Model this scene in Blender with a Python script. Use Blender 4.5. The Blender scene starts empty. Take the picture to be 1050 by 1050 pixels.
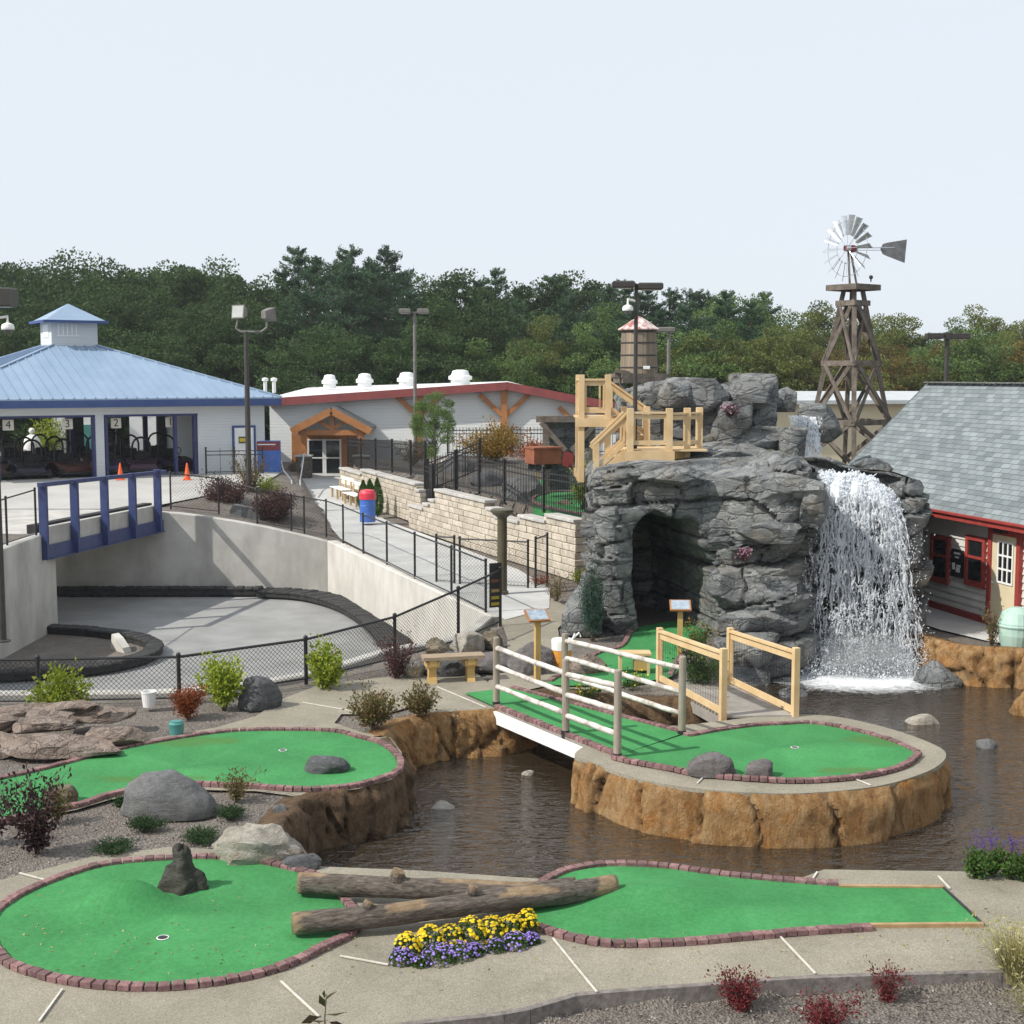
import bpy, bmesh, math, random
import numpy as np
from mathutils import Vector, Matrix
from mathutils.geometry import delaunay_2d_cdt
R = math.radians
random.seed(7)
scene = bpy.context.scene
COL = scene.collection
V = Vector

# ---------------------------------------------------------------- camera geometry
F, PIT, H = 1400.0, math.atan(0.1), 5.6
CT, ST = math.cos(PIT), math.sin(PIT)
def ray(u, v):
    w = -(v - 525) / F
    return V(((u - 525) / F, CT + w * ST, -ST + w * CT))
def P(u, v, z=0.0):
    d = ray(u, v); t = (z - H) / d.z
    return V((d.x * t, d.y * t, z))
def D(u, v, y):
    d = ray(u, v); t = y / d.y
    return V((d.x * t, y, H + d.z * t))
def PP(l, z=0.0): return [P(a, b, z) for a, b in l]

# ---------------------------------------------------------------- noise (numpy)
def _hash(i, j, k, s):
    h = (i * 374761393 + j * 668265263 + k * 2147483647 + s * 974634777) & 0xffffffff
    h = ((h ^ (h >> 13)) * 1274126177) & 0xffffffff
    h = ((h ^ (h >> 16)) * 2246822519) & 0xffffffff
    return ((h ^ (h >> 15)) & 0xffffff) / float(0xffffff)
def vnoise(p, s=0):
    p = np.asarray(p, float); f = np.floor(p).astype(np.int64); t = p - f; t = t * t * (3 - 2 * t)
    r = 0
    for a in (0, 1):
        for b in (0, 1):
            for c in (0, 1):
                w = (t[:, 0] if a else 1 - t[:, 0]) * (t[:, 1] if b else 1 - t[:, 1]) * (t[:, 2] if c else 1 - t[:, 2])
                r = r + w * _hash(f[:, 0] + a, f[:, 1] + b, f[:, 2] + c, s)
    return r * 2 - 1
def fbm(p, s=0, o=4):
    r, a = 0, 1.0; p = np.asarray(p, float)
    for i in range(o):
        r = r + a * vnoise(p * 2 ** i + 17.3 * i, s + i); a *= .5
    return r
def voro2(a, b, s=0, jit=.85):
    """2-D cells: returns F1, F2, a random number per cell and the offset from the cell's point"""
    ia, ib = np.floor(a).astype(np.int64), np.floor(b).astype(np.int64)
    n = len(a); f1 = np.full(n, 9.); f2 = np.full(n, 9.); rid = np.zeros(n); rid2 = np.zeros(n); da = np.zeros(n); db = np.zeros(n)
    for i in (-1, 0, 1):
        for j in (-1, 0, 1):
            ca, cb = ia + i, ib + j
            pa = ca + .5 + (_hash(ca, cb, ca * 0 + 1, s) - .5) * jit; pb = cb + .5 + (_hash(ca, cb, ca * 0 + 2, s) - .5) * jit
            d = np.hypot(a - pa, b - pb); m = d < f1
            f2 = np.where(m, f1, np.minimum(f2, d)); f1 = np.where(m, d, f1)
            rid = np.where(m, _hash(ca, cb, ca * 0 + 3, s), rid); rid2 = np.where(m, _hash(ca, cb, ca * 0 + 4, s), rid2)
            da = np.where(m, a - pa, da); db = np.where(m, b - pb, db)
    return f1, f2, rid, rid2, da, db
def inside(x, y, poly):
    r = np.zeros(x.shape, bool); n = len(poly)
    for i in range(n):
        x0, y0 = poly[i][0], poly[i][1]; x1, y1 = poly[i - 1][0], poly[i - 1][1]
        if y0 == y1: continue
        c = ((y0 > y) != (y1 > y)) & (x < (x1 - x0) * (y - y0) / (y1 - y0) + x0)
        r ^= c
    return r
def smooth(pts, closed=True, step=.1):
    """Catmull-Rom through the points, resampled evenly"""
    pts = [V(p) for p in pts]; n = len(pts); out = []
    rng = range(n if closed else n - 1)
    for i in rng:
        g = (lambda k: pts[k % n]) if closed else (lambda k: pts[min(max(k, 0), n - 1)])
        a, b, c, d = g(i - 1), g(i), g(i + 1), g(i + 2)
        m = max(2, int((c - b).length / step))
        for k in range(m):
            t = k / m
            out.append(.5 * ((2 * b) + (c - a) * t + (2 * a - 5 * b + 4 * c - d) * t * t + (3 * b - a - 3 * c + d) * t ** 3))
    if not closed: out.append(pts[-1])
    return resample(out, step, closed)
def resample(pts, step, closed=False):
    q = list(pts) + ([pts[0]] if closed else [])
    L = [0]
    for i in range(1, len(q)): L.append(L[-1] + (q[i] - q[i - 1]).length)
    n = max(2, int(round(L[-1] / step))); out = []; j = 0
    for k in range(n if closed else n + 1):
        s = L[-1] * k / n
        while j < len(L) - 2 and L[j + 1] < s: j += 1
        t = (s - L[j]) / max(1e-9, L[j + 1] - L[j]); out.append(q[j].lerp(q[j + 1], min(1, t)))
    return out

# ---------------------------------------------------------------- objects
ORG = {}
def tag(o, label=None, cat=None, group=None, kind=None):
    if label: o['label'] = label
    if cat: o['category'] = cat
    if group: o['group'] = group
    if kind: o['kind'] = kind
    return o
def thing(name, label, cat, loc=(0, 0, 0), group=None):
    o = bpy.data.objects.new(name, None); COL.objects.link(o); o.location = loc; o.empty_display_size = .2
    ORG[o.name] = V(loc)
    return tag(o, label, cat, group)
class MB:
    def __init__(s): s.v = []; s.f = []; s.n = 0; s.sm = False; s.uv = None
    def add(s, vs, fs):
        n = len(s.v); s.v.extend([V(p) for p in vs]); s.f.extend([tuple(i + n for i in f) for f in fs]); return s
    def arr(s, vs, fs):
        n = len(s.v); s.v.extend(map(tuple, np.asarray(vs).tolist())); s.f.extend(map(tuple, (np.asarray(fs) + n).tolist())); return s
    def box(s, c, d, rz=0, b=0):
        c = V(c); x, y, z = d[0] / 2, d[1] / 2, d[2] / 2; m = Matrix.Rotation(rz, 3, 'Z')
        if b <= 0:
            vs = [c + m @ V((i * x, j * y, k * z)) for k in (-1, 1) for j in (-1, 1) for i in (-1, 1)]
            return s.add(vs, [(0, 2, 3, 1), (4, 5, 7, 6), (0, 1, 5, 4), (2, 6, 7, 3), (0, 4, 6, 2), (1, 3, 7, 5)])
        vs = []; fs = []
        for k, q in ((-1, b), (-1, 0), (1, 0), (1, b)):
            zz = k * (z - (b if q == 0 else 0))
            for i, j in ((-1, -1), (1, -1), (1, 1), (-1, 1)): vs.append(c + m @ V((i * (x - q), j * (y - q), zz)))
        fs = [(3, 2, 1, 0), (12, 13, 14, 15)]
        for r in range(3):
            for i in range(4): fs.append((r * 4 + i, r * 4 + (i + 1) % 4, r * 4 + 4 + (i + 1) % 4, r * 4 + 4 + i))
        return s.add(vs, fs)
    def beam(s, p, q, w, h, up=(0, 0, 1)):
        p, q = V(p), V(q); d = (q - p).normalized(); up = V(up)
        if abs(d.dot(up)) > .99: up = V((0, 1, 0))
        a = d.cross(up).normalized() * w / 2; c = a.cross(d).normalized() * h / 2
        vs = [o + i * a + j * c for o in (p, q) for j in (-1, 1) for i in (-1, 1)]
        return s.add(vs, [(0, 1, 3, 2), (4, 6, 7, 5), (0, 4, 5, 1), (2, 3, 7, 6), (0, 2, 6, 4), (1, 5, 7, 3)])
    def tube(s, p, q, r0, r1=None, n=8, cap=True):
        r1 = r0 if r1 is None else r1
        return s.path([p, q], [r0, r1], n, cap)
    def path(s, pts, rad, n=8, cap=True):
        pts = [V(p) for p in pts]; m = len(pts)
        if not hasattr(rad, '__len__'): rad = [rad] * m
        vs = []; up = None
        for i, p in enumerate(pts):
            d = (pts[min(i + 1, m - 1)] - pts[max(i - 1, 0)]).normalized()
            if up is None: up = V((0, 0, 1)) if abs(d.z) < .9 else V((1, 0, 0))
            a = d.cross(up)
            a = a.normalized() if a.length > 1e-5 else V((1, 0, 0)); b = a.cross(d).normalized(); up = b
            for k in range(n):
                t = 2 * math.pi * k / n; vs.append(p + rad[i] * (math.cos(t) * a + math.sin(t) * b))
        fs = [(i * n + k, i * n + (k + 1) % n, i * n + n + (k + 1) % n, i * n + n + k) for i in range(m - 1) for k in range(n)]
        if cap: fs += [tuple(range(n))[::-1], tuple(range((m - 1) * n, m * n))]
        return s.add(vs, fs)
    def lathe(s, c, prof, n=20, cap=True):
        c = V(c); vs = [c + V((r * math.cos(2 * math.pi * k / n), r * math.sin(2 * math.pi * k / n), z)) for r, z in prof for k in range(n)]
        m = len(prof); fs = [(i * n + k, i * n + (k + 1) % n, i * n + n + (k + 1) % n, i * n + n + k) for i in range(m - 1) for k in range(n)]
        if cap: fs += [tuple(range(n))[::-1], tuple(range((m - 1) * n, m * n))]
        return s.add(vs, fs)
    def prism(s, poly, z0, z1):
        n = len(poly); vs = [V((p[0], p[1], z0)) for p in poly] + [V((p[0], p[1], z1)) for p in poly]
        return s.add(vs, [tuple(range(n))[::-1], tuple(range(n, 2 * n))] + [(i, (i + 1) % n, n + (i + 1) % n, n + i) for i in range(n)])
    def extr(s, poly, d):
        """a planar outline (3-D points) given thickness d (vector)"""
        n = len(poly); d = V(d); vs = [V(p) for p in poly] + [V(p) + d for p in poly]
        return s.add(vs, [tuple(range(n))[::-1], tuple(range(n, 2 * n))] + [(i, (i + 1) % n, n + (i + 1) % n, n + i) for i in range(n)])
    def ball(s, c, r, n=10, m=6):
        r = r if hasattr(r, '__len__') else (r, r, r); c = V(c); vs = []; fs = []
        for i in range(m + 1):
            t = math.pi * i / m
            for k in range(n): a = 2 * math.pi * k / n; vs.append(c + V((r[0] * math.sin(t) * math.cos(a), r[1] * math.sin(t) * math.sin(a), r[2] * math.cos(t))))
        for i in range(m):
            for k in range(n): fs.append((i * n + k, i * n + n + k, i * n + n + (k + 1) % n, i * n + (k + 1) % n))
        return s.add(vs, fs)
def obj(name, mb, mats, parent=None, label=None, cat=None, group=None, kind=None, sm=False, base=None, local=False):
    """links an MB as ONE mesh object; vertices are given in world space (or local to the parent if local)"""
    vs = np.array([tuple(p) for p in mb.v], float)
    if parent is None:
        o0 = V(base) if base is not None else (V((0, 0, 0)) if local else V((float((vs[:, 0].min() + vs[:, 0].max()) / 2), float((vs[:, 1].min() + vs[:, 1].max()) / 2), float(vs[:, 2].min()))))
    else: o0 = V((0, 0, 0)) if local else ORG[parent.name]
    vs = vs - np.array(o0)
    me = bpy.data.meshes.new(name)
    me.from_pydata(vs.tolist(), [], mb.f)
    if mb.uv is not None:
        l = me.uv_layers.new(name='UVMap')
        for p in me.polygons:
            for li in p.loop_indices: l.data[li].uv = mb.uv[me.loops[li].vertex_index]
    if not isinstance(mats, (list, tuple)): mats = [mats]
    for m in mats: me.materials.append(m)
    if sm: me.polygons.foreach_set('use_smooth', [True] * len(me.polygons))
    me.update()
    o = bpy.data.objects.new(name, me); COL.objects.link(o)
    if parent is None: o.location = o0; ORG[o.name] = o0
    else: o.parent = parent; ORG[o.name] = ORG[parent.name]
    return tag(o, label, cat, group, kind)
def copy_tree(o, parent=None):
    c = o.copy(); COL.objects.link(c)
    if parent is not None: c.parent = parent
    ORG[c.name] = ORG.get(o.name, V((0, 0, 0)))
    for ch in list(o.children): copy_tree(ch, c)
    return c

# ---------------------------------------------------------------- materials
def lin(c):
    if isinstance(c, str):
        c = [int(c[i:i + 2], 16) / 255 for i in (0, 2, 4)]
        c = [x / 12.92 if x <= .04045 else ((x + .055) / 1.055) ** 2.4 for x in c]
    return (c[0], c[1], c[2], 1)
class NT:
    def __init__(s, name):
        s.m = bpy.data.materials.new(name); s.m.use_nodes = True; s.t = s.m.node_tree; s.n = s.t.nodes
        s.p = s.n['Principled BSDF']; s.out = s.n['Material Output']; s.L = s.t.links.new
        s.tc = s.n.new('ShaderNodeTexCoord').outputs['Object']; s.geo = s.n.new('ShaderNodeNewGeometry')
    def noise(s, scale, detail=4, rough=.6, vec=None, dist=0):
        x = s.n.new('ShaderNodeTexNoise'); x.inputs['Scale'].default_value = scale; x.inputs['Detail'].default_value = detail
        x.inputs['Roughness'].default_value = rough; x.inputs['Distortion'].default_value = dist; s.L(vec if vec is not None else s.tc, x.inputs['Vector']); return x.outputs['Fac']
    def voro(s, scale, vec=None, feature='F1', out='Distance'):
        x = s.n.new('ShaderNodeTexVoronoi'); x.feature = feature; x.inputs['Scale'].default_value = scale; s.L(vec if vec is not None else s.tc, x.inputs['Vector']); return x.outputs[out]
    def scaled(s, sc):
        x = s.n.new('ShaderNodeMapping'); x.inputs['Scale'].default_value = sc; s.L(s.tc, x.inputs['Vector']); return x.outputs[0]
    def ramp(s, fac, stops):
        x = s.n.new('ShaderNodeValToRGB'); e = x.color_ramp.elements
        while len(e) < len(stops): e.new(.5)
        for i, (p, c) in enumerate(stops): e[i].position = p; e[i].color = lin(c) if not isinstance(c, (int, float)) else (c, c, c, 1)
        s.L(fac, x.inputs[0]); return x.outputs[0]
    def mix(s, fac, a, b, mode='MIX'):
        x = s.n.new('ShaderNodeMix'); x.data_type = 'RGBA'; x.blend_type = mode
        for k, q in ((0, fac), (6, a), (7, b)):
            if hasattr(q, 'is_linked'): s.L(q, x.inputs[k])
            elif k == 0: x.inputs[0].default_value = q
            else: x.inputs[k].default_value = lin(q) if not isinstance(q, (int, float)) else (q, q, q, 1)
        return x.outputs[2]
    def math(s, op, a, b=0.):
        x = s.n.new('ShaderNodeMath'); x.operation = op
        for k, q in ((0, a), (1, b)):
            if hasattr(q, 'is_linked'): s.L(q, x.inputs[k])
            else: x.inputs[k].default_value = q
        return x.outputs[0]
    def col(s, c): s.L(c, s.p.inputs['Base Color'])
    def bump(s, h, st=.3, d=.02):
        x = s.n.new('ShaderNodeBump'); x.inputs['Strength'].default_value = st; x.inputs['Distance'].default_value = d
        s.L(h, x.inputs['Height']); s.L(x.outputs[0], s.p.inputs['Normal']); return x
def mat(name, c, c2=None, sc=6, rough=.7, bump=0., bsc=None, metal=0., island=0., spec=None, lo=.35, hi=.65, dist=.02, detail=5, vec=None, streak=None):
    """plain two-tone noisy material; island = brightness change from piece to piece"""
    t = NT(name); t.p.inputs['Roughness'].default_value = rough; t.p.inputs['Metallic'].default_value = metal
    if spec is not None: t.p.inputs['Specular IOR Level'].default_value = spec
    v = t.scaled(vec) if vec else None
    n = t.noise(sc, detail, .6, v); k = t.ramp(n, [(lo, c), (hi, c2 or c)])
    if streak:
        k = t.mix(t.ramp(t.noise(1., 5, .6, t.scaled(streak[1])), [(.42, 0.), (.72, streak[2])]), k, streak[0])
    if island:
        k = t.mix(1., k, t.ramp(t.geo.outputs['Random Per Island'], [(0., 1 - island), (1., 1.)]), 'MULTIPLY')
    t.col(k)
    if bump: t.bump(t.noise(bsc or sc * 6, 6, .65, v), bump, dist)
    return t.m
def leafmat(name, cols, trans=.35, rough=.55, objvar=.25):
    t = NT(name); t.p.inputs['Roughness'].default_value = rough; t.p.inputs['Specular IOR Level'].default_value = .25
    n = len(cols); c = t.ramp(t.geo.outputs['Random Per Island'], [(i / max(1, n - 1), q) for i, q in enumerate(cols)])
    oi = t.n.new('ShaderNodeObjectInfo')
    c = t.mix(1., c, t.ramp(oi.outputs['Random'], [(0., 1 - objvar), (1., 1.)]), 'MULTIPLY')
    t.col(c); tr = t.n.new('ShaderNodeBsdfTranslucent'); t.L(c, tr.inputs[0]); ms = t.n.new('ShaderNodeMixShader'); ms.inputs[0].default_value = trans
    t.L(t.p.outputs[0], ms.inputs[1]); t.L(tr.outputs[0], ms.inputs[2]); t.L(ms.outputs[0], t.out.inputs[0])
    return t.m

M = {}
M['black'] = mat('black_paint', (.012, .012, .013), (.02, .02, .021), 8, .45)
M['rubber'] = mat('tyre_rubber', (.012, .012, .013), (.035, .034, .034), 5, .8, .4, 30)
M['bluepaint'] = mat('blue_paint', (.022, .034, .115), (.034, .052, .155), 3, .45)
M['navy'] = mat('navy_fascia', (.025, .06, .19), (.035, .075, .22), 2, .5)
M['bluedark'] = mat('dark_blue_trim', (.02, .025, .10), (.03, .04, .14), 3, .5)
M['whitepaint'] = mat('white_paint', (.72, .72, .70), (.80, .80, .79), 3, .5)
M['galv'] = mat('galvanised_steel', (.55, .58, .60), (.72, .75, .77), 7, .32, metal=.85)
M['vanegrey'] = mat('weathered_vane', (.10, .105, .11), (.16, .165, .17), 7, .5, metal=.4)
M['redmotor'] = mat('red_motor', (.16, .025, .03), (.22, .035, .04), 7, .5)
M['redpaint'] = mat('red_paint', (.27, .038, .032), (.35, .055, .044), 4, .5, island=.12)
M['redtrim'] = mat('barn_red_trim', (.20, .028, .030), (.27, .04, .036), 2.5, .6, .1, 40)
M['maroon'] = mat('maroon_fascia', (.20, .045, .045), (.26, .06, .055), 2, .55)
M['lumber'] = mat('new_lumber', (.62, .43, .22), (.72, .54, .31), 3, .65, .15, 14, island=.22, vec=(1, 1, 1), detail=6)
M['timber'] = mat('cedar_timber', (.34, .135, .042), (.45, .19, .06), 2.2, .6, .2, 15, island=.15)
M['greywood'] = mat('weathered_wood', (.10, .082, .065), (.21, .175, .145), 4, .85, .5, 22, island=.3)
M['deckwood'] = mat('grey_deck_boards', (.26, .235, .205), (.36, .33, .295), 3, .8, .3, 22, island=.25)
M['postwood'] = mat('round_post_wood', (.24, .20, .155), (.37, .32, .26), 5, .8, .4, 26, island=.15, vec=(1, 1, .25))
M['railwood'] = mat('whitewashed_rail', (.33, .29, .255), (.66, .62, .58), 5, .75, .4, 25, island=.1, lo=.35, hi=.55)
M['signwood'] = mat('yellow_post_wood', (.42, .27, .09), (.52, .35, .13), 3, .7, .2, 20)
M['rust'] = mat('rusted_steel_red', (.20, .06, .028), (.30, .10, .045), 3, .75, .2, 20)
M['benchwood'] = mat('brown_bench_plank', (.25, .18, .115), (.36, .275, .19), 4, .7, .2, 20, vec=(1, 5, 5))
M['brick'] = mat('red_paver', (.20, .095, .10), (.33, .20, .19), 16, .85, .5, 60, island=.5)
M['edging'] = mat('wood_edging', (.30, .19, .09), (.40, .27, .14), 6, .8)
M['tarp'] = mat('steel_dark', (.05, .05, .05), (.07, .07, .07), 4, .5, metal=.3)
M['signface'] = mat('sign_face', (.40, .46, .52), (.20, .26, .32), 9, .35)
M['conc'] = mat('poured_concrete', (.42, .405, .37), (.53, .515, .48), 1.3, .85, .3, 30, streak=((.20, .19, .175), (1.1, 1.1, .35), .55), lo=.3, hi=.7)
M['conclight'] = mat('pale_concrete', (.50, .485, .44), (.62, .60, .55), 1.3, .85, .25, 30, streak=((.34, .32, .28), (1.3, 1.3, .45), .5), lo=.3, hi=.7)
M['walk'] = mat('pale_concrete_walk', (.40, .40, .39), (.50, .50, .485), .9, .85, .15, 60)
M['asphalt'] = mat('kart_track_asphalt', (.215, .215, .21), (.285, .285, .28), .7, .9, .25, 90)
M['lot'] = mat('pale_lot_asphalt', (.36, .35, .33), (.43, .42, .395), .5, .9, .2, 60)
M['siding'] = None
# ---------------------------------------------------------------- special materials
def m_turf():
    t = NT('green_turf'); t.p.inputs['Roughness'].default_value = .9; t.p.inputs['Specular IOR Level'].default_value = .15
    big = t.noise(1.3, 3); c = t.ramp(big, [(.3, (.060, .272, .088)), (.7, (.080, .338, .114))])
    fine = t.noise(160, 3); c = t.mix(.5, c, t.ramp(fine, [(.3, .45), (.7, 1.)]), 'MULTIPLY')
    wear = t.noise(3.5, 5, .7); c = t.mix(t.ramp(wear, [(.50, 0.), (.78, .45)]), c, (.105, .31, .125)); c = t.mix(1., c, t.ramp(t.noise(22, 5, .75), [(.3, .72), (.7, 1.1)]), 'MULTIPLY'); c = t.mix(1., c, t.ramp(t.noise(.55, 4, .6), [(.35, .86), (.65, 1.06)]), 'MULTIPLY')
    at = t.n.new('ShaderNodeAttribute'); at.attribute_name = 'stain'
    c = t.mix(at.outputs['Fac'], c, (.085, .15, .035)); t.col(c); t.bump(t.noise(260, 2), .5, .008); return t.m
M['turf'] = m_turf()
def m_aggregate():
    t = NT('exposed_aggregate'); t.p.inputs['Roughness'].default_value = .85
    sp = t.ramp(t.voro(75, out='Color'), [(0., (.13, .112, .085)), (.5, (.285, .255, .195)), (1., (.47, .435, .35))])
    fine = t.ramp(t.noise(90, 4, .7), [(.3, (.18, .160, .122)), (.7, (.41, .375, .29))])
    c = t.mix(.55, sp, fine); big = t.ramp(t.noise(.9, 5), [(.3, .72), (.7, 1.)]); c = t.mix(1., c, big, 'MULTIPLY')
    wet = t.ramp(t.noise(2.6, 4, .6), [(.55, 1.), (.75, .78)]); c = t.mix(1., c, wet, 'MULTIPLY')
    t.col(c); t.bump(t.voro(75), .35, .01); return t.m
M['agg'] = m_aggregate()
def m_mulch():
    t = NT('gravel_mulch'); t.p.inputs['Roughness'].default_value = .95
    a = t.ramp(t.voro(38, out='Color'), [(0., (.06, .048, .04)), (.45, (.17, .145, .125)), (.8, (.30, .27, .24)), (1., (.50, .47, .44))])
    b = t.ramp(t.noise(30, 5, .75), [(.3, (.055, .045, .038)), (.7, (.36, .32, .28))]); c = t.mix(.5, a, b)
    big = t.ramp(t.noise(.8, 5, .65), [(.3, (.62, .60, .57)), (.7, (1., 1., 1.))]); c = t.mix(1., c, big, 'MULTIPLY')
    t.col(c); t.bump(t.voro(38), .9, .03); return t.m
M['mulch'] = m_mulch()
def m_rock(name, c0, c1, c2, warm, sc=1., mossy=0., facets=1., vz=(.55, .55, 1.6)):
    t = NT(name); t.p.inputs['Roughness'].default_value = .85; t.p.inputs['Specular IOR Level'].default_value = .3
    v = t.scaled(vz); c = t.ramp(t.noise(1.9 * sc, 9, .74, v, .7), [(.30, c0), (.48, c1), (.68, c2)])
    w = t.noise(2.2 * sc, 3, .6); wv = t.n.new('ShaderNodeVectorMath'); wv.operation = 'ADD'; sx = t.n.new('ShaderNodeCombineXYZ')
    for k in range(3): t.L(t.math('MULTIPLY', w, .55), sx.inputs[k])
    t.L(v, wv.inputs[0]); t.L(sx.outputs[0], wv.inputs[1]); wv = wv.outputs[0]
    fc = t.ramp(t.voro(2.3 * sc, wv, out='Color'), [(.1, .72), (.9, 1.12)]); c = t.mix(.8 * facets, c, fc, 'MULTIPLY')
    c = t.mix(t.ramp(t.noise(1.1 * sc, 6, .7), [(.52, 0.), (.70, .75)]), c, warm)
    c = t.mix(t.ramp(t.noise(1., 5, .65, t.scaled((2.6 * sc, 2.6 * sc, .35 * sc))), [(.50, 0.), (.72, .55)]), c, tuple(x * .45 for x in c0))
    c = t.mix(1., c, t.ramp(t.noise(34 * sc, 6, .8), [(.28, .45), (.66, 1.08)]), 'MULTIPLY')
    ed = t.voro(2.3 * sc, wv, 'DISTANCE_TO_EDGE'); el = t.ramp(ed, [(.0, 0.), (.035, 1.)])
    c = t.mix(.55 * facets, c, t.mix(1., el, 1., 'MULTIPLY'), 'MULTIPLY')
    at = t.n.new('ShaderNodeAttribute'); at.attribute_name = 'crack'
    c = t.mix(t.math('MULTIPLY', at.outputs['Fac'], .85), c, (.014, .013, .012)); t.col(c)
    h = t.math('ADD', t.noise(7 * sc, 10, .78, v), t.math('MULTIPLY', t.ramp(ed, [(.0, 0.), (.10, 1.)]), .45 * facets))
    t.bump(h, .9, .09); return t.m
M['rock'] = m_rock('grey_sculpted_rock', (.095, .103, .110), (.245, .258, .260), (.43, .43, .415), (.30, .255, .185))
M['bank'] = m_rock('ochre_bank_rock', (.17, .075, .025), (.42, .235, .09), (.58, .41, .22), (.50, .20, .04), 2.0, facets=.22, vz=(1.2, 1.2, .7))
M['bankdark'] = m_rock('brown_bank_rock', (.07, .042, .022), (.19, .12, .065), (.31, .22, .14), (.23, .12, .05), 2.6, facets=.3, vz=(1.2, 1.2, .8))
M['ledge'] = m_rock('pinkish_ledge_rock', (.20, .155, .13), (.37, .29, .24), (.50, .42, .36), (.36, .25, .19), 1.8)
M['boulder'] = m_rock('grey_boulder', (.17, .175, .18), (.25, .255, .255), (.33, .335, .335), (.25, .24, .215), 2.5, facets=.15)
M['boulderdark'] = m_rock('dark_granite', (.10, .105, .11), (.19, .195, .205), (.31, .315, .325), (.17, .17, .165), 5, facets=.2)
M['boulderpink'] = m_rock('pinkish_grey_granite', (.15, .14, .14), (.26, .24, .235), (.36, .34, .335), (.26, .22, .20), 4, facets=.2)
M['bouldercream'] = m_rock('cream_stone', (.36, .30, .22), (.58, .53, .45), (.70, .67, .61), (.45, .33, .20), 2.6, facets=.25)
M['bouldertan'] = m_rock('tan_stone', (.24, .19, .13), (.36, .30, .21), (.46, .40, .31), (.27, .19, .12), 3)
M['stump'] = m_rock('stump_grey', (.05, .047, .04), (.12, .115, .095), (.20, .195, .17), (.10, .12, .06), 3.5, facets=.3)
def m_bark():
    t = NT('log_bark'); t.p.inputs['Roughness'].default_value = .9
    v = t.scaled((5, 22, 22)); n = t.noise(1.4, 6, .7, v, .6)
    c = t.ramp(n, [(.32, (.035, .027, .021)), (.52, (.13, .105, .085)), (.75, (.27, .235, .20))])
    at = t.n.new('ShaderNodeAttribute'); at.attribute_name = 'bare'
    c = t.mix(at.outputs['Fac'], c, t.ramp(t.noise(7, 4), [(.3, (.19, .125, .07)), (.7, (.36, .265, .16))])); t.col(c)
    t.bump(n, 1., .035); return t.m
M['bark'] = m_bark()
M['trunk'] = mat('tree_bark', (.045, .038, .03), (.12, .10, .085), 9, .9, .4, 20)
M['stem'] = mat('shrub_stem', (.07, .05, .035), (.13, .095, .065), 9, .85)
def m_water():
    t = NT('pond_water'); n = t.n
    gl = n.new('ShaderNodeBsdfGlossy'); gl.inputs['Roughness'].default_value = .04; gl.inputs['Color'].default_value = (.9, .9, .9, 1)
    tr = n.new('ShaderNodeBsdfTransparent'); tr.inputs['Color'].default_value = (.70, .50, .29, 1)
    df = n.new('ShaderNodeBsdfDiffuse'); df.inputs['Color'].default_value = (.085, .062, .038, 1)
    m1 = n.new('ShaderNodeMixShader'); m1.inputs[0].default_value = .38; t.L(tr.outputs[0], m1.inputs[1]); t.L(df.outputs[0], m1.inputs[2])
    fr = n.new('ShaderNodeFresnel'); fr.inputs['IOR'].default_value = 1.72
    m2 = n.new('ShaderNodeMixShader'); t.L(fr.outputs[0], m2.inputs[0]); t.L(m1.outputs[0], m2.inputs[1]); t.L(gl.outputs[0], m2.inputs[2])
    v = t.scaled((.8, 1.9, 1.)); a = t.noise(2.0, 2, .5, v, 1.6); b = t.noise(6.5, 2, .5, v, 1.2); h = t.math('ADD', a, t.math('MULTIPLY', b, .42))
    bp = n.new('ShaderNodeBump'); bp.inputs['Strength'].default_value = 1.; bp.inputs['Distance'].default_value = .10; t.L(h, bp.inputs['Height'])
    for q in (gl, fr): t.L(bp.outputs[0], q.inputs['Normal'])
    t.L(m2.outputs[0], t.out.inputs[0]); return t.m
M['water'] = m_water()
def m_foam():
    t = NT('white_foam'); t.p.inputs['Base Color'].default_value = (.85, .88, .90, 1); t.p.inputs['Roughness'].default_value = .6
    tr = t.n.new('ShaderNodeBsdfTransparent'); ms = t.n.new('ShaderNodeMixShader')
    at = t.n.new('ShaderNodeAttribute'); at.attribute_name = 'foam'
    nz = t.math('ADD', t.noise(5, 10, .82, None, 1.2), t.math('SUBTRACT', at.outputs['Fac'], .55))
    t.L(t.ramp(nz, [(.36, 0.), (.74, .95)]), ms.inputs[0]); t.L(tr.outputs[0], ms.inputs[1]); t.L(t.p.outputs[0], ms.inputs[2]); t.L(ms.outputs[0], t.out.inputs[0]); return t.m
M['foam'] = m_foam()
def m_fall():
    t = NT('falling_water'); t.p.inputs['Base Color'].default_value = (.86, .89, .92, 1); t.p.inputs['Roughness'].default_value = .35
    tl = t.n.new('ShaderNodeBsdfTranslucent'); tl.inputs[0].default_value = (.86, .89, .92, 1)
    ms = t.n.new('ShaderNodeMixShader'); ms.inputs[0].default_value = .4; t.L(t.p.outputs[0], ms.inputs[1]); t.L(tl.outputs[0], ms.inputs[2])
    tp = t.n.new('ShaderNodeBsdfTransparent'); m3 = t.n.new('ShaderNodeMixShader'); m3.inputs[0].default_value = .38; t.L(ms.outputs[0], m3.inputs[1]); t.L(tp.outputs[0], m3.inputs[2])
    t.L(m3.outputs[0], t.out.inputs[0]); return t.m
M['fall'] = m_fall()
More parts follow.
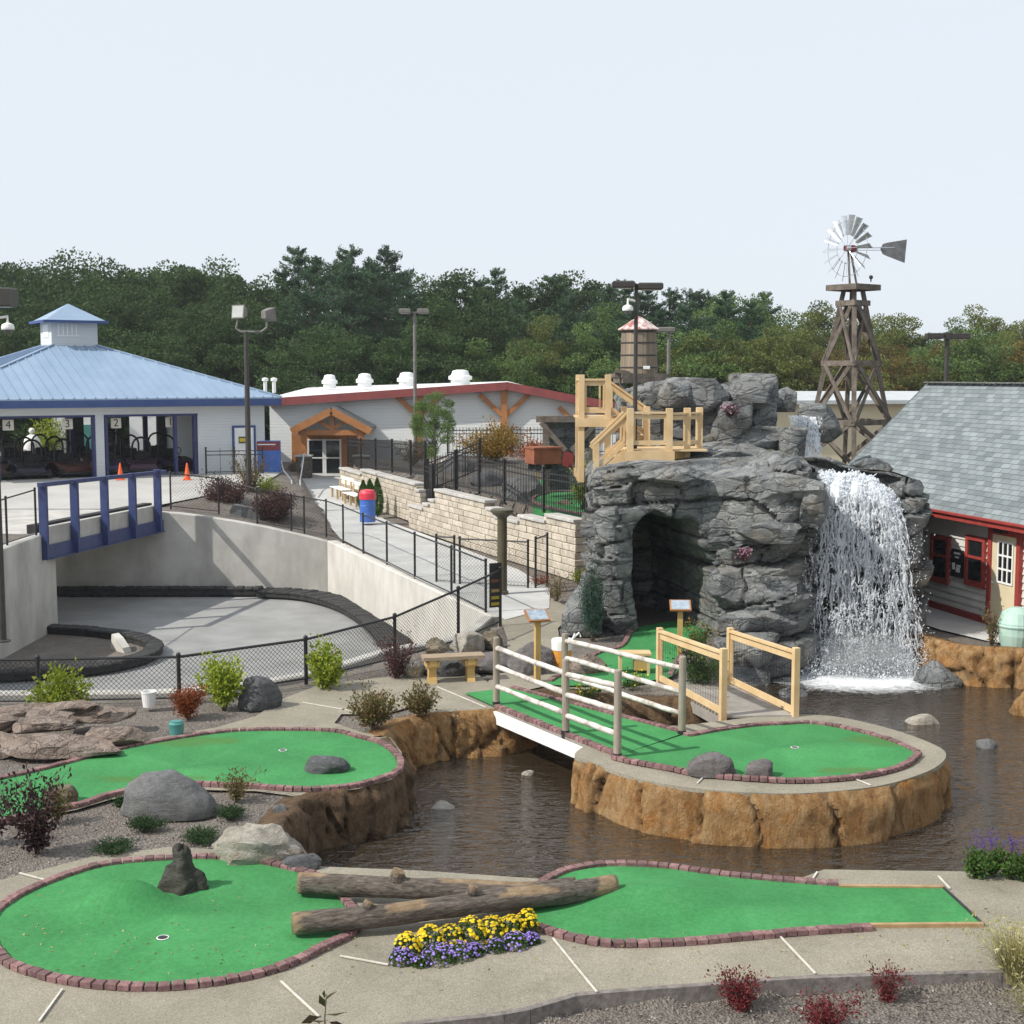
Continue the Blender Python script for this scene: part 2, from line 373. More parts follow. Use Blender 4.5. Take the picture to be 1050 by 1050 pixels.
def m_sheet():
    t = NT('thin_water_sheet'); t.p.inputs['Base Color'].default_value = (.84, .87, .90, 1); t.p.inputs['Roughness'].default_value = .3
    tr = t.n.new('ShaderNodeBsdfTransparent'); ms = t.n.new('ShaderNodeMixShader')
    at = t.n.new('ShaderNodeAttribute'); at.attribute_name = 'foam'
    n1 = t.noise(1., 6, .7, t.scaled((11, 11, 1.6)), .5); n2 = t.noise(1., 6, .75, t.scaled((20, 20, 11)), .8)
    nz = t.math('ADD', t.math('ADD', t.math('MULTIPLY', n1, .5), t.math('MULTIPLY', n2, .5)), t.math('SUBTRACT', at.outputs['Fac'], .5))
    t.L(t.ramp(nz, [(.46, 0.), (.62, .9)]), ms.inputs[0]); t.L(tr.outputs[0], ms.inputs[1]); t.L(t.p.outputs[0], ms.inputs[2]); t.L(ms.outputs[0], t.out.inputs[0]); return t.m
M['sheet'] = m_sheet()
def m_siding(name, c, c2, pitch, rough=.6):
    t = NT(name); t.p.inputs['Roughness'].default_value = rough
    sx = t.n.new('ShaderNodeSeparateXYZ'); t.L(t.tc, sx.inputs[0]); f = t.math('FRACT', t.math('MULTIPLY', sx.outputs[2], 1 / pitch))
    k = t.ramp(t.noise(.6, 5), [(.3, c), (.7, c2)])
    k = t.mix(1., k, t.ramp(f, [(0., .80), (.08, 1.)]), 'MULTIPLY'); t.col(k); t.bump(t.math('SUBTRACT', 1., f), .8, .02); return t.m
M['siding_far'] = m_siding('pale_grey_siding', (.60, .62, .61), (.65, .67, .66), .16)
M['siding_pav'] = m_siding('pavilion_siding', (.52, .55, .57), (.57, .60, .61), .13)
M['siding'] = mat('house_siding', (.52, .51, .47), (.60, .59, .55), 2, .6, island=.06)
def m_shingle():
    t = NT('grey_shingles'); t.p.inputs['Roughness'].default_value = .85
    uv = t.n.new('ShaderNodeTexCoord').outputs['UV']
    b = t.n.new('ShaderNodeTexBrick'); b.offset = .5; b.inputs['Scale'].default_value = 1.; b.inputs['Brick Width'].default_value = .34; b.inputs['Row Height'].default_value = .15
    b.inputs['Mortar Size'].default_value = .010; b.inputs['Mortar Smooth'].default_value = .3; b.inputs['Bias'].default_value = -.1
    b.inputs['Color1'].default_value = lin((.150, .178, .190)); b.inputs['Color2'].default_value = lin((.265, .300, .310)); b.inputs['Mortar'].default_value = lin((.09, .105, .11))
    mp = t.n.new('ShaderNodeMapping'); t.L(uv, mp.inputs[0]); t.L(mp.outputs[0], b.inputs['Vector'])
    w = t.n.new('ShaderNodeTexNoise'); w.inputs['Scale'].default_value = 2.2; w.inputs['Detail'].default_value = 4; t.L(uv, w.inputs['Vector'])
    c = t.mix(1., b.outputs['Color'], t.ramp(w.outputs['Fac'], [(.3, .82), (.7, 1.08)]), 'MULTIPLY')
    g = t.n.new('ShaderNodeTexNoise'); g.inputs['Scale'].default_value = 90; t.L(uv, g.inputs['Vector']); c = t.mix(.6, c, t.ramp(g.outputs['Fac'], [(.3, .7), (.7, 1.1)]), 'MULTIPLY')
    t.col(c); t.bump(t.math('SUBTRACT', 1., b.outputs['Fac']), .6, .02); return t.m
M['shingle'] = m_shingle()
M['bluemetal'] = mat('blue_metal_roof', (.215, .30, .415), (.25, .34, .46), .8, .42, island=.0)
M['whiteroof'] = mat('white_membrane_roof', (.66, .67, .67), (.74, .75, .75), .7, .6)
M['blockwall'] = mat('tan_split_block', (.43, .37, .29), (.60, .54, .45), 9, .9, .5, 45, island=.28)
M['caps'] = mat('grey_cap_stone', (.40, .385, .36), (.52, .50, .47), 6, .85, .3, 40, island=.15)
M['stonepier'] = m_rock('fieldstone', (.12, .10, .08), (.25, .22, .18), (.40, .36, .31), (.28, .20, .12), 3)
def m_glass(name, c=(.012, .014, .016), rough=.06):
    t = NT(name); t.p.inputs['Base Color'].default_value = lin(c); t.p.inputs['Roughness'].default_value = rough; t.p.inputs['Specular IOR Level'].default_value = .8; return t.m
M['glass'] = m_glass('dark_window_glass')
M['cream'] = mat('cream_paint', (.58, .50, .33), (.64, .56, .39), 2, .5)
M['orange'] = mat('orange_cone', (.75, .10, .02), (.82, .13, .03), 3, .5)
M['binblue'] = mat('blue_drum', (.04, .12, .42), (.06, .16, .50), 3, .45)
M['binred'] = mat('red_lid', (.60, .03, .06), (.68, .05, .08), 3, .45)
M['tank'] = mat('tank_staves', (.20, .155, .11), (.32, .26, .19), 1.2, .85, .3, 20, vec=(9, 9, .4), island=.25)
M['tankroof'] = mat('tank_roof_red', (.30, .09, .08), (.62, .56, .53), 2.4, .6, vec=(2, 2, 1), lo=.42, hi=.56)
M['teal'] = mat('teal_plastic', (.05, .20, .19), (.08, .26, .24), 4, .5)
M['palegreen'] = mat('pale_green_tank', (.35, .52, .45), (.42, .58, .50), 3, .5)
M['yellow'] = mat('sign_yellow', (.55, .42, .03), (.60, .47, .05), 3, .5)
M['lens'] = mat('lamp_lens', (.38, .39, .38), (.46, .47, .46), 3, .2)
M['bronze'] = mat('dark_bronze', (.030, .027, .024), (.045, .04, .035), 4, .5)
M['lampgrey'] = mat('lamp_post_grey', (.13, .125, .115), (.18, .17, .155), 4, .5)
M['olive'] = mat('olive_post', (.060, .055, .028), (.09, .08, .045), 4, .45)
M['orangewood'] = mat('orange_pail', (.62, .26, .04), (.70, .33, .07), 4, .5)

# leaves
M['l_yg'] = leafmat('yellow_green_leaves', [(.16, .26, .012), (.30, .38, .03), (.42, .45, .06)])
M['l_green'] = leafmat('green_leaves', [(.035, .085, .015), (.07, .15, .025), (.11, .20, .045)])
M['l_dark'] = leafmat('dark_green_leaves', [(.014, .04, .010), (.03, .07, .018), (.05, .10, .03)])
M['l_arb'] = leafmat('arborvitae_scales', [(.03, .10, .012), (.06, .16, .02), (.08, .19, .03)])
M['l_juniper'] = leafmat('juniper_needles', [(.02, .055, .018), (.04, .095, .03), (.06, .12, .04)])
M['l_spruce'] = leafmat('blue_spruce_needles', [(.03, .075, .055), (.055, .115, .085), (.10, .17, .13)])
M['l_purple'] = leafmat('purple_leaves', [(.022, .010, .014), (.045, .02, .026), (.075, .04, .035)], .25)
M['l_plum'] = leafmat('plum_barberry_leaves', [(.05, .018, .022), (.09, .035, .035), (.12, .065, .05)], .25)
M['l_red'] = leafmat('red_barberry_leaves', [(.10, .012, .018), (.19, .025, .03), (.28, .06, .06)], .25)
M['l_rust'] = leafmat('rust_red_leaves', [(.20, .04, .012), (.32, .08, .025), (.38, .14, .05)])
M['l_spirea'] = leafmat('bronze_green_leaves', [(.07, .085, .02), (.15, .15, .04), (.25, .18, .07), (.20, .09, .05)])
M['l_dry'] = leafmat('straw_blades', [(.28, .24, .08), (.46, .42, .19), (.58, .54, .30)])
M['l_gold'] = leafmat('golden_leaves', [(.16, .12, .015), (.30, .19, .03), (.38, .22, .05)])
M['f_yellow'] = leafmat('yellow_petals', [(.65, .42, .004), (.80, .58, .01), (.85, .66, .03)], .2)
M['f_purple'] = leafmat('lilac_petals', [(.20, .12, .50), (.32, .22, .66), (.42, .32, .75)], .2)
M['f_salvia'] = leafmat('violet_spikes', [(.07, .04, .22), (.12, .07, .32), (.18, .11, .40)], .2)
M['f_pink'] = leafmat('pink_petals', [(.42, .16, .28), (.52, .25, .37), (.60, .38, .46)], .2)
M['t_oak'] = leafmat('forest_green_leaves', [(0.038, 0.076, 0.022), (0.060, 0.112, 0.031), (0.088, 0.148, 0.043)], .35, .6, .35)
M['t_light'] = leafmat('light_green_leaves', [(0.081, 0.146, 0.037), (0.124, 0.200, 0.052), (0.178, 0.254, 0.076)], .35, .6, .35)
M['t_olive'] = leafmat('olive_autumn_leaves', [(0.104, 0.137, 0.030), (0.159, 0.191, 0.044), (0.218, 0.229, 0.060)], .35, .6, .35)
M['t_amber'] = leafmat('amber_autumn_leaves', [(.13, .11, .028), (.20, .15, .038), (.26, .165, .05)], .35, .6, .35)
M['t_pine'] = leafmat('pine_needles', [(0.045, 0.099, 0.046), (0.072, 0.145, 0.068), (0.108, 0.196, 0.092)], .3, .6, .35)

# ---------------------------------------------------------------- the ground
POND = PP([(318, 893), (296, 868), (293, 846), (316, 821), (379, 808), (408, 797), (415, 785), (405, 770), (396, 760), (440, 733), (508, 727), (560, 707), (620, 712), (690, 716), (745, 716), (1050, 668), (1110, 690), (1260, 790), (1200, 860), (1060, 903), (985, 897), (845, 895), (815, 907), (690, 893), (560, 905), (420, 905)])
_i = next(i for i, p in enumerate(POND) if (p - P(1050, 668)).length < .01)
POND[_i:_i] = [V(q) for q in ((4.15, 26.2, 0), (4.6, 27.9, 0), (5.4, 28.6, 0), (6.4, 29.6, 0), (7.6, 30.2, 0), (8.5, 29.5, 0), (8.8, 28.5, 0), (9.15, 27.7, 0))]
BASIN = [(-12.1, 47.1), (-6.4, 47.1), (-.45, 31.3), (-1.05, 28.6), (-2.3, 27.5), (-3.75, 25.1), (-5.7, 23.75), (-8.7, 23.55), (-13.6, 23.4), (-13.6, 40), (-30, 40), (-30, 47.1)]
WALKP = [(-.15, 30.9, 0), (-2.6, 37.2, 0), (-5.9, 46.6, 0), (-8.0, 55, 0), (-9.6, 62, 0), (-11.0, 69.8, 0), (-6.0, 69.8, 0), (-7.6, 63, 0), (-7.0, 58, 0), (-4.6, 51, 0), (-2.0, 45, 0), (.2, 39, 0), (1.0, 35.5, 0), (.9, 32.5, 0)]
def dil(poly, d):
    poly = [V((p[0], p[1], 0)) for p in poly]; n = len(poly); a = sum(poly[i - 1].x * poly[i].y - poly[i].x * poly[i - 1].y for i in range(n)); s = 1 if a > 0 else -1; out = []
    for i in range(n):
        e = (poly[(i + 1) % n] - poly[i - 1]); out.append(poly[i] + V((e.y, -e.x, 0)).normalized() * d * s)
    return out
BASIN2 = [(p.x, p.y) for p in dil(BASIN, .22)]; POND2 = [(p.x, p.y) for p in dil(POND, .20)]
WALL0, WALL1 = V((-7.8, 62, 0)), V((2.0, 37, 0))
TERR = [(-7.6, 62.3), (-6.6, 62.8), (1, 66), (10, 66), (14, 40), (9.4, 36), (9.0, 33.6), (2.3, 33.6), (2.7, 37.3)]
ISL = PP([(606, 781), (590, 772), (640, 748), (700, 744), (745, 739), (790, 734), (821, 733), (856, 735), (891, 742), (927, 752), (962, 766), (970, 776), (958, 788), (927, 800), (891, 808), (839, 813), (786, 814), (715, 809), (655, 799)])
KERB = PP([(-60, 1085), (250, 1075), (420, 1049), (500, 1041), (545, 1033), (588, 1020), (615, 1017), (680, 1012), (737, 1008), (800, 1003), (900, 999), (1013, 996), (1120, 993)])
BED = [(p.x, p.y) for p in KERB] + [(12, 5), (-8, 5)]
def ground_h(x, y):
    z = np.zeros_like(x)
    # the lot by the kart pavilion and the embankment in front of it
    up = np.clip((y - 26) / 10, 0, 1) * 1.0
    left = x < -13.45
    z = np.where(left & (y < 47), up, z)
    t = np.clip((x + 12.1) / 5.7, 0, 1)
    back = 0.92 * (1 - t) + (-.12) * t
    lot = np.where(y >= 47, np.clip(.92 + (y - 47) * .05, .92, 1.2), 0)
    s = np.clip((x + 11.5) / 6.5, 0, 1); s = s * s * (3 - 2 * s)
    far = np.clip((y - 47) / 15, 0, 1) * .38
    zb = lot * (1 - s) + far * s
    zb = np.where(y < 49, np.minimum(zb, np.where(x < -12.1, .95, back + (y - 47) * .06)), zb)
    z = np.where(y >= 47, zb, z)
    z = np.where((y >= 37) & (y < 47) & (x > -6.4), -.1 * (y - 37) / 10 * np.clip((-x - 1) / 4, 0, 1), z)
    z = np.where(y > 64, np.where(x > -11, .38, 1.2), z)
    z = np.where(y > 80, np.clip(.4 + (y - 80) * .02, 0, 1.0), z)
    tr = inside(x, y, TERR)
    z = np.where(tr, 1.45 + np.clip((y - 40) / 30, 0, 1) * .5 + np.clip((x - 1) / 2, 0, 1) * np.clip((40 - y) / 6, 0, 1) * 1.2, z)
    WP = [(q[0], q[1]) for q in WALKP]; z = np.where(inside(x, y, WP), np.clip((y - 47) / 15 * .38, 0, 1) - .05, z)
    z = np.where(inside(x, y, BASIN2), -2.06, z)
    z = np.where(inside(x, y, POND2), -1.25, z)
    z = np.where(inside(x, y, BED), -.12, z)
    return z
xs = np.concatenate([[-3000, -600, -200, -110], np.arange(-70, -16, 2), np.arange(-16, 14, .16), np.arange(14, 60, 2), [90, 200, 600, 3000]])
ys = np.concatenate([[-300, -50, 0, 4], np.arange(6, 36, .16), np.arange(36, 52, .25), np.arange(52, 112, 1.5), [140, 200, 400, 1000, 3000]])
X, Y = np.meshgrid(xs, ys)
Z = ground_h(X.ravel(), Y.ravel())
pts = np.stack([X.ravel(), Y.ravel(), Z], 1)
nz = fbm(pts * 1.3, 3, 4) * .014; pts[:, 2] += np.where(Z > -1, nz - .024, nz)
nx, ny = len(xs), len(ys); I = np.arange(nx * ny).reshape(ny, nx)
fs = np.stack([I[:-1, :-1].ravel(), I[:-1, 1:].ravel(), I[1:, 1:].ravel(), I[1:, :-1].ravel()], 1)
obj('ground', MB().arr(pts, fs), M['mulch'], kind='structure', sm=True, local=True)

def sheet(name, poly, z, m, parent=None, th=0.0, kind='structure', hf=None, grid=None, stain=None, **k):
    """flat or gently shaped sheet with a triangulated interior"""
    pl = [V((p[0], p[1])) for p in poly]; n = len(pl); vs = list(pl)
    if grid:
        ax = np.array([p.x for p in pl]); ay = np.array([p.y for p in pl])
        gx, gy = np.meshgrid(np.arange(ax.min(), ax.max(), grid), np.arange(ay.min(), ay.max(), grid)); gx, gy = gx.ravel(), gy.ravel(); gx = gx + (np.floor(gy / grid) % 2) * grid * .5
        q = inside(gx, gy, pl); vs += [V((float(a), float(b))) for a, b in zip(gx[q], gy[q])]
    r = delaunay_2d_cdt(vs, [(i, (i + 1) % n) for i in range(n)], [], 1, 1e-5)
    b = MB(); zf = z if callable(z) else (lambda x, y: z)
    b.add([V((p.x, p.y, zf(p.x, p.y) + (hf(p.x, p.y) if hf else 0))) for p in r[0]], [tuple(f) for f in r[2]])
    if th:
        b2 = [V((p.x, p.y, zf(p.x, p.y))) for p in pl]; b.add(b2 + [p - V((0, 0, th)) for p in b2], [(i, n + i, n + (i + 1) % n, (i + 1) % n) for i in range(n)])
    o = obj(name, b, m, parent, kind=kind, sm=bool(hf), **k)
    # make sure it faces up
    me = o.data
    up = sum(p.normal.z * p.area for p in me.polygons if abs(p.normal.z) > .5)
    if up < 0: me.flip_normals()
    if stain:
        a = me.attributes.new('stain', 'FLOAT', 'POINT'); off = o.matrix_basis.translation if parent is None else ORG[o.name]
        for i, q in enumerate(me.vertices):
            w = q.co + off; s = 0
            for (c, rx, ry, k_) in stain:
                d = math.hypot((w.x - c.x) / rx, (w.y - c.y) / ry); s = max(s, k_ * min(1, max(0, (1.08 - d) / .12)))
            a.data[i].value = s
    return o

# pond
def dil(poly, d):
    n = len(poly); a = sum(poly[i - 1].x * poly[i].y - poly[i].x * poly[i - 1].y for i in range(n)); s = 1 if a > 0 else -1; out = []
    for i in range(n):
        e = (poly[(i + 1) % n] - poly[i - 1]); out.append(poly[i] + V((e.y, -e.x, 0)).normalized() * d * s)
    return out
sheet('pond_water', dil(POND, .17), -.7, M['water'])
def bedz(x, y): return float(fbm(np.array([[x * .9, y * .9, 2.]]), 6, 4)[0]) * .16
sheet('pond_bed', dil(POND, .15), -1.02, m_rock('amber_pond_bed', (.10, .062, .03), (.26, .17, .085), (.44, .33, .20), (.36, .19, .06), 1.5, facets=.5), grid=.35, hf=bedz)
# go-kart track floor, lot, walks
sheet('kart_track', [V((x, y, 0)) for x, y in BASIN], -1.985, M['asphalt'])
sheet('pavilion_lot', [V(p) for p in ((-60, 47.4, 0), (-13.0, 47.4, 0), (-12.0, 49.5, 0), (-10.9, 52.2, 0), (-10.2, 54.5, 0), (-10.6, 63, 0), (-60, 63, 0))], lambda x, y: float(ground_h(np.array([x]), np.array([y]))[0]) + .03, M['lot'], grid=1.)
def gz(x, y): return float(ground_h(np.array([float(x)]), np.array([float(y)]))[0])
WK = [P(a, b, 0) for a, b in ((512, 625), (470, 585), (430, 572))]
sheet('ramp_walk', [V(p) for p in WALKP],
      lambda x, y: max(0, (y - 47) / 15 * .38 if y > 47 else 0) + .03, M['walk'], grid=1.)
sheet('cave_path', PP([(512, 632), (545, 612), (566, 614), (590, 628), (572, 645), (575, 665), (610, 690), (640, 705), (600, 708), (556, 705), (508, 716), (500, 700), (520, 685), (520, 655)]), .018, M['agg'])
PATHA = [V((p.x, p.y, 0)) for p in KERB] + PP([(1120, 900), (1062, 899), (985, 894), (845, 892), (812, 904), (690, 888), (560, 902), (430, 893), (330, 889), (300, 880), (236, 872), (173, 869), (94, 879), (0, 903), (-60, 925)])
sheet('front_path', PATHA, .006, M['agg'], th=.19)
PATHB = PP([(-40, 806), (3, 796), (31, 790), (63, 782), (110, 768), (157, 758), (220, 747), (262, 735), (290, 717), (330, 702), (425, 692), (470, 676), (500, 700), (520, 718), (508, 729), (440, 731), (432, 722), (395, 733), (350, 733), (343, 742), (372, 752), (400, 757), (412, 772), (413, 788), (402, 800), (366, 810), (300, 817), (262, 812), (217, 811), (180, 809), (141, 815), (112, 821), (79, 831), (40, 839), (-40, 851)])
sheet('side_path', PATHB, .012, M['agg'])
kb = MB()
kp = smooth(KERB, False, .25)
for i in range(len(kp) - 1): kb.beam(kp[i] + V((0, -.02, -.070)), kp[i + 1] + V((0, -.02, -.070)), .07, .16)
obj('path_kerb', kb, mat('kerb_paver', (.13, .115, .105), (.24, .21, .19), 14, .9, .5, 60), kind='structure')
JT = MB()
for a, b in (((40, 1047), (64, 1014)), ((288, 1006), (327, 1042)), ((349, 980), (398, 989)), ((567, 962), (612, 1017)), ((800, 960), (836, 998)), ((962, 898), (974, 911)), ((20, 895), (46, 902)), ((310, 720), (362, 729)), ((448, 704), (498, 725)), ((243, 747), (256, 752)), ((878, 799), (893, 805)), ((830, 906), (838, 894)), ((715, 803), (722, 796))):
    p, q = P(a[0], a[1], .022), P(b[0], b[1], .022); JT.beam(p, q, .019, .012)
obj('expansion_joint', JT, mat('pale_joint_strip', (.48, .45, .39), (.62, .59, .53), 9, .7), kind='structure')
# ---------------------------------------------------------------- putting greens
def bump2(c, rx, ry, h, rot=0):
    co, si = math.cos(rot), math.sin(rot)
    def f(x, y):
        a, b = x - c.x, y - c.y; a, b = a * co + b * si, -a * si + b * co
        d = (a / rx) ** 2 + (b / ry) ** 2
        return h * math.exp(-d * 2.2) if d < 4 else 0
    return f
def bricks(path, z, closed=True, h=.062, w=.10, L=.118, out=.055, rnd=None):
    b = MB(); rr = random.Random(rnd or 3); pts = resample(path, L, closed); n = len(pts)
    a = sum(path[i - 1].x * path[i].y - path[i].x * path[i - 1].y for i in range(len(path))); s = 1 if a > 0 else -1
    for i in range(n if closed else n - 1):
        p, q = pts[i], pts[(i + 1) % n]; d = (q - p).normalized(); nrm = V((d.y, -d.x, 0)) * s; c = (p + q) / 2 + nrm * (out + rr.uniform(-.004, .004))
        b.box((c.x, c.y, z + h / 2 + rr.uniform(-.006, .004)), (L - .012, w, h), math.atan2(d.y, d.x) + rr.uniform(-.03, .03), .006)
    return b
def cup_at(p, parent):
    b = MB(); b.lathe(p + V((0, 0, .004)), [(.062, 0), (.062, .004), (.053, .005), (.053, .001)], 18, False); obj('cup_rim', b, M['whitepaint'], parent)
    b = MB(); b.lathe(p + V((0, 0, .0055)), [(.052, 0), (.001, .0005)], 18, False); obj('cup_hole', b, M['black'], parent)
def green(label, px, z, hf=None, brick_runs=None, cup=None, stain=None, closed=True, pts=None, step=.1, grid=.13, cap_bump=0):
    path = pts or smooth(PP(px, z), True, step)
    c = sum(path, V((0, 0, 0))) / len(path)
    t = thing('putting_green', label, 'putting green', (c.x, c.y, z), 'putting greens of the golf course')
    sheet('turf', path, z + .022, M['turf'], t, hf=hf or (lambda x, y: 0), grid=grid, stain=stain, kind=None)
    for k, run in enumerate(brick_runs or [path]):
        cl = brick_runs is None
        b = bricks(run, z, cl, rnd=5 + k)
        # bricks sit on the outer side
        obj('brick_border', b, M['brick'], t)
    if cup:
        q = P(*cup, z); q.z = z + .022 + (hf(q.x, q.y) if hf else 0); cup_at(q, t)
    return t
GA = [(-6, 948), (6, 981), (41, 998), (94, 1009), (157, 1012), (220, 1007), (283, 993), (330, 971), (362, 953), (352, 930), (336, 912), (318, 901), (302, 896), (267, 888), (220, 883), (173, 884), (110, 890), (63, 904), (19, 924)]
mA = bump2(P(138, 934), .60, .27, .31); mA2 = bump2(P(95, 934), .4, .26, .07)
green('round green with a low mound, a stump and two logs at its right edge', GA, .006, lambda x, y: mA(x, y) + mA2(x, y), None, (167, 964))
GBpx = [(546, 948), (575, 958), (610, 966), (640, 968), (700, 966), (760, 961), (830, 955), (892, 951), (1008, 950), (967, 912), (860, 911), (780, 905), (727, 899), (687, 893), (633, 890), (600, 893), (575, 900), (545, 920), (535, 938)]
GBl = PP(GBpx, .006)
lo = smooth(GBl[:8], False, .1); hi = smooth(GBl[10:], False, .1)
mB1 = bump2(P(675, 925), 1.3, .55, .16, .1); mB2 = bump2(P(720, 940), .7, .2, .06)
runs = [lo, hi]
tB = thing('putting_green', 'long tapering tee green at the front right with wooden edging at its far end', 'putting green', P(760, 932, .006), 'putting greens of the golf course')
sheet('turf', lo + [GBl[8], GBl[9]] + hi, .028, M['turf'], tB, hf=lambda x, y: mB1(x, y) + mB2(x, y), grid=.13, kind=None)
allp = lo + [GBl[8], GBl[9]] + hi
def outer(run, ref, z, seed):
    """bricks laid outside the closed outline ref along an open run"""
    b = MB(); rr = random.Random(seed); pts = resample(run, .118, False); c = sum(ref, V((0, 0, 0))) / len(ref)
    a = sum(ref[i - 1].x * ref[i].y - ref[i].x * ref[i - 1].y for i in range(len(ref))); s = 1 if a > 0 else -1
    for i in range(len(pts) - 1):
        d = (pts[i + 1] - pts[i]).normalized(); nr = V((d.y, -d.x, 0)) * s; m = (pts[i] + pts[i + 1]) / 2 + nr * .055
        b.box((m.x, m.y, z + .031 + rr.uniform(-.006, .004)), (.106, .10, .062), math.atan2(d.y, d.x) + rr.uniform(-.03, .03), .006)
    return b
obj('brick_border', outer(lo, allp, .006, 1), M['brick'], tB); obj('brick_border', outer(hi, allp, .006, 2), M['brick'], tB)
for p, q in ((GBl[7], GBl[8]), (GBl[9], GBl[10])):
    b = MB(); b.beam(p + V((0, 0, .015)), q + V((0, 0, .015)), .05, .05); obj('wood_edging', b, M['edging'], tB)
b = MB(); b.beam(GBl[8] + V((0, 0, .015)), GBl[9] + V((0, 0, .015)), .03, .04); obj('tee_strip', b, M['black'], tB)
GC = [(-40, 812), (3, 801), (31, 795), (63, 787), (110, 774), (157, 764), (220, 754), (267, 751), (337, 752), (364, 758), (389, 765), (404, 777), (407, 788), (398, 796), (364, 806), (339, 809), (302, 810), (265, 807), (217, 805), (180, 804), (141, 809), (110, 816), (79, 826), (40, 834), (-40, 846)]
mC = bump2(P(205, 790), 1.0, .5, .05)
green('green curving in from the left edge below the layered pinkish rock ledge', GC, .012, mC, None, (290, 771), [(P(195, 762), .8, .26, .5), (P(155, 801), .75, .15, .55)])
# island green with its bridge arm
A0, A1, B0, B1 = P(507, 727), P(631, 777), P(523, 708), P(700, 755)
GDp = PP([(631, 777), (655, 783), (680, 787), (715, 794), (768, 799), (821, 801), (877, 797), (920, 787), (937, 775), (934, 772), (909, 761), (874, 751), (835, 744), (800, 745), (770, 747), (735, 752), (708, 757), (700, 755)], .02)
GDs = smooth(GDp, False, .1)
isl_turf = GDs + [V((B0.x, B0.y, .02)), V((A0.x, A0.y, .02))]
TE = [P(478, 713, .02), V((A0.x, A0.y, .02)), V((B0.x, B0.y, .02)), P(520, 707, .02)]
tD = thing('putting_green', 'island green inside the pond with two boulders, reached over the pole-railed footbridge', 'putting green', P(800, 770), 'putting greens of the golf course')
mD = bump2(P(860, 770), 1.3, .7, .05)
sheet('turf', GDs, .042, M['turf'], tD, hf=lambda x, y: mD(x, y), grid=.13, kind=None, stain=[(P(915, 763), .75, .34, .5), (P(885, 793), .65, .17, .55)])
obj('brick_border', outer(GDs, isl_turf, .02, 4), M['brick'], tD); cup_at(P(815, 768, .05) + V((0, 0, .02)), tD)
# tee in the cave mouth
GE = [(560, 700), (608, 672), (634, 664), (643, 651), (655, 644), (700, 637), (722, 646), (716, 662), (700, 676), (690, 694), (655, 700), (610, 704)]
green('green at the mouth of the rock cave', GE, .03, None, [smooth(PP([(560, 700), (608, 672), (634, 664), (643, 651), (648, 646)], .03), False, .1), smooth(PP([(716, 662), (700, 676), (690, 694)], .03), False, .1)], None, step=.12)

# ---------------------------------------------------------------- rock builders
def bank(name, label, cat, top, mt, seed, out=.35, depth=1.15, side=1, closed=False, amp=.11, cell=.5, parent=None, lip=.06, group=None, inset=.36, z0=0.):
    """sculpted bank: a strip that rolls over a lip and flares down into the water"""
    P0 = resample(top, .045, closed); n = len(P0); rows = []
    nr = []
    for i in range(n):
        a = P0[(i + 1) % n] if closed or i < n - 1 else P0[i]; c = P0[i - 1] if closed or i > 0 else P0[i]
        d = (a - c); d.z = 0; d.normalize(); nr.append(V((d.y, -d.x, 0)) * side)
    for _ in range(8):
        nr = [(nr[i - 1] if (closed or i) else nr[i]) * .5 + nr[i] + (nr[(i + 1) % n] if (closed or i < n - 1) else nr[i]) * .5 for i in range(n)]; nr = [q.normalized() for q in nr]
    prof = [(-inset, -.15), (-inset, -.012), (-inset * .4, lip * .2), (0, lip * .6)]
    m = 22
    for k in range(1, m + 1):
        t = k / m; prof.append((.07 * min(1, t * 9) + out * (.18 * min(1, t * 6) + .82 * t ** 1.2), lip * .6 - .02 - depth * t))
    vs = np.zeros((n * len(prof), 3)); s = np.zeros(n * len(prof)); vv = np.zeros(n * len(prof)); N = np.zeros((n * len(prof), 3)); wgt = np.zeros(n * len(prof))
    for i in range(n):
        for j, (o, z) in enumerate(prof):
            k = i * len(prof) + j; vs[k] = (P0[i].x + nr[i].x * o, P0[i].y + nr[i].y * o, z0 + z); s[k] = i * .045; vv[k] = j * depth / m; N[k] = nr[i]; wgt[k] = min(1, max(0, (j - 2) / 4))
    wob = fbm(np.stack([s * 1.5, vv * 2, s * 0 + seed], 1), seed, 4) * .16
    f1, f2, r1, r2, da, db = voro2(s / cell + wob * 1.2, vv / (cell * 3.2) + wob + .35, seed, .9)
    crack = np.clip(1 - (f2 - f1) / .10, 0, 1)
    fine = fbm(vs * 5, seed + 9, 5)
    d = amp * (r1 - .4) + amp * .8 * (r2 - .5) * da * 2 + fine * amp * (.14 if closed else .42) - crack ** 1.5 * amp * .95
    vs = vs + N * (d * wgt)[:, None]; vs[:, 2] += wgt * fbm(vs * 4, seed + 3, 4) * amp * .35 + (1 - wgt) * fbm(vs * 6, seed + 4, 3) * .012
    f = []; L = len(prof)
    for i in range(n if closed else n - 1):
        a, c = i * L, ((i + 1) % n) * L
        for j in range(L - 1): f.append((a + j, c + j, c + j + 1, a + j + 1) if side > 0 else (a + j, a + j + 1, c + j + 1, c + j))
    b = MB(); b.arr(vs, f); o = obj(name, b, mt, parent, label, cat, group, sm=True)
    at = o.data.attributes.new('crack', 'FLOAT', 'POINT'); at.data.foreach_set('value', (crack ** 2 * wgt * .8).astype(np.float32)); return o
def ico(sub):
    bm = bmesh.new(); bmesh.ops.create_icosphere(bm, subdivisions=sub, radius=1.); v = np.array([tuple(q.co) for q in bm.verts]); f = [tuple(q.index for q in p.verts) for p in bm.faces]; bm.free(); return v, f
ICO = {k: ico(k) for k in (2, 3, 4, 5)}
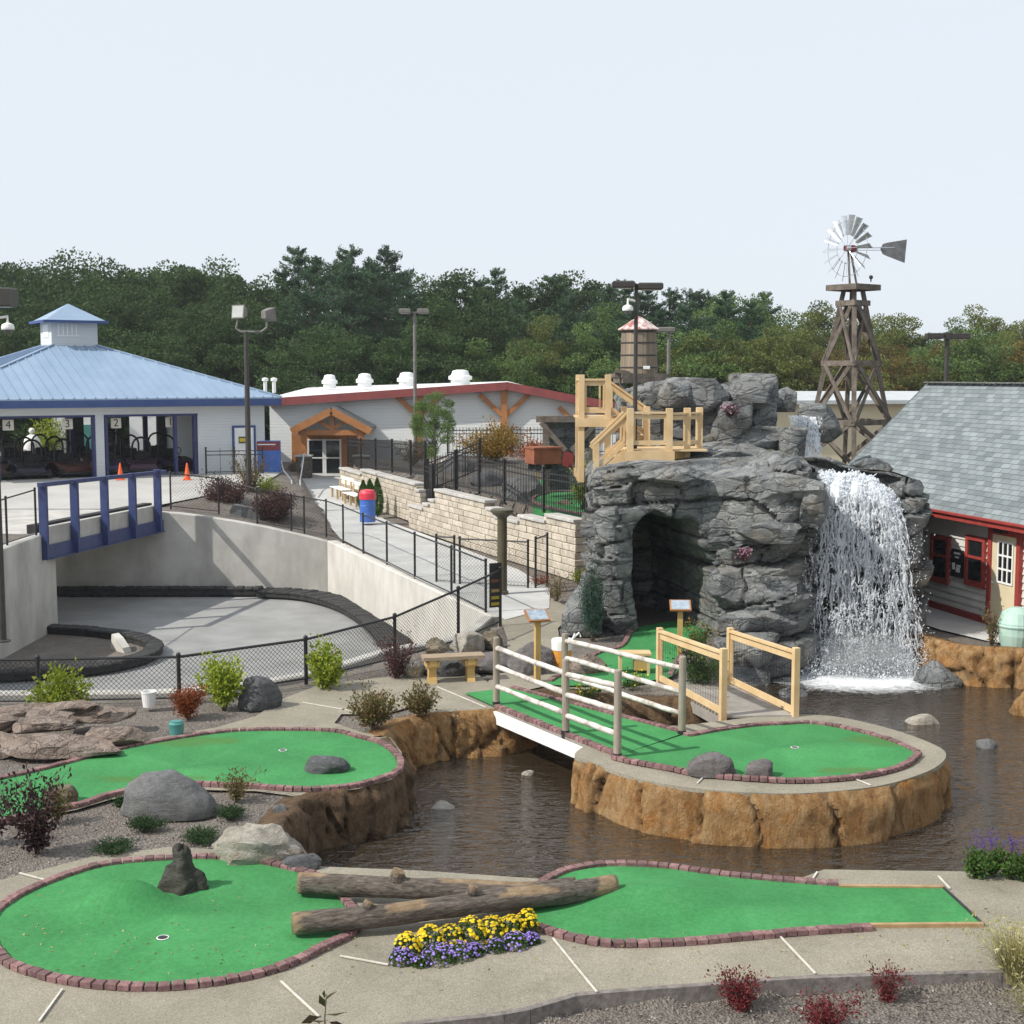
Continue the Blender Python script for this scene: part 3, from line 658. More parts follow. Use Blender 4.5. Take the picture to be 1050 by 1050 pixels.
def rock_mesh(c, r, seed, cuts=14, rough=.06, sub=4, rz=0., flat=.35, soft=.9, boxy=0.):
    v, f = ICO[sub]; v = v.copy(); v = np.sign(v) * np.abs(v) ** (1 - boxy); v = v * (1 - boxy * .12); rr = np.random.RandomState(seed)
    v = v * (1 + fbm(v * 1.1, seed, 3)[:, None] * .14)
    for k in range(cuts):
        n = rr.normal(size=3); n /= np.linalg.norm(n); d = rr.uniform(.62, .92); s = v @ n - d; v = v - n * (np.clip(s, 0, None) * soft)[:, None]
    v = v * (1 + fbm(v * 4, seed + 5, 4)[:, None] * rough)
    v[:, 2] = np.where(v[:, 2] < -flat, -flat + (v[:, 2] + flat) * .1, v[:, 2]); v[:, 2] += flat
    v = v * np.array(r); a = np.array([[math.cos(rz), -math.sin(rz), 0], [math.sin(rz), math.cos(rz), 0], [0, 0, 1]]); v = v @ a.T + np.array(tuple(c))
    b = MB(); b.arr(v, f); return b
def boulder(label, c, r, seed, mt, cuts=14, rough=.06, rz=0., flat=.35, parent=None, name='boulder', cat='boulder', group=None, soft=.9, sub=4, boxy=0.):
    o = obj(name, rock_mesh(c, r, seed, cuts, rough, sub, rz, flat, soft, boxy), mt, parent, label, cat, group, sm=True); o.data.set_sharp_from_angle(angle=R(28)); return o

# ---------------------------------------------------------------- the island
isl = smooth(ISL, True, .12)
tI = thing('pond_island', 'ochre sculpted rock island carrying a green, ringed by pond water', 'rock island', (P(790, 775).x, P(790, 775).y, -1.2))
sheet('collar', isl, .008, M['agg'], tI, th=.06, kind=None)
a_ = sum(isl[i - 1].x * isl[i].y - isl[i].x * isl[i - 1].y for i in range(len(isl)))
bank('rock_face', None, None, isl, M['bank'], 21, out=.10, depth=1.25, side=1 if a_ > 0 else -1, closed=True, amp=.13, cell=.95, parent=tI, lip=-.02, inset=.05)
for (u, v, r, sd, mt, lab) in ((731, 794, (.31, .22, .24), 5, 'boulderpink', 'grey granite boulder on the island green, larger of the two at its front edge'), (780, 796, (.21, .16, .19), 8, 'boulderpink', 'small pinkish boulder on the island green, beside a larger one')):
    boulder(lab, P(u, v, .03), r, sd, M[mt], 9, .05, flat=.3, soft=.75)
# ---------------------------------------------------------------- banks of the pond
def PS(l, step=.1, z=0.): return smooth(PP(l, z), False, step)
bank('pond_bank', 'mossy brown rock bank under the side green, curving to the white stone', 'rock bank', PS([(297, 876), (288, 858), (296, 840), (316, 820), (348, 812), (379, 806), (405, 796), (414, 785), (408, 771), (398, 758)]), M['bankdark'], 31, out=.12, side=1, amp=.10, cell=.45)
bank('pond_bank', 'ochre rock bank below the bench and the plank seat, left of the footbridge', 'rock bank', PS([(392, 757), (410, 744), (440, 735), (475, 731), (508, 729), (535, 722)]), M['bank'], 33, out=.3, side=1, amp=.12, cell=.5)
bank('pond_bank', 'shaded brown bank beyond the footbridge rails', 'rock bank', PS([(535, 722), (560, 709), (620, 714), (690, 718), (748, 717)]), M['bankdark'], 35, out=.2, side=1, amp=.12, cell=.5)
bank('pond_bank', 'ochre rock bank in front of the red-trimmed house', 'rock bank', smooth([V(q) for q in ((8.5, 29.7, 0), (8.82, 28.5, 0), (9.2, 27.75, 0), (9.75, 27.45, 0), (10.4, 27.25, 0))] + PP([(1110, 684), (1200, 735), (1260, 790)]), False, .1), M['bank'], 37, out=.2, side=1, amp=.12, cell=.9, z0=.05)
boulder('orange rock poking out of the water at the right edge', P(1056, 740, -.85), (.45, .4, .5), 41, M['bank'], 12, .08)
for i, (u, v, r, mt, z, lab) in enumerate(((455, 842, (.34, .28, .22), 'bouldercream', -.93, 'pale stone just under the water near the logs'), (542, 797, (.12, .08, .10), 'bouldercream', -.75, 'small white stone in the pond beside the footbridge'), (945, 747, (.3, .2, .2), 'bouldercream', -.80, 'flat wet stone right of the island'), (1012, 772, (.22, .15, .18), 'boulder', -.8, 'grey wet stone at the right side of the pond'), (790, 868, (.2, .12, .12), 'bouldertan', -.86, 'stone at the foot of the island rock'), (955, 835, (.17, .12, .16), 'bouldertan', -.78, 'tan block at the right foot of the island'))):
    boulder(lab, P(u, v, z), r, 50 + i, M[mt], 10, .06)

# ---------------------------------------------------------------- pole footbridge
dirb = (A1 - A0).normalized(); wid = V((dirb.y * -1, dirb.x, 0)); 
if wid.dot(B0 - A0) < 0: wid = -wid
fb = thing('footbridge', 'pole-railed footbridge with green turf leading from the shore to the island', 'footbridge', (A0.x, A0.y, -.4))
dk = MB(); C0 = P(478, 713); 
for p, q, w in (((A0 + B0) / 2, (A1 + B1) / 2, 1.0),):
    pass
pl = [A0, A1, V((B1.x, B1.y, 0)), B0]
dk.add([V((p.x, p.y, .012)) for p in pl] + [V((p.x, p.y, -.10)) for p in pl], [(0, 1, 2, 3), (7, 6, 5, 4), (0, 4, 5, 1), (1, 5, 6, 2), (2, 6, 7, 3), (3, 7, 4, 0)])
obj('deck', dk, M['deckwood'], fb)
sheet('turf_strip', [P(476, 713), A0, A1 + (A1 - A0).normalized() * .05, B1, B0, P(519, 708)], .044, M['turf'], fb, grid=.2, hf=lambda x, y: 0, kind=None)
bb = bricks([A0, A1], .01, False, h=.07, out=.045); obj('brick_border', MB().arr([tuple(v) for v in bb.v], bb.f) if False else bb, M['brick'], fb)
b2 = MB(); pts = resample([B0, B1], .118)
for i in range(len(pts) - 1): c = (pts[i] + pts[i + 1]) / 2 + V((.03, .04, 0)); d = pts[1] - pts[0]; b2.box((c.x, c.y, .045), (.106, .10, .07), math.atan2(d.y, d.x), .006)
obj('brick_border', b2, M['brick'], fb)
wb = MB(); o_ = -wid * .07
wb.beam(A0 + o_ + V((0, 0, -.10)) - dirb * .1, A1 + o_ + V((0, 0, -.12)) - dirb * .25, .06, .20); wb.beam(B0 - o_ + V((0, 0, -.10)), B1 - o_ + V((0, 0, -.12)), .06, .20)
obj('side_beam', wb, M['whitepaint'], fb)
nearb = [P(509, 725), P(580, 755), P(633, 779)]; farb = [P(579, 717), P(699, 755)]
def fpost(p, h, r=.058):
    b = MB(); b.path([p + V((0, 0, -.05)), p + V((0, 0, h * .5)), p + V((0, 0, h - .02)), p + V((0, 0, h))], [r * 1.03, r, r * .98, r * .86], 14); o = obj('post', b, M['postwood'], fb, sm=False)
    k = MB(); k.tube(p + V((0, 0, -.06)), p + V((0, 0, .10)), r * 1.14, n=14); obj('post_shoe', k, M['black'], o)
HN = [1.22, 1.24, 1.30]
for p, h in zip(nearb, (1.20, 1.22, 1.34)): fpost(p, h)
for p, h in zip(farb, (1.16, 1.27)): fpost(p, h)
def pole(p, q, r=.042):
    rr = random.Random(int(p.x * 999)); n = 7; pts = []
    for i in range(n + 1): pts.append(p.lerp(q, i / n) + V((0, 0, rr.uniform(-.008, .008))))
    b = MB(); b.path(pts, [r * rr.uniform(.9, 1.1) for _ in pts], 10); obj('rail', b, M['railwood'], fb, sm=True)
Zv = lambda z: V((0, 0, z))
for z0, z1 in ((1.02, .99), (.70, .68), (.36, .36)): pole(nearb[0] + Zv(z0), nearb[1] + Zv(z1))
for z0, z1 in ((.98, 1.10), (.66, .74), (.33, .38)): pole(nearb[1] + Zv(z0), nearb[2] + Zv(z1))
for z0, z1 in ((1.04, 1.08), (.74, .70), (.42, .36)): pole(farb[0] + Zv(z0), farb[1] + Zv(z1))
# ---------------------------------------------------------------- lumber boardwalk to the island
bw = thing('boardwalk', 'short plank boardwalk with two new lumber guard rails, right of the footbridge', 'boardwalk', (P(745, 720).x, P(745, 720).y, -.2))
n0, n1, f0, f1 = P(676, 700), P(741, 736), P(748, 702), P(815, 735)
b = MB(); k = 22
for i in range(k):
    t = (i + .5) / k; p, q = n0.lerp(n1, t), f0.lerp(f1, t); w = (n1 - n0).length / k - .012; b.beam(p + Zv(.012), q + Zv(.012), w, .035)
obj('planks', b, M['deckwood'], bw)
b = MB()
for p, q in ((n0, n1), (f0, f1)): b.beam(p + Zv(-.1), q + Zv(-.1), .06, .17)
obj('joist', b, M['deckwood'], bw)
for p, q, hs in ((n0, n1, (1.02, 1.16)), (f0, f1, (1.05, 1.16))):
    for r_, h in ((p, hs[0]), (q, hs[1])):
        b = MB(); b.box((r_.x, r_.y, h / 2 - .05), (.10, .10, h + .1), math.atan2((q - p).y, (q - p).x), .006); obj('post', b, M['lumber'], bw)
    b = MB(); d = (q - p).normalized() * .05
    b.beam(p + d + Zv(hs[0] - .06), q - d + Zv(hs[1] - .08), .10, .04); b.beam(p + d + Zv(hs[0] - .15), q - d + Zv(hs[1] - .17), .04, .10); obj('top_rail', b, M['lumber'], bw)
    b = MB(); b.beam(p + d + Zv(.10), q - d + Zv(.10), .04, .11); obj('bottom_rail', b, M['lumber'], bw)
    for e, s in ((p, 1), (q, -1)):
        b = MB(); c = e + (q - p).normalized() * .075 * s; hh = hs[0] if s > 0 else hs[1]; b.beam(c + Zv(.16), c + Zv(hh - .22), .04, .05); obj('rail_frame', b, M['lumber'], bw)
    b = MB(); g0, g1 = p + d * 1.5, q - d * 1.5; ln = (g1 - g0).length; m = int(ln / .1)
    for i in range(m + 1): c = g0.lerp(g1, i / m); b.tube(c + Zv(.15), c + Zv(hs[0] - .2 + (hs[1] - hs[0]) * i / m), .0022, n=3)
    for z in np.arange(.22, .95, .1): b.tube(g0 + Zv(z), g1 + Zv(z + .05), .0022, n=3)
    obj('wire_mesh', b, M['black'], bw)

# ---------------------------------------------------------------- the two logs
def log(label, pts, rad, bare, knots, seed):
    sp = smooth(pts, False, .05); n = len(sp); k = 28; vs = []; s_ = []; ang = []
    L = [0]
    for i in range(1, n): L.append(L[-1] + (sp[i] - sp[i - 1]).length)
    dtot = (sp[-1] - sp[0]).normalized(); a = dtot.cross(V((0, 0, 1))).normalized(); c = a.cross(dtot).normalized()
    f_ = []
    for i in range(n):
        t = L[i] / L[-1]; r0 = rad[0] + (rad[1] - rad[0]) * t
        if i == 0 or i == n - 1: r0 *= .93
        for j in range(k):
            th = 2 * math.pi * j / k; vs.append(tuple(sp[i] + r0 * (math.cos(th) * a + math.sin(th) * c))); s_.append(t); ang.append(th)
    vs = np.array(vs); s_ = np.array(s_); ang = np.array(ang); ctr = np.repeat(np.array([tuple(p) for p in sp]), k, 0)
    local = np.stack([s_ * L[-1] * 6, np.cos(ang) * 3.2, np.sin(ang) * 3.2], 1)
    d = fbm(local * .5, seed, 3) * .05 + np.abs(fbm(local * np.array([.9, 2.4, 2.4]), seed + 2, 3)) * -.07
    bar = np.zeros(len(s_))
    for (t0, t1, a0, a1) in bare:
        w = fbm(local, seed + 7, 3) * .03
        q = (s_ + w > t0) & (s_ + w < t1) & (np.cos(ang - (a0 + a1) / 2) > math.cos((a1 - a0) / 2)); bar[q] = 1
    d = np.where(bar > .5, -.03 + d * .25, d); vs = ctr + (vs - ctr) * (1 + d)[:, None]
    f = [(i * k + j, i * k + (j + 1) % k, i * k + k + (j + 1) % k, i * k + k + j) for i in range(n - 1) for j in range(k)]
    b = MB(); b.arr(vs, f); b.add([sp[0] + dtot * .02, sp[-1] - dtot * .02], [])
    e0, e1 = n * k, n * k + 1; b.f += [(e0, (j + 1) % k, j) for j in range(k)] + [(e1, (n - 1) * k + j, (n - 1) * k + (j + 1) % k) for j in range(k)]
    bar = np.concatenate([bar, [1, 1]]); bar[:k] = 1; bar[(n - 1) * k:n * k] = 1
    o = obj('fallen_log', b, M['bark'], None, label, 'log', 'fallen logs across the greens', sm=True)
    at = o.data.attributes.new('bare', 'FLOAT', 'POINT'); at.data.foreach_set('value', bar.astype(np.float32))
    # the bark pattern runs along the log: rotate the mesh into the object's own axis
    rz = math.atan2(dtot.y, dtot.x); m = Matrix.Rotation(-rz, 4, 'Z'); o.data.transform(m); o.rotation_euler = (0, 0, rz)
    for (t, h, r) in knots:
        i = int(t * (n - 1)); p = sp[i] + c * (rad[0] + (rad[1] - rad[0]) * t) * .85
        kb_ = MB(); q = p - o.location; q = m.to_3x3() @ q; kb_.path([q, q + V((0, -.02, h * .6)), q + V((.02, -.02, h))], [r * 1.35, r * 1.05, r], 12)
        ob = obj('branch_stub', kb_, M['bark'], o, sm=False, local=True)
        at2 = ob.data.attributes.new('bare', 'FLOAT', 'POINT'); vals = [0.] * len(ob.data.vertices); vals[-12:] = [1.] * 12; at2.data.foreach_set('value', vals)
    return o
def onlog(u, v, r): q = P(u, v, r + .03); return q
PI = math.pi
log('front log with a bare patch in its middle, reaching onto both greens', [onlog(300, 947, .13), onlog(400, 938, .15), onlog(500, 924, .16), onlog(570, 917, .15), onlog(632, 911, .13) + V((0, .1, 0))], (.115, .120), [(0, .035, -9, 9), (.27, .38, .6, 2.6), (.62, .78, .5, 2.0), (.93, 1.01, -9, 9)], [(.22, .07, .05), (.54, .09, .05)], 3)
log('rear log with one branch stub on top, along the pond edge', [onlog(306, 905, .14), onlog(400, 910, .15), onlog(480, 912, .15), onlog(540, 914, .13), onlog(590, 908, .11)], (.120, .10), [(0, .10, .9, 2.2), (.52, .85, 1.1, 1.9)], [(.37, .10, .07)], 6)
# stump on the round green
v, f = ICO[4]; v = v.copy(); th = np.arctan2(v[:, 1], v[:, 0]); zz = (v[:, 2] + 1) / 2
rad = .23 * (1 - zz) ** 1.6 + .105; rad = rad * .80; lobes = 1 + .22 * np.cos(th * 5 + 1) * (1 - zz) ** 1.2
top = np.clip(zz * 1.25, 0, 1); q = np.stack([np.cos(th) * rad * lobes * np.sqrt(np.clip(1 - np.clip((zz - .8) / .2, 0, 1) ** 2, 0, 1)), np.sin(th) * rad * lobes * .8 * np.sqrt(np.clip(1 - np.clip((zz - .8) / .2, 0, 1) ** 2, 0, 1)), top * .42 + np.clip(zz - .8, 0, 1) * .25 * np.sin(th * 2 + 1)], 1)
q = q * (1 + fbm(q * 9, 4, 4)[:, None] * .16); c = P(188, 911, .02); b = MB(); b.arr(q + np.array(tuple(c)), f)
obj('tree_stump', b, M['stump'], None, 'weathered grey tree stump standing on the round green', 'stump', sm=True)

# ---------------------------------------------------------------- boulders and ledge on the left
boulder('big smooth grey boulder between the side green and the round green', P(175, 833), (.66, .42, .42), 61, M['boulder'], 4, .035, flat=.25, soft=.5)
boulder('cream-white pitted stone at the pond edge above the round green', P(268, 880), (.55, .36, .34), 62, M['bouldercream'], 16, .09, flat=.3)
boulder('flat-topped grey granite rock sitting on the side green', P(333, 790, .03), (.36, .24, .20), 63, M['boulderdark'], 18, .05, flat=.25)
boulder('rounded dark boulder on the mulch below the wire fence', P(266, 726), (.38, .28, .40), 64, M['boulderdark'], 8, .04, flat=.3, soft=.7)
boulder('small tan stone behind the purple shrub at the left', P(62, 824), (.22, .16, .2), 65, M['bouldertan'], 10, .05)
boulder('small grey stone on the mulch beside the brown bank', P(287, 833), (.10, .08, .09), 66, M['boulder'], 10, .05)
boulder('pale fist-sized stone beside the cream-white stone', P(226, 871), (.10, .07, .08), 67, M['bouldercream'], 10, .05)
boulder('dark wedge rock at the waterline below the cream-white stone', P(310, 890), (.22, .18, .14), 68, M['boulderdark'], 14, .06)
lg = thing('rock_ledge', 'layered pinkish rock ledge on the mulch, left of the shrubs', 'rock ledge', P(80, 765))
for i, (u, v, r, z, rz) in enumerate(((90, 778, (1.05, .45, .28), 0, .1), (145, 768, (.62, .4, .30), 0, .25), (20, 775, (.7, .42, .26), 0, 0), (-30, 775, (.7, .42, .3), 0, 0), (70, 766, (.62, .4, .22), .28, .1), (125, 752, (.7, .4, .24), .22, .15), (20, 763, (.6, .4, .22), .22, 0), (100, 752, (.5, .35, .2), .40, .1), (75, 762, (.45, .3, .18), .42, 0), (-20, 763, (.6, .4, .2), .2, 0), (60, 745, (.8, .35, .16), .2, .05))):
    p = P(u, v); boulder(None, p + V((-.45, .15, z * .70)), (r[0], r[1], r[2] * .68), 80 + i, M['ledge'], 22, .05, rz, .7, lg, 'slab', None, soft=1., boxy=.55)
# rocks behind the bench
for i, (u, v, r, mt, lab) in enumerate(((460, 692, (.5, .35, .32), 'boulderdark', 'dark rock behind the plank bench, left of the pile'), (505, 686, (.75, .4, .3), 'boulderpink', 'long pinkish rock behind the right end of the plank bench'), (545, 690, (.55, .4, .4), 'boulderpink', 'pinkish boulder beside the sign post by the footbridge'), (600, 690, (.5, .3, .3), 'rocky', 'reddish boulder under the footbridge far rail'), (448, 672, (.35, .3, .3), 'bouldertan', 'tan rock in the pile beyond the bench'), (480, 668, (.4, .3, .38), 'bouldercream', 'pale rock on top of the pile beyond the bench'), (505, 664, (.3, .25, .3), 'bouldertan', 'brown rock at the right end of the pile'), (425, 693, (.3, .25, .25), 'bouldercream', 'small pale rock left of the bench'))):
    boulder(lab, P(u, v), r, 100 + i, M.get(mt, M['ledge']), 16, .06, rz=.2 * i)
# ---------------------------------------------------------------- plank bench
bn = thing('plank_bench', 'backless plank bench on two carved wooden pedestals at the path edge', 'bench', P(465, 698))
p0, p1 = P(443, 700), P(482, 698); a = p0 + (p0 - p1) * .25; c = p1 + (p1 - p0) * .35
b = MB(); b.beam(a + Zv(.47), c + Zv(.47), .36, .06); obj('seat', b, M['benchwood'], bn)
d = (p1 - p0).normalized(); nrm = V((-d.y, d.x, 0))
for q in (p0, p1):
    b = MB(); pr = [(-.16, 0), (-.09, .12), (-.10, .25), (-.17, .33), (-.17, .44), (.17, .44), (.17, .33), (.10, .25), (.09, .12), (.16, 0)]
    b.extr([q + nrm * y + Zv(z) - d * .07 for y, z in pr], d * .14); obj('pedestal', b, M['signwood'], bn)
    b = MB(); b.box(q + Zv(.36), (.24, .30, .12), math.atan2(d.y, d.x), .01); obj('bracket', b, M['signwood'], bn)
# ---------------------------------------------------------------- hole signs
def hole_sign(label, base, h, yaw, w=.42):
    t = thing('hole_sign', label, 'sign', base, 'hole signs on wooden posts'); b = MB(); b.box((0, 0, h / 2), (.10, .10, h), yaw, .006); obj('post', b, M['signwood'], t, local=True)
    up = V((math.sin(yaw) * .5, -math.cos(yaw) * .5, .85)).normalized(); rt = V((math.cos(yaw), math.sin(yaw), 0)); fw = up.cross(rt)
    c = V((0, 0, h + .04)); pl = [c + rt * i * w / 2 + fw * j * .16 for i, j in ((-1, -1), (1, -1), (1, 1), (-1, 1))]
    b = MB(); b.extr(pl, -up * .04); o = obj('sign_board', b, M['timber'], t, local=True)
    b = MB(); b.extr([c + up * .003 + (p - c) * .86 for p in pl], up * .004); obj('sign_face', b, M['signface'], o, local=True); return t
hole_sign('slanted hole sign on a yellow post beside the footbridge', P(551, 700), 1.22, .35)
hole_sign('slanted hole sign on a post by the cave mouth', P(697, 674), 1.02, -.05)
# orange pail planter, wooden box seat
q = P(576, 688); b = MB(); b.lathe(q, [(.17, 0), (.185, .30), (.19, .50), (.19, .52)], 22); t = obj('bucket_bin', b, M['orangewood'], None, 'orange tub with a white top band behind the footbridge rail', 'tub')
b = MB(); b.lathe(q + Zv(.42), [(.196, 0), (.20, .18), (.19, .2), (.15, .2)], 22); obj('white_band', b, M['whitepaint'], t)
b = MB(); b.tube(q + V((.2, 0, .6)), q + V((.25, 0, .72)), .02); b.path([q + V((.2, 0, .62)), q + V((.33, 0, .74)), q + V((.36, 0, .66))], .018); obj('handle', b, M['whitepaint'], t)
q = P(650, 692); bx = thing('ball_box', 'low wooden table box with a plank top behind the footbridge rails', 'wooden box', q)
b = MB(); b.box(q + Zv(.42), (.62, .34, .05), .0, .005); obj('top', b, M['lumber'], bx)
b = MB(); b.box(q + V((.14, 0, .25)), (.30, .26, .28), 0, .005); obj('box', b, M['signwood'], bx)
for s in (-1, 1): b = MB(); b.box(q + V((s * .26, 0, .2)), (.05, .28, .40), 0); obj('leg', b, M['lumber'], bx)
# bucket and green riser
q = P(153, 728); b = MB(); b.lathe(q + Zv(.06), [(.10, 0), (.125, .24), (.13, .24), (.13, .26), (.11, .26), (.095, .05)], 20); t = obj('white_bucket', b, M['whitepaint'], None, 'white plastic bucket on the mulch behind the rock ledge', 'bucket'); b = MB(); b.path([q + V((.13 * math.cos(x), -.02, .30 - .12 * math.sin(x) * .6)) for x in np.linspace(0, PI, 9)], .005, 5); obj('handle', b, M['galv'], t)
q = P(181, 753); b = MB(); b.lathe(q, [(.105, 0), (.115, .12), (.12, .16), (.12, .18), (.10, .20)], 20); t = obj('valve_box', b, M['teal'], None, 'green plastic utility riser standing on the mulch', 'utility box'); b = MB(); b.lathe(q + Zv(.2), [(.09, 0), (.09, .015), (.02, .02)], 16); obj('lid', b, M['teal'], t)
# ---------------------------------------------------------------- retaining walls of the sunken kart track
def wall(name, label, pts, ztop, zbot, th, mt, side=1, group=None):
    """straight-sided concrete wall following pts (plan) with its own top height per point"""
    q = [V((p[0], p[1], 0)) for p in pts]; n = len(q); nr = []
    for i in range(n):
        d = (q[min(i + 1, n - 1)] - q[max(i - 1, 0)]).normalized(); nr.append(V((d.y, -d.x, 0)) * side)
    b = MB(); vs = []
    for i in range(n):
        for o, z in ((0, zbot), (0, ztop[i] - .03), (.03, ztop[i]), (th - .03, ztop[i]), (th, ztop[i] - .03), (th, zbot)): vs.append(q[i] + nr[i] * o + Zv(z))
    fs = [(i * 6 + k, i * 6 + 6 + k, i * 6 + 6 + (k + 1) % 6, i * 6 + (k + 1) % 6) for i in range(n - 1) for k in range(5)]
    fs += [tuple(range(6))[::-1], tuple(range((n - 1) * 6, n * 6))]
    b.add(vs, fs); return obj(name, b, mt, None, label, 'retaining wall', group)
bx_ = np.linspace(-30, -6.4, 24); zt = [(.93 if x < -12.1 else .93 + (x + 12.1) / 5.7 * -1.05 - .12 * math.sin((x + 12.1) / 5.7 * PI) * -1) for x in bx_]
wall('retaining_wall', 'grey stained concrete wall behind the sunken track, running back under the blue bridge', [(x, 47) for x in bx_], zt, -2.1, .35, M['conc'], -1)
p = [(-6.4 + 5.95 * t, 47 - 15.75 * t) for t in np.linspace(0, 1, 12)]
wall('retaining_wall', 'pale concrete wall along the right side of the sunken track below the ramp fence', p, [-.10 + .13 * t for t in np.linspace(0, 1, 12)], -2.1, .42, M['conclight'], -1)
nl = smooth([(-.42, 31.25, 0), (-1.05, 28.6, 0), (-2.3, 27.5, 0), (-3.75, 25.1, 0), (-5.7, 23.75, 0), (-8.7, 23.5, 0), (-16, 23.2, 0)], False, .5)
wall('retaining_wall', 'low concrete wall top along the near edge of the sunken track under the wire fence', [(q.x, q.y) for q in nl], [.05] * len(nl), -2.1, .28, M['conc'], 1)
wall('retaining_wall', 'left concrete abutment wall that carries the near end of the blue bridge', [(-13.6, 40.35), (-13.6, 38), (-13.6, 36), (-13.6, 33), (-13.6, 30), (-13.6, 26), (-13.6, 23)], [1.02, 1.0, .98, .8, .5, .2, .05], -2.1, .4, M['conc'], 1)
wall('retaining_wall', 'concrete abutment face beneath the blue bridge deck', [(-14.0, 40.0), (-30, 40.0)], [.62, .62], -2.1, .35, M['conc'], -1)
# expansion lines / cracks on the track floor are in the material; tyre barriers
def tyre_barrier(name, label, pts, h=.42, w=.45):
    q = resample([V((p[0], p[1], 0)) for p in pts], .32); t = thing(name, label, 'barrier', (q[0].x, q[0].y, -1.98)); b = MB(); c = MB(); rr = random.Random(4)
    for i in range(len(q) - 1):
        m = (q[i] + q[i + 1]) / 2; d = q[i + 1] - q[i]; a = math.atan2(d.y, d.x)
        b.box((m.x, m.y, -1.985 + h / 2), (.33, w, h - .08), a + rr.uniform(-.05, .05), .04)
        c.box((m.x, m.y, -1.985 + h - .06), (.30, w + .06, .10 + rr.uniform(-.03, .03)), a + rr.uniform(-.08, .08), .03)
    obj('tyre_row', b, M['rubber'], t); obj('belt_top', c, M['rubber'], t); return t
tyre_barrier('tyre_barrier', 'black rubber barrier at the foot of the long grey wall behind the track', [(x, 46.6) for x in np.linspace(-29, -8.6, 30)], .34, .4)
tyre_barrier('tyre_barrier', 'black rubber barrier curving along the pale wall on the right of the track', [(q.x, q.y) for q in smooth([V(q) for q in ((-8.6, 46.45, 0), (-7.0, 45.9, 0), (-5.5, 44.0, 0), (-4.35, 41.3, 0), (-3.55, 38.6, 0), (-3.0, 36, 0), (-2.9, 33.2, 0), (-3.4, 31, 0), (-4.2, 29.3, 0))], False, .3)], .30, .85)
tyre_barrier('tyre_barrier', 'black rubber barrier at the near edge of the track under the wire fence', [(q.x - .1, q.y + .55) for q in nl[6:]], 1.55, .4)
# the inner island of the track
ip = smooth([V(q) for q in ((-19, 40.6, 0), (-13.5, 39.6, 0), (-11.2, 38.6, 0), (-9.9, 37.2, 0), (-9.75, 35.6, 0), (-10.6, 34.2, 0), (-12.2, 33.5, 0), (-14, 33.2, 0))], False, .3)
tyre_barrier('tyre_barrier', 'black rubber barrier looping round the gravel island inside the track', [(q.x, q.y) for q in ip], .30, .42)
sheet('gravel_island', [V((q.x - .1, q.y, 0)) for q in ip] + [V((-19, 33.4, 0))], -1.93, M['mulch'])
b = MB(); b.extr([V((-11.1, 37.2, -1.93)), V((-10.55, 36.6, -1.93)), V((-10.6, 36.6, -1.78)), V((-10.85, 36.9, -1.58)), V((-11.05, 37.15, -1.5))], V((.14, .2, 0))); obj('concrete_block', b, M['conclight'], None, 'pale leaning concrete block at the tip of the gravel island', 'block')

# ---------------------------------------------------------------- blue bridge
br = thing('track_bridge', 'blue railed bridge carrying the kart road over the sunken track', 'bridge', (-13.6, 43.5, 0))
E0, E1 = V((-13.62, 39.6, 0)), V((-12.15, 46.9, 0)); d = (E1 - E0).normalized(); L = (E1 - E0).length; nr = V((-d.y, d.x, 0))
b = MB(); b.add([E0 + Zv(.98), E1 + Zv(.95), E1 + nr * 6 + Zv(.95), E0 + nr * 6 + Zv(.98), E0 + Zv(.66), E1 + Zv(.62), E1 + nr * 6 + Zv(.62), E0 + nr * 6 + Zv(.66)], [(0, 1, 2, 3), (7, 6, 5, 4), (0, 4, 5, 1), (1, 5, 6, 2), (2, 6, 7, 3), (3, 7, 4, 0)]); obj('deck', b, M['conc'], br)
b = MB(); b.beam(E0 - nr * .06 + Zv(.46), E1 - nr * .06 + Zv(.44), .12, .40); b.beam(E0 - nr * .06 + Zv(.27), E1 - nr * .06 + Zv(.25), .24, .035); obj('girder', b, M['bluepaint'], br)
b = MB(); b.beam(E0 + nr * .1 + Zv(1.08), E1 + nr * .1 + Zv(1.05), .2, .22); obj('deck_curb', b, M['conc'], br)
b = MB(); b.beam(E0 + nr * .45 + Zv(1.12), E1 + nr * .45 + Zv(1.09), .3, .26); obj('tyre_row', b, M['rubber'], br)
for u in (38.5, 71, 102, 131, 157):
    # where that column of the photo crosses the bridge edge
    r_ = ray(u, 500); k = r_.x / r_.y; t = (k * E0.y - E0.x) / (d.x - k * d.y); q = E0 + d * t - nr * .16
    b = MB(); b.beam(q + Zv(.28), q + Zv(2.42), .12, .24, up=nr); obj('post', b, M['bluepaint'], br)
b = MB(); b.beam(E0 - nr * .16 + Zv(2.47) - d * .5, E1 - nr * .16 + Zv(2.30) + d * .1, .16, .12); obj('top_rail', b, M['bluepaint'], br)
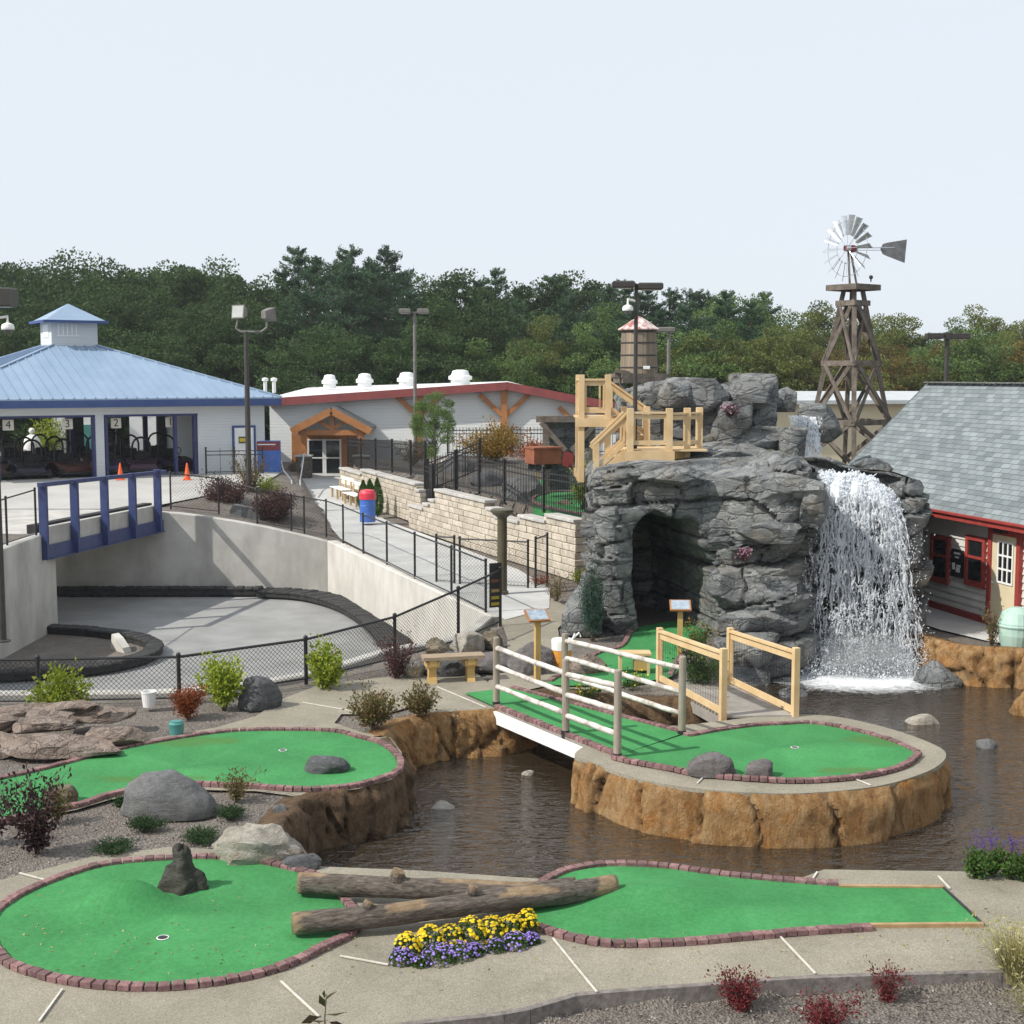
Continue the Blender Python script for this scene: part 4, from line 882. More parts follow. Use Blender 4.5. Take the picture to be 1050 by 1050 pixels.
# ---------------------------------------------------------------- chain-link fences
def weave(b, p, q, z0p, z0q, z1p, z1q, sp=.075, w=.0045):
    """diamond wire mesh between two posts as thin crossing wires"""
    L = (q - p).length; h = max(z1p - z0p, z1q - z0q); d = (q - p) / L
    def pt(s, z):
        t = s / L; lo = z0p + (z0q - z0p) * t; hi = z1p + (z1q - z1p) * t; return V((p.x + d.x * s, p.y + d.y * s, lo + (hi - lo) * z / h))
    for sg in (1, -1):
        s = -h
        while s < L + h:
            a, c = (s, s + h) if sg > 0 else (s + h, s)
            za, zc = 0., h
            # clip to the panel
            def cl(a, za, c, zc):
                if a < 0: t = (0 - a) / (c - a) if c != a else 0; a, za = 0, za + (zc - za) * t
                if a > L: t = (L - a) / (c - a); a, za = L, za + (zc - za) * t
                return a, za
            if (a < 0 and c < 0) or (a > L and c > L): s += sp; continue
            a2, za2 = cl(a, za, c, zc); c2, zc2 = cl(c, zc, a, za)
            A, C = pt(a2, za2), pt(c2, zc2); e = C - A; up = V((-d.x * e.z, -d.y * e.z, e.x * d.x + e.y * d.y)); up = up.normalized() * w * .5 if up.length > 1e-6 else Zv(w * .5)
            n = len(b.v); b.v += [A + up, A - up, C - up, C + up]; b.f.append((n, n + 1, n + 2, n + 3)); s += sp
def chain_fence(label, posts, hs, group=None, mesh=True, pr=.032, sp=.075, w=.0045, bottom=True):
    """posts: points with z at the ground; one thing with posts, top rail and woven mesh as parts"""
    t = thing('chain_link_fence', label, 'fence', posts[0], group)
    for p, h in zip(posts, hs):
        b = MB(); b.tube(p - Zv(.05), p + Zv(h), pr, n=10); b.ball(p + Zv(h + .01), pr * 1.25, 10, 5); obj('post', b, M['black'], t)
    b = MB(); b.path([p + Zv(h - .03) for p, h in zip(posts, hs)], pr * .72, 8); obj('top_rail', b, M['black'], t)
    if bottom:
        b = MB(); b.path([p + Zv(.06) for p, h in zip(posts, hs)], pr * .5, 6); obj('bottom_rail', b, M['black'], t)
    if mesh:
        b = MB()
        for i in range(len(posts) - 1): p, q = posts[i], posts[i + 1]; weave(b, p, q, p.z + .06, q.z + .06, p.z + hs[i] - .03, q.z + hs[i + 1] - .03, sp, w)
        obj('wire_mesh', b, M['black'], t)
    return t
# near fence on top of the low wall
npx = [(513, 640), (470, 659), (405, 678), (314, 699), (184, 719), (40, 722), (-110, 724)]
nps = [P(u, v, .05) for u, v in npx]
nh = []
for q, (u, v) in zip(nps, ((513, 583), (470, 603), (405, 631), (314, 654), (184, 672), (40, 677), (-110, 682))): nh.append(max(.8, D(u, v, q.y).z - .05))
chain_fence('black wire fence along the near edge of the sunken kart track, behind the mulch shrubs', nps, nh, sp=.085, w=.0075, pr=.035)
# ramp fence on the pale wall, rising to the shrubs
rp = [V((-.62, 31.9, .02)), V((-1.55, 34.6, 0)), V((-2.7, 37.6, 0)), V((-3.75, 40.6, -.02)), V((-4.75, 43.3, -.04)), V((-5.75, 46.2, -.05)), V((-6.5, 47.5, .02)), V((-7.3, 47.7, .12)), V((-7.75, 47.7, .2)), V((-8.95, 47.7, .42)), V((-10.4, 48.2, .75)), V((-12.0, 47.8, .97))]
chain_fence('black wire fence beside the ramp walk on top of the pale and grey concrete walls', rp, [1.25] * len(rp), sp=.12, w=.005)
# gate across the walk
g0, g1, g2, g3 = V((-2.05, 36.7, .02)), V((-1.55, 36.4, .02)), V((-1.4, 36.3, .02)), V((.42, 35.6, .02))
chain_fence('narrow black wire panel beside the walkway gate', [g0, g1], [1.28, 1.28], sp=.10, w=.005)
chain_fence('wide black wire gate across the concrete walk below the block wall', [g2, g3], [1.26, 1.26], sp=.10, w=.005)
chain_fence('open black gate leaf folded against the block wall', [V((.62, 35.6, .02)), V((.95, 36.5, .02))], [1.34, 1.34], sp=.10, w=.005)
# notice board hanging on the fence end post
q = D(508, 600, nps[0].y - .05); b = MB(); b.box(q + V((.0, 0, 0)), (.30, .02, 1.0), .5, .004); nb = obj('notice_board', b, M['black'], None, 'dark narrow notice hanging on the end post of the wire fence', 'notice sign')
for i, (z, c) in enumerate(((-.42, 'yellow'), (-.28, 'yellow'), (-.12, 'signwood'), (.1, 'rust'))):
    b = MB(); m_ = Matrix.Rotation(.5, 3, 'Z'); b.box(q + m_ @ V((0, -.013, z)), (.22, .006, .07), .5); obj('printed_panel', b, M[c], nb)
# speaker column with flat cap
q = V((-.25, 34.6, 0)); c = thing('lamp_bollard', 'tall olive column with a flat flared cap beside the walkway gate', 'column', q)
b = MB(); b.lathe(q, [(.16, 0), (.16, .1), (.125, .12), (.125, 2.05)], 20); obj('column', b, M['olive'], c)
b = MB(); b.lathe(q + Zv(2.0), [(.13, 0), (.30, .14), (.30, .2), (.26, .22)], 20); obj('cap', b, M['olive'], c)
# ---------------------------------------------------------------- kart pavilion
A = R(32); ca, sa = math.cos(A), math.sin(A); PC = V((-20.8, 64.6, 0)); G0 = 1.2
def pv(a, o, z): return PC + V((a * ca + o * sa * -1 * -1 * -1, a * sa + o * ca * 1, 0)) + Zv(z) if False else V((PC.x + a * ca - o * sa, PC.y + a * sa + o * ca, z))
pa = thing('kart_pavilion', 'white open-sided go-kart pavilion with a blue metal hip roof and cupola', 'pavilion', PC + Zv(G0))
EV, AP, S = 4.62, 7.35, 7.5
crn = [pv(-S, -S, EV), pv(S, -S, EV), pv(S, S, EV), pv(-S, S, EV)]; apx = pv(0, 0, AP)
b = MB()
for i in range(4):
    p, q = crn[i], crn[(i + 1) % 4]; b.add([p, q, apx, p - Zv(.06), q - Zv(.06), apx - Zv(.06)], [(0, 1, 2), (5, 4, 3), (0, 3, 4, 1)])
rf = obj('roof', b, M['bluemetal'], pa)
b = MB()
for i in range(4):
    p, q = crn[i], crn[(i + 1) % 4]; k = 34
    for j in range(1, k):
        t = j / k; e = p.lerp(q, t); s = 1 - abs(2 * t - 1); mid = (p + q) / 2; top = e + (apx - mid) * s; b.beam(e + Zv(.02), top + Zv(.02), .05, .05)
obj('standing_seam', b, M['bluemetal'], rf)
b = MB()
for i in range(4): b.beam(crn[i] + Zv(.03), apx + Zv(.03), .14, .06)
obj('hip_cap', b, M['bluemetal'], rf)
for i in range(4):
    b = MB(); p, q = crn[i], crn[(i + 1) % 4]; nrm = (PC - (p + q) / 2); nrm.z = 0; nrm.normalize(); b.beam(p - nrm * -.03 - Zv(.2), q - nrm * -.03 - Zv(.2), .05, .34); obj('fascia', b, M['navy'], pa)
b = MB(); b.add([c_ - Zv(.30) for c_ in crn], [(0, 1, 2, 3)]); obj('soffit', b, M['whitepaint'], pa)
W_ = 6.9
def box_pv(b, a0, a1, o0, o1, z0, z1):
    b.add([pv(a, o, z) for z in (z0, z1) for o in (o0, o1) for a in (a0, a1)], [(0, 2, 3, 1), (4, 5, 7, 6), (0, 1, 5, 4), (2, 6, 7, 3), (0, 4, 6, 2), (1, 3, 7, 5)])
def ahit(u):
    r_ = ray(u, 450); k = r_.x / r_.y; X0, Y0 = PC.x + W_ * sa, PC.y - W_ * ca; return (k * Y0 - X0) / (ca - k * sa)
aL, aP0, aP1, aO1 = ahit(-2), ahit(97), ahit(107), ahit(203); OT = 3.92
b = MB(); box_pv(b, -W_, W_, -W_, -W_ + .2, OT, EV - .3); box_pv(b, aO1, W_, -W_, -W_ + .2, G0, OT); box_pv(b, aP0, aP1, -W_, -W_ + .2, G0, OT); box_pv(b, -W_, aL, -W_, -W_ + .2, G0, OT)
obj('front_wall', b, M['siding_pav'], pa)
b = MB(); box_pv(b, W_ - .2, W_, -W_ + .2, W_, G0, EV - .3); obj('side_wall', b, M['siding_pav'], pa)
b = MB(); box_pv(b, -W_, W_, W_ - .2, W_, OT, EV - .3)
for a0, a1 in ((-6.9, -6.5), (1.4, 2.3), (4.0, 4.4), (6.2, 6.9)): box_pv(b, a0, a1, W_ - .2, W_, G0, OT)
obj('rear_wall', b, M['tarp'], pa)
for a in (aL, aP0 - .02, aP1 + .1, aO1 - .12, aO1 - 1.0): 
    b = MB(); box_pv(b, a - .06, a + .06, -W_ - .02, -W_ + .25, G0, OT); obj('door_jamb', b, M['bluedark'], pa)
b = MB(); box_pv(b, aL, aP0, -W_ - .02, -W_ + .22, OT - .09, OT); box_pv(b, aP1, aO1, -W_ - .02, -W_ + .22, OT - .09, OT); obj('door_head', b, M['bluedark'], pa)
dl, dr = ahit(238), ahit(262)
b = MB(); box_pv(b, dl + .1, dr - .1, -W_ - .03, -W_ + .02, G0, 3.25); dd = obj('door', b, M['whitepaint'], pa)
b = MB(); box_pv(b, dl, dl + .1, -W_ - .05, -W_ + .02, G0, 3.35); box_pv(b, dr - .1, dr, -W_ - .05, -W_ + .02, G0, 3.35); box_pv(b, dl + .1, dr - .1, -W_ - .05, -W_ + .02, 3.25, 3.35); obj('door_frame', b, M['navy'], dd)
b = MB(); box_pv(b, dl + .3, dr - .25, -W_ - .05, -W_ - .03, 2.55, 2.85); obj('door_sign', b, M['olive'], dd)
b = MB(); box_pv(b, dl + .33, dr - .28, -W_ - .055, -W_ - .05, 2.62, 2.78); obj('door_sign_panel', b, M['yellow'], dd)
# interior posts
for a, o in ((-3.5, 0), (0, 0), (3.5, 0)):
    b = MB(); box_pv(b, a - .1, a + .1, o - .1, o + .1, G0, OT + .3); obj('column', b, M['bluedark'], pa)
# cupola
cu = obj('cupola', (lambda b: (box_pv(b, -1.05, 1.05, -1.05, 1.05, AP - .6, AP + .75), b)[1])(MB()), M['siding_pav'], pa)
b = MB(); q = [pv(x, y, AP + .72) for x, y in ((-1.45, -1.45), (1.45, -1.45), (1.45, 1.45), (-1.45, 1.45))]; t_ = pv(0, 0, AP + 1.6)
for i in range(4): b.add([q[i], q[(i + 1) % 4], t_], [(0, 1, 2)])
b.add(q, [(3, 2, 1, 0)]); obj('cupola_roof', b, M['bluemetal'], cu)
b = MB()
for i in range(4): b.beam(q[i], q[(i + 1) % 4], .06, .12)
obj('cupola_fascia', b, M['navy'], cu)
b = MB(); box_pv(b, -1.07, -1.05, -.5, .5, AP + .02, AP + .62); obj('louver', b, M['whitepaint'], cu)
b = MB()
for i in range(5): box_pv(b, -.75 + i * .2, -.7 + i * .2, -1.085, -1.05, AP + .1, AP + .62)
box_pv(b, -.8, .2, -1.08, -1.05, AP + .05, AP + .1); obj('louver', b, M['whitepaint'], cu)
# lane number boards
def text_mesh(s, size, depth=.006):
    c = bpy.data.curves.new('t', 'FONT'); c.body = s; c.size = size; c.extrude = depth; c.align_x = 'CENTER'; c.align_y = 'CENTER'; o = bpy.data.objects.new('t', c); COL.objects.link(o)
    dg = bpy.context.evaluated_depsgraph_get(); me = o.evaluated_get(dg).to_mesh(); vs = [tuple(v.co) for v in me.vertices]; fs = [tuple(p.vertices) for p in me.polygons]; o.evaluated_get(dg).to_mesh_clear(); bpy.data.objects.remove(o); return vs, fs
for s, u in (('4', 10), ('3', 71), ('2', 121), ('1', 177)):
    a = ahit(u) + .02; z = 3.55; w = .22
    b = MB(); box_pv(b, a - w, a + w, -W_ + .30, -W_ + .33, z - .22, z + .22); t = obj('lane_sign', b, mat('lane_board_' + s, (.60, .57, .50), (.66, .63, .56), 3), None, {'4': 'pale board with a 4, leftmost of the hanging lane boards', '3': 'pale board with a 3 hanging before the white shed', '2': 'pale board with a 2 hanging just right of the white pillar', '1': 'pale board with a 1, rightmost of the hanging lane boards'}[s], 'number sign')
    vs, f = text_mesh(s, .46); b = MB(); b.add([pv(a + x, -W_ + .295 - zz, z + y) for x, y, zz in vs], f); obj('numeral', b, M['black'], t)
    b = MB(); box_pv(b, a - .01, a + .01, -W_ + .31, -W_ + .32, z + .22, OT + .1); obj('hanger', b, M['black'], t)
# ---------------------------------------------------------------- go-karts
def kart():
    t = thing('go_kart', 'dark go-kart with a roll hoop parked in the pavilion', 'go-kart', (0, 0, 0), 'go-karts parked in the pavilion')
    b = MB(); b.add([(-.55, -.95, .12), (.55, -.95, .12), (.55, .95, .12), (-.55, .95, .12), (-.42, -.95, .34), (.42, -.95, .34), (.55, .95, .42), (-.55, .95, .42), (-.55, .1, .45), (.55, .1, .45)], [(3, 2, 1, 0), (0, 1, 5, 4), (4, 5, 9, 8), (8, 9, 6, 7), (1, 2, 6, 9, 5), (2, 3, 7, 6), (3, 0, 4, 8, 7)]); obj('body', b, None or M['kartbody'], t, local=True)
    b = MB(); b.box((0, 0, .15), (1.35, 2.2, .10), 0, .04); obj('bumper_frame', b, M['black'], t, local=True)
    b = MB(); b.box((0, .35, .50), (.5, .1, .45), 0, .04); b.box((0, .05, .40), (.5, .5, .12), 0, .04); obj('seat', b, M['rubber'], t, local=True)
    b = MB(); b.path([(-.32, .55, .3), (-.32, .55, .85)] + [(.32 * math.cos(x), .55, .85 + .32 * math.sin(x)) for x in np.linspace(PI, 0, 9)] + [(.32, .55, .3)], .035, 8); obj('roll_hoop', b, M['black'], t, local=True)
    b = MB(); n = 14
    b.path([(.15 * math.cos(x), -.30 - .05 * math.sin(x), .66 + .13 * math.sin(x)) for x in np.linspace(0, 2 * PI, n)], .014, 6); b.tube((0, -.3, .66), (0, -.6, .36), .015); obj('steering_wheel', b, M['black'], t, local=True)
    for x in (-.56, .56):
        for y in (-.65, .62):
            b = MB(); b.path([(x - .09, y, .14), (x - .07, y, .14), (x + .07, y, .14), (x + .09, y, .14)], [.10, .14, .14, .10], 14); o = obj('wheel', b, M['rubber'], t, local=True)
            b = MB(); b.tube((x - .095, y, .14), (x + .095, y, .14), .06, n=10); obj('rim', b, M['galv'], o, local=True)
    return t
t = NT('kart_body_paint'); oi = t.n.new('ShaderNodeObjectInfo'); t.col(t.ramp(oi.outputs['Random'], [(0., (.012, .012, .02)), (.4, (.02, .03, .10)), (.7, (.10, .012, .015)), (1., (.012, .05, .025))])); t.p.inputs['Roughness'].default_value = .35; M['kartbody'] = t.m
k0 = kart(); first = True
for i, (a, o) in enumerate([(x, y) for y in (-5.0, -2.2, .6) for x in (-6.2, -4.6, -3.0, -1.4, .2, 1.8)] + [(3.4, -3.6), (3.6, -.6)]):
    k = k0 if i == 0 else copy_tree(k0); k.scale = (1.25, 1.25, 1.35); k.location = pv(a + (.3 if o > -4 else 0), o, G0 + .03); k.rotation_euler = (0, 0, A + (-.25 if i % 3 else .15))
for u, v, lab in ((123.5, 491, 'left orange traffic cone in front of the kart pavilion'), (192, 491, 'right orange traffic cone in front of the kart pavilion')):
    q = D(u, v, 57.2); q.z = gz(q.x, q.y) + .03; t = thing('traffic_cone', lab, 'traffic cone', q, 'traffic cones at the pavilion'); b = MB(); b.box(q + Zv(.02), (.36, .36, .04), .3, .01); obj('base', b, M['orange'], t); b = MB(); b.lathe(q + Zv(.04), [(.14, 0), (.03, .66), (.02, .68)], 16); obj('cone', b, M['orange'], t)
LX0 = lambda u, y: (u - 525) / 1400 * y
# white dome shape with a ball and a white shed seen through the pavilion
q = V((LX0(33, 74), 74, 1.0)); t = thing('dome_post', 'rounded white shape topped with a ball seen through the kart pavilion', 'white figure', q); b = MB(); b.lathe(q, [(.46, 0), (.46, .9), (.40, 1.15), (.26, 1.34), (.10, 1.42)], 20); obj('dome', b, M['whitepaint'], t, sm=True); b = MB(); b.ball(q + Zv(1.62), .16, 14, 10); obj('ball_top', b, M['whitepaint'], t, sm=True)
def shed(name, label, c, w, d_, h, rz, roof, wallm='whitepaint', cat='shed'):
    t = thing(name, label, cat, c); b = MB(); b.box(c + Zv(h / 2), (w, d_, h), rz); obj('wall', b, M[wallm], t); m = Matrix.Rotation(rz, 3, 'Z')
    b = MB(); pr = [(-w / 2 - .2, h), (0, h + w * .13), (w / 2 + .2, h), (w / 2 + .2, h - .12), (0, h + w * .13 - .12), (-w / 2 - .2, h - .12)]
    b.extr([c + m @ V((x, -d_ / 2 - .2, z)) for x, z in pr], m @ V((0, d_ + .4, 0))); obj('roof', b, M[roof], t)
    b = MB(); b.box(c + m @ V((w * .2, -d_ / 2 - .02, 1.0)), (.9, .05, 2.0), rz); obj('door', b, M['teal'], t); return t
shed('white_shed', 'white shed seen through the left bay of the kart pavilion', V((LX0(82, 80), 80, .8)), 2.6, 4, 3.3, .2, 'whiteroof')
shed('white_trailer', 'long white building seen through the right bay of the kart pavilion', V((LX0(180, 82), 82, .6)), 5, 4, 3.5, .2, 'whiteroof', cat='building')
# ---------------------------------------------------------------- long low building
BY = 70.0
lb = thing('long_building', 'long pale building with a maroon roof edge and cedar braces behind the course', 'building', (-2, BY, .38))
prof = [(-12.4, 4.46), (-12.0, 4.47), (-.25, 5.27), (3.45, 4.56), (9, 3.6)]
b = MB(); fr = [V((x, BY, z - .3)) for x, z in prof]; bk = [V((x, BY, .2)) for x, z in prof]; n = len(prof)
b.add(fr + bk, [(i, i + n, i + n + 1, i + 1) for i in range(n - 1)]); b.add([V((-12.4, BY, .2)), V((-12.4, 86, .2)), V((-12.4, 86, 4.2)), V((-12.4, BY, 4.16)), V((9, BY, .2)), V((9, 86, .2)), V((9, 86, 3.3)), V((9, BY, 3.3))], [(0, 1, 2, 3), (7, 6, 5, 4)]); obj('wall', b, M['siding_far'], lb)
b = MB(); bz = [4.88, 4.89, 5.24, 4.31, 3.1]
top = [V((x, BY - .55, z)) for x, z in prof]; tb = [V((x - .25 if i == 0 else x, 86, z)) for i, ((x, _), z) in enumerate(zip(prof, bz))]
b.add(top + tb, [(i, i + 1, i + 1 + n, i + n) for i in range(n - 1)]); b.add([p - Zv(.12) for p in top + tb], [(i, i + n, i + 1 + n, i + 1) for i in range(n - 1)]); rf = obj('roof', b, M['whiteroof'], lb)
b = MB()
for i in range(n - 1): b.beam(top[i] + V((0, -.03, -.20)), top[i + 1] + V((0, -.03, -.20)), .06, .40)
obj('fascia', b, M['maroon'], lb)
b = MB()
for i in range(n - 1): b.add([top[i] - Zv(.4), top[i + 1] - Zv(.4), V((top[i + 1].x, BY - .004, top[i + 1].z - .4)), V((top[i].x, BY - .004, top[i].z - .4))], [(0, 1, 2, 3)])
obj('soffit', b, M['maroon'], lb)
for u in (430, 517, 598):
    x = (u - 525) / 1400 * BY; b = MB(); zt_ = 4.86 if u != 598 else 4.2
    b.box((x, BY - .17, (.3 + zt_) / 2), (.32, .32, zt_ - .3), 0, .01); po = obj('timber_post', b, M['timber'], lb)
    for s in (-1, 1):
        b = MB(); b.beam((x + s * .12, BY - .17, zt_ - 1.25), (x + s * 1.25, BY - .17, zt_ - .12 - (0 if u == 430 and s > 0 else .1)), .2, .22); obj('brace', b, M['timber'], po)
for u, v0, v1, y, s in ((338, 396, 384, 80, .46), (374, 395, 383, 78.5, .5), (417, 394, 380, 77, .54), (472, 392, 377, 74.5, .64)):
    q = D(u, v0, y); b = MB(); b.lathe(q - Zv(.12), [(s * .8, 0), (s * .8, .25), (s, .27), (s, .45), (s * .8, .5), (s * .72, .62), (s * .66, .74), (s * .3, .8)], 20); obj('roof_vent', b, M['whitepaint'], None, {338: 'leftmost white mushroom vent on the long white roof', 374: 'second white mushroom vent from the left on the long roof', 417: 'third white mushroom vent from the left, beside the tall light pole', 472: 'largest white mushroom vent, nearest the roof peak'}[u], 'roof vent', 'roof vents on the long building', sm=False)
for u, v0, v1 in ((272, 399, 390), (281, 399, 387)):
    q = D(u, v0, 74); b = MB(); b.lathe(q - Zv(.2), [(.10, 0), (.10, .62), (.17, .64), (.17, .78), (.05, .82)], 14); obj('roof_pipe', b, M['whitepaint'], None, 'short white roof pipe beside the blue roof corner, %s of two' % ('left' if u == 272 else 'right'), 'roof pipe')
# entrance canopy with stone piers
CX = lambda u, y: (u - 525) / 1400 * y
cy = 67.6; ec = thing('entrance_canopy', 'cedar gable canopy on stone piers over the glass entrance doors', 'canopy', (CX(338, cy), cy, .38))
xl, xr, xm = CX(300, cy), CX(381, cy), CX(341, cy); ze, zp = D(0, 441, cy).z, D(0, 420, cy).z
b = MB()
for x, z, x2, z2 in ((xl, ze, xm, zp), (xm, zp, xr, ze)): b.add([V((x, cy - .3, z + .14)), V((x2, cy - .3, z2 + .14)), V((x2, BY - .01, z2 + .14)), V((x, BY - .01, z + .14)), V((x, cy - .3, z)), V((x2, cy - .3, z2)), V((x2, BY - .01, z2)), V((x, BY - .01, z))], [(0, 1, 2, 3), (7, 6, 5, 4), (0, 4, 5, 1), (2, 6, 7, 3), (0, 3, 7, 4), (1, 5, 6, 2)])
obj('roof', b, M['vanegrey'], ec)
b = MB(); b.beam((xl, cy - .32, ze - .06), (xm, cy - .32, zp - .06), .14, .34); b.beam((xm, cy - .32, zp - .06), (xr, cy - .32, ze - .06), .14, .34); obj('gable_beam', b, M['timber'], ec)
b = MB(); b.beam((xl + .3, cy, ze - .12), (xr - .3, cy, ze - .12), .22, .26); obj('tie_beam', b, M['timber'], ec)
b = MB(); b.beam((xm, cy, ze), (xm, cy, zp - .1), .2, .2); obj('king_post', b, M['timber'], ec)
for s in (-1, 1): b = MB(); b.beam((xm, cy, ze + .05), (xm + s * .9, cy, ze + .58), .14, .16); obj('strut', b, M['timber'], ec)
for x in (xl + .55, xr - .5):
    b = MB(); b.box((x, cy, (1.35 + ze - .2) / 2 + .4), (.26, .26, ze - .2 - 1.7), 0); obj('column', b, M['timber'], ec)
    v, f = ICO[3]; b = MB(); b.box((x, cy, .95), (.72, .72, 1.3), 0, .03); o = obj('stone_pier', b, M['stonepier'], ec); b = MB(); b.box((x, cy, 1.64), (.84, .84, .09), 0, .015); obj('pier_cap', b, M['caps'], o)
dx0, dx1 = CX(315, BY - .1), CX(350, BY - .1); zt_ = D(0, 450, BY - .1).z
b = MB(); b.box(((dx0 + dx1) / 2, BY - .04, 1.4), (dx1 - dx0 + 1.6, .06, 2.5), 0); obj('cedar_panel', b, M['timber'], ec)
for k in (0, 1):
    x0 = dx0 + (dx1 - dx0) / 2 * k; x1 = x0 + (dx1 - dx0) / 2; b = MB()
    for (p, q) in (((x0 + .05, .42), (x0 + .05, zt_)), ((x1 - .05, .42), (x1 - .05, zt_)), ((x0, zt_ - .05), (x1, zt_ - .05)), ((x0, .47), (x1, .47)), ((x0, 1.4), (x1, 1.4))): b.beam((p[0], BY - .11, p[1]), (q[0], BY - .11, q[1]), .06, .09, up=(0, 1, 0) if p[0] != q[0] else (1, 0, 0))
    o = obj('glass_door', b, M['whitepaint'], ec); b = MB(); b.box(((x0 + x1) / 2, BY - .09, (zt_ + .42) / 2), (x1 - x0 - .1, .02, zt_ - .5), 0); obj('pane', b, M['glass'], o)
# landing and steps
b = MB(); b.add([V(q) for q in ((-11.2, 62.5, .44), (-8.6, 62.5, .42), (-6.2, 69.9, .44), (-11.4, 69.9, .44))], [(0, 1, 2, 3)]); obj('entrance_slab', b, M['walk'], kind='structure')

# plain black railing continuing the bridge line towards the left edge
chain_fence('thin black railing on the left abutment next to the blue bridge', [V((-13.75, 39.2, 1.0)), V((-13.78, 37.0, 1.0)), V((-13.8, 34.6, .9))], [1.35, 1.3, 1.3], mesh=False)
# ---------------------------------------------------------------- tan block retaining wall with grey caps
def wpt(t, off=0.):
    d = (WALL1 - WALL0).normalized(); bow = V((-d.y, d.x, 0)) * (-.35 * math.sin(PI * t)); return WALL0.lerp(WALL1, t) + bow + V((-d.y, d.x, 0)) * off
def block_wall(label, t0, t1, ztops, base, off=0.):
    t_ = thing('block_wall', label, 'block wall', wpt((t0 + t1) / 2, off)); Lw = (WALL1 - WALL0).length; rr = random.Random(int(t0 * 100)); b = MB(); c = MB()
    ch = .2; d = (WALL1 - WALL0).normalized(); n_ = V((-d.y, d.x, 0))
    # ztops: list of (t, z) steps
    def zt(t):
        z = ztops[0][1]
        for a, q in ztops:
            if t >= a: z = q
        return z
    k = 0; z = base
    while z < 2.2:
        s = t0 * Lw - (.0 if k % 2 else .22)
        while s < t1 * Lw - .05:
            w = .45 * rr.uniform(.85, 1.15); a, e = max(s, t0 * Lw), min(s + w, t1 * Lw)
            if e - a > .08 and z + ch <= zt((a + e) / 2 / Lw) + .04:
                p, q = wpt(a / Lw, off), wpt(e / Lw, off); m = (p + q) / 2; dd = q - p
                b.box((m.x + n_.x * .15, m.y + n_.y * .15, z + ch / 2), (dd.length - .012, .34 + rr.uniform(-.025, .025), ch - .012), math.atan2(dd.y, dd.x), .018)
            s += w
        z += ch; k += 1
    obj('blocks', b, M['blockwall'], t_)
    steps = ztops + [(t1, None)]
    for (a, z0), (e, _) in zip(steps[:-1], steps[1:]):
        a = max(a, t0); s = a * Lw; nb = math.floor((z0 - base + .04) / ch) * ch + base
        while s < e * Lw - .05:
            q1 = min(s + .6 * rr.uniform(.9, 1.1), e * Lw); p, q = wpt(s / Lw, off), wpt(q1 / Lw, off); m = (p + q) / 2 + n_ * .14; dd = q - p
            c.box((m.x, m.y, nb + .055), (dd.length - .01, .44, .10), math.atan2(dd.y, dd.x), .015); s = q1
    obj('cap_stones', c, M['caps'], t_); return t_
block_wall('tan block wall behind the white slatted benches, under the black picket fence', .0, .49, [(0, 1.42), (.16, 1.55), (.38, 1.70), (.47, 1.35)], .15)
block_wall('tan block wall below the stair gate, stepping up towards the grey rock cave', .47, 1.0, [(.47, .95), (.535, 1.15), (.56, 1.35), (.585, 1.75), (.765, 1.55), (.79, 1.35), (.86, 1.55), (.93, 1.6)], .0, -.28)
# ---------------------------------------------------------------- black picket fences
def picket_fence(label, pts, h=1.2, sp=.115, posts=None, group=None):
    t = thing('picket_fence', label, 'fence', pts[0], group); q = pts
    for p in (posts or pts): b = MB(); b.box((p.x, p.y, p.z + h / 2 + .04), (.075, .075, h + .12), .3); b.box((p.x, p.y, p.z + h + .12), (.10, .10, .03), .3); obj('post', b, M['black'], t)
    for zz in (.12, h - .22, h - .05):
        b = MB()
        for i in range(len(q) - 1): b.beam(q[i] + Zv(zz), q[i + 1] + Zv(zz), .03, .04)
        obj('rail', b, M['black'], t)
    b = MB()
    for i in range(len(q) - 1):
        n = max(1, int((q[i + 1] - q[i]).xy.length / sp))
        for k in range(n): c = q[i].lerp(q[i + 1], (k + .5) / n); b.box((c.x, c.y, c.z + .06 + h * .5), (.020, .020, h + .04), .2)
    obj('pickets', b, M['black'], t, kind='stuff'); return t
f1 = [wpt(t, .35) + Zv(z) for t, z in ((0, 1.5), (.1, 1.55), (.2, 1.65), (.3, 1.75), (.4, 1.82), (.47, 1.88))]
picket_fence('black picket fence on the tan wall above the white benches', f1)
picket_fence('black picket gate panel closing the stair gap in the tan wall', [wpt(.485, .2) + Zv(1.0), wpt(.53, .1) + Zv(1.0)], 1.35)
picket_fence('black stair railing climbing right from the wall gap', [wpt(.53, .15) + Zv(1.05), wpt(.61, .2) + Zv(1.72)], 1.2)
picket_fence('black stair railing climbing from the gap, left and farther from the camera', [wpt(.485, .3) + Zv(1.3), wpt(.47, 2.5) + Zv(2.0)], 1.15)
f2 = [wpt(t, .25) + Zv(z) for t, z in ((.61, 1.74), (.69, 1.74), (.77, 1.66), (.88, 1.60), (.985, 1.62))]
picket_fence('black picket fence on the tan wall next to the rock cave', f2, 1.2)
f3 = [V((-3.0, 63.8, 1.9)), V((0, 64.3, 1.9)), V((3.2, 64.6, 1.9)), V((6, 64.8, 1.9))]
picket_fence('far black picket fence in front of the long pale building', f3, 1.2, .16)
f4 = [V((-10.5, 58.5, 1.1)), V((-9.8, 60.5, .9)), V((-9.9, 62.6, .6))]
picket_fence('short black railing by the pavilion door and dark blue panel', [V((-13.6, 60.6, 1.2)), V((-12.4, 60.9, 1.2)), V((-11.2, 61.2, 1.2))], 1.1, 1.0)
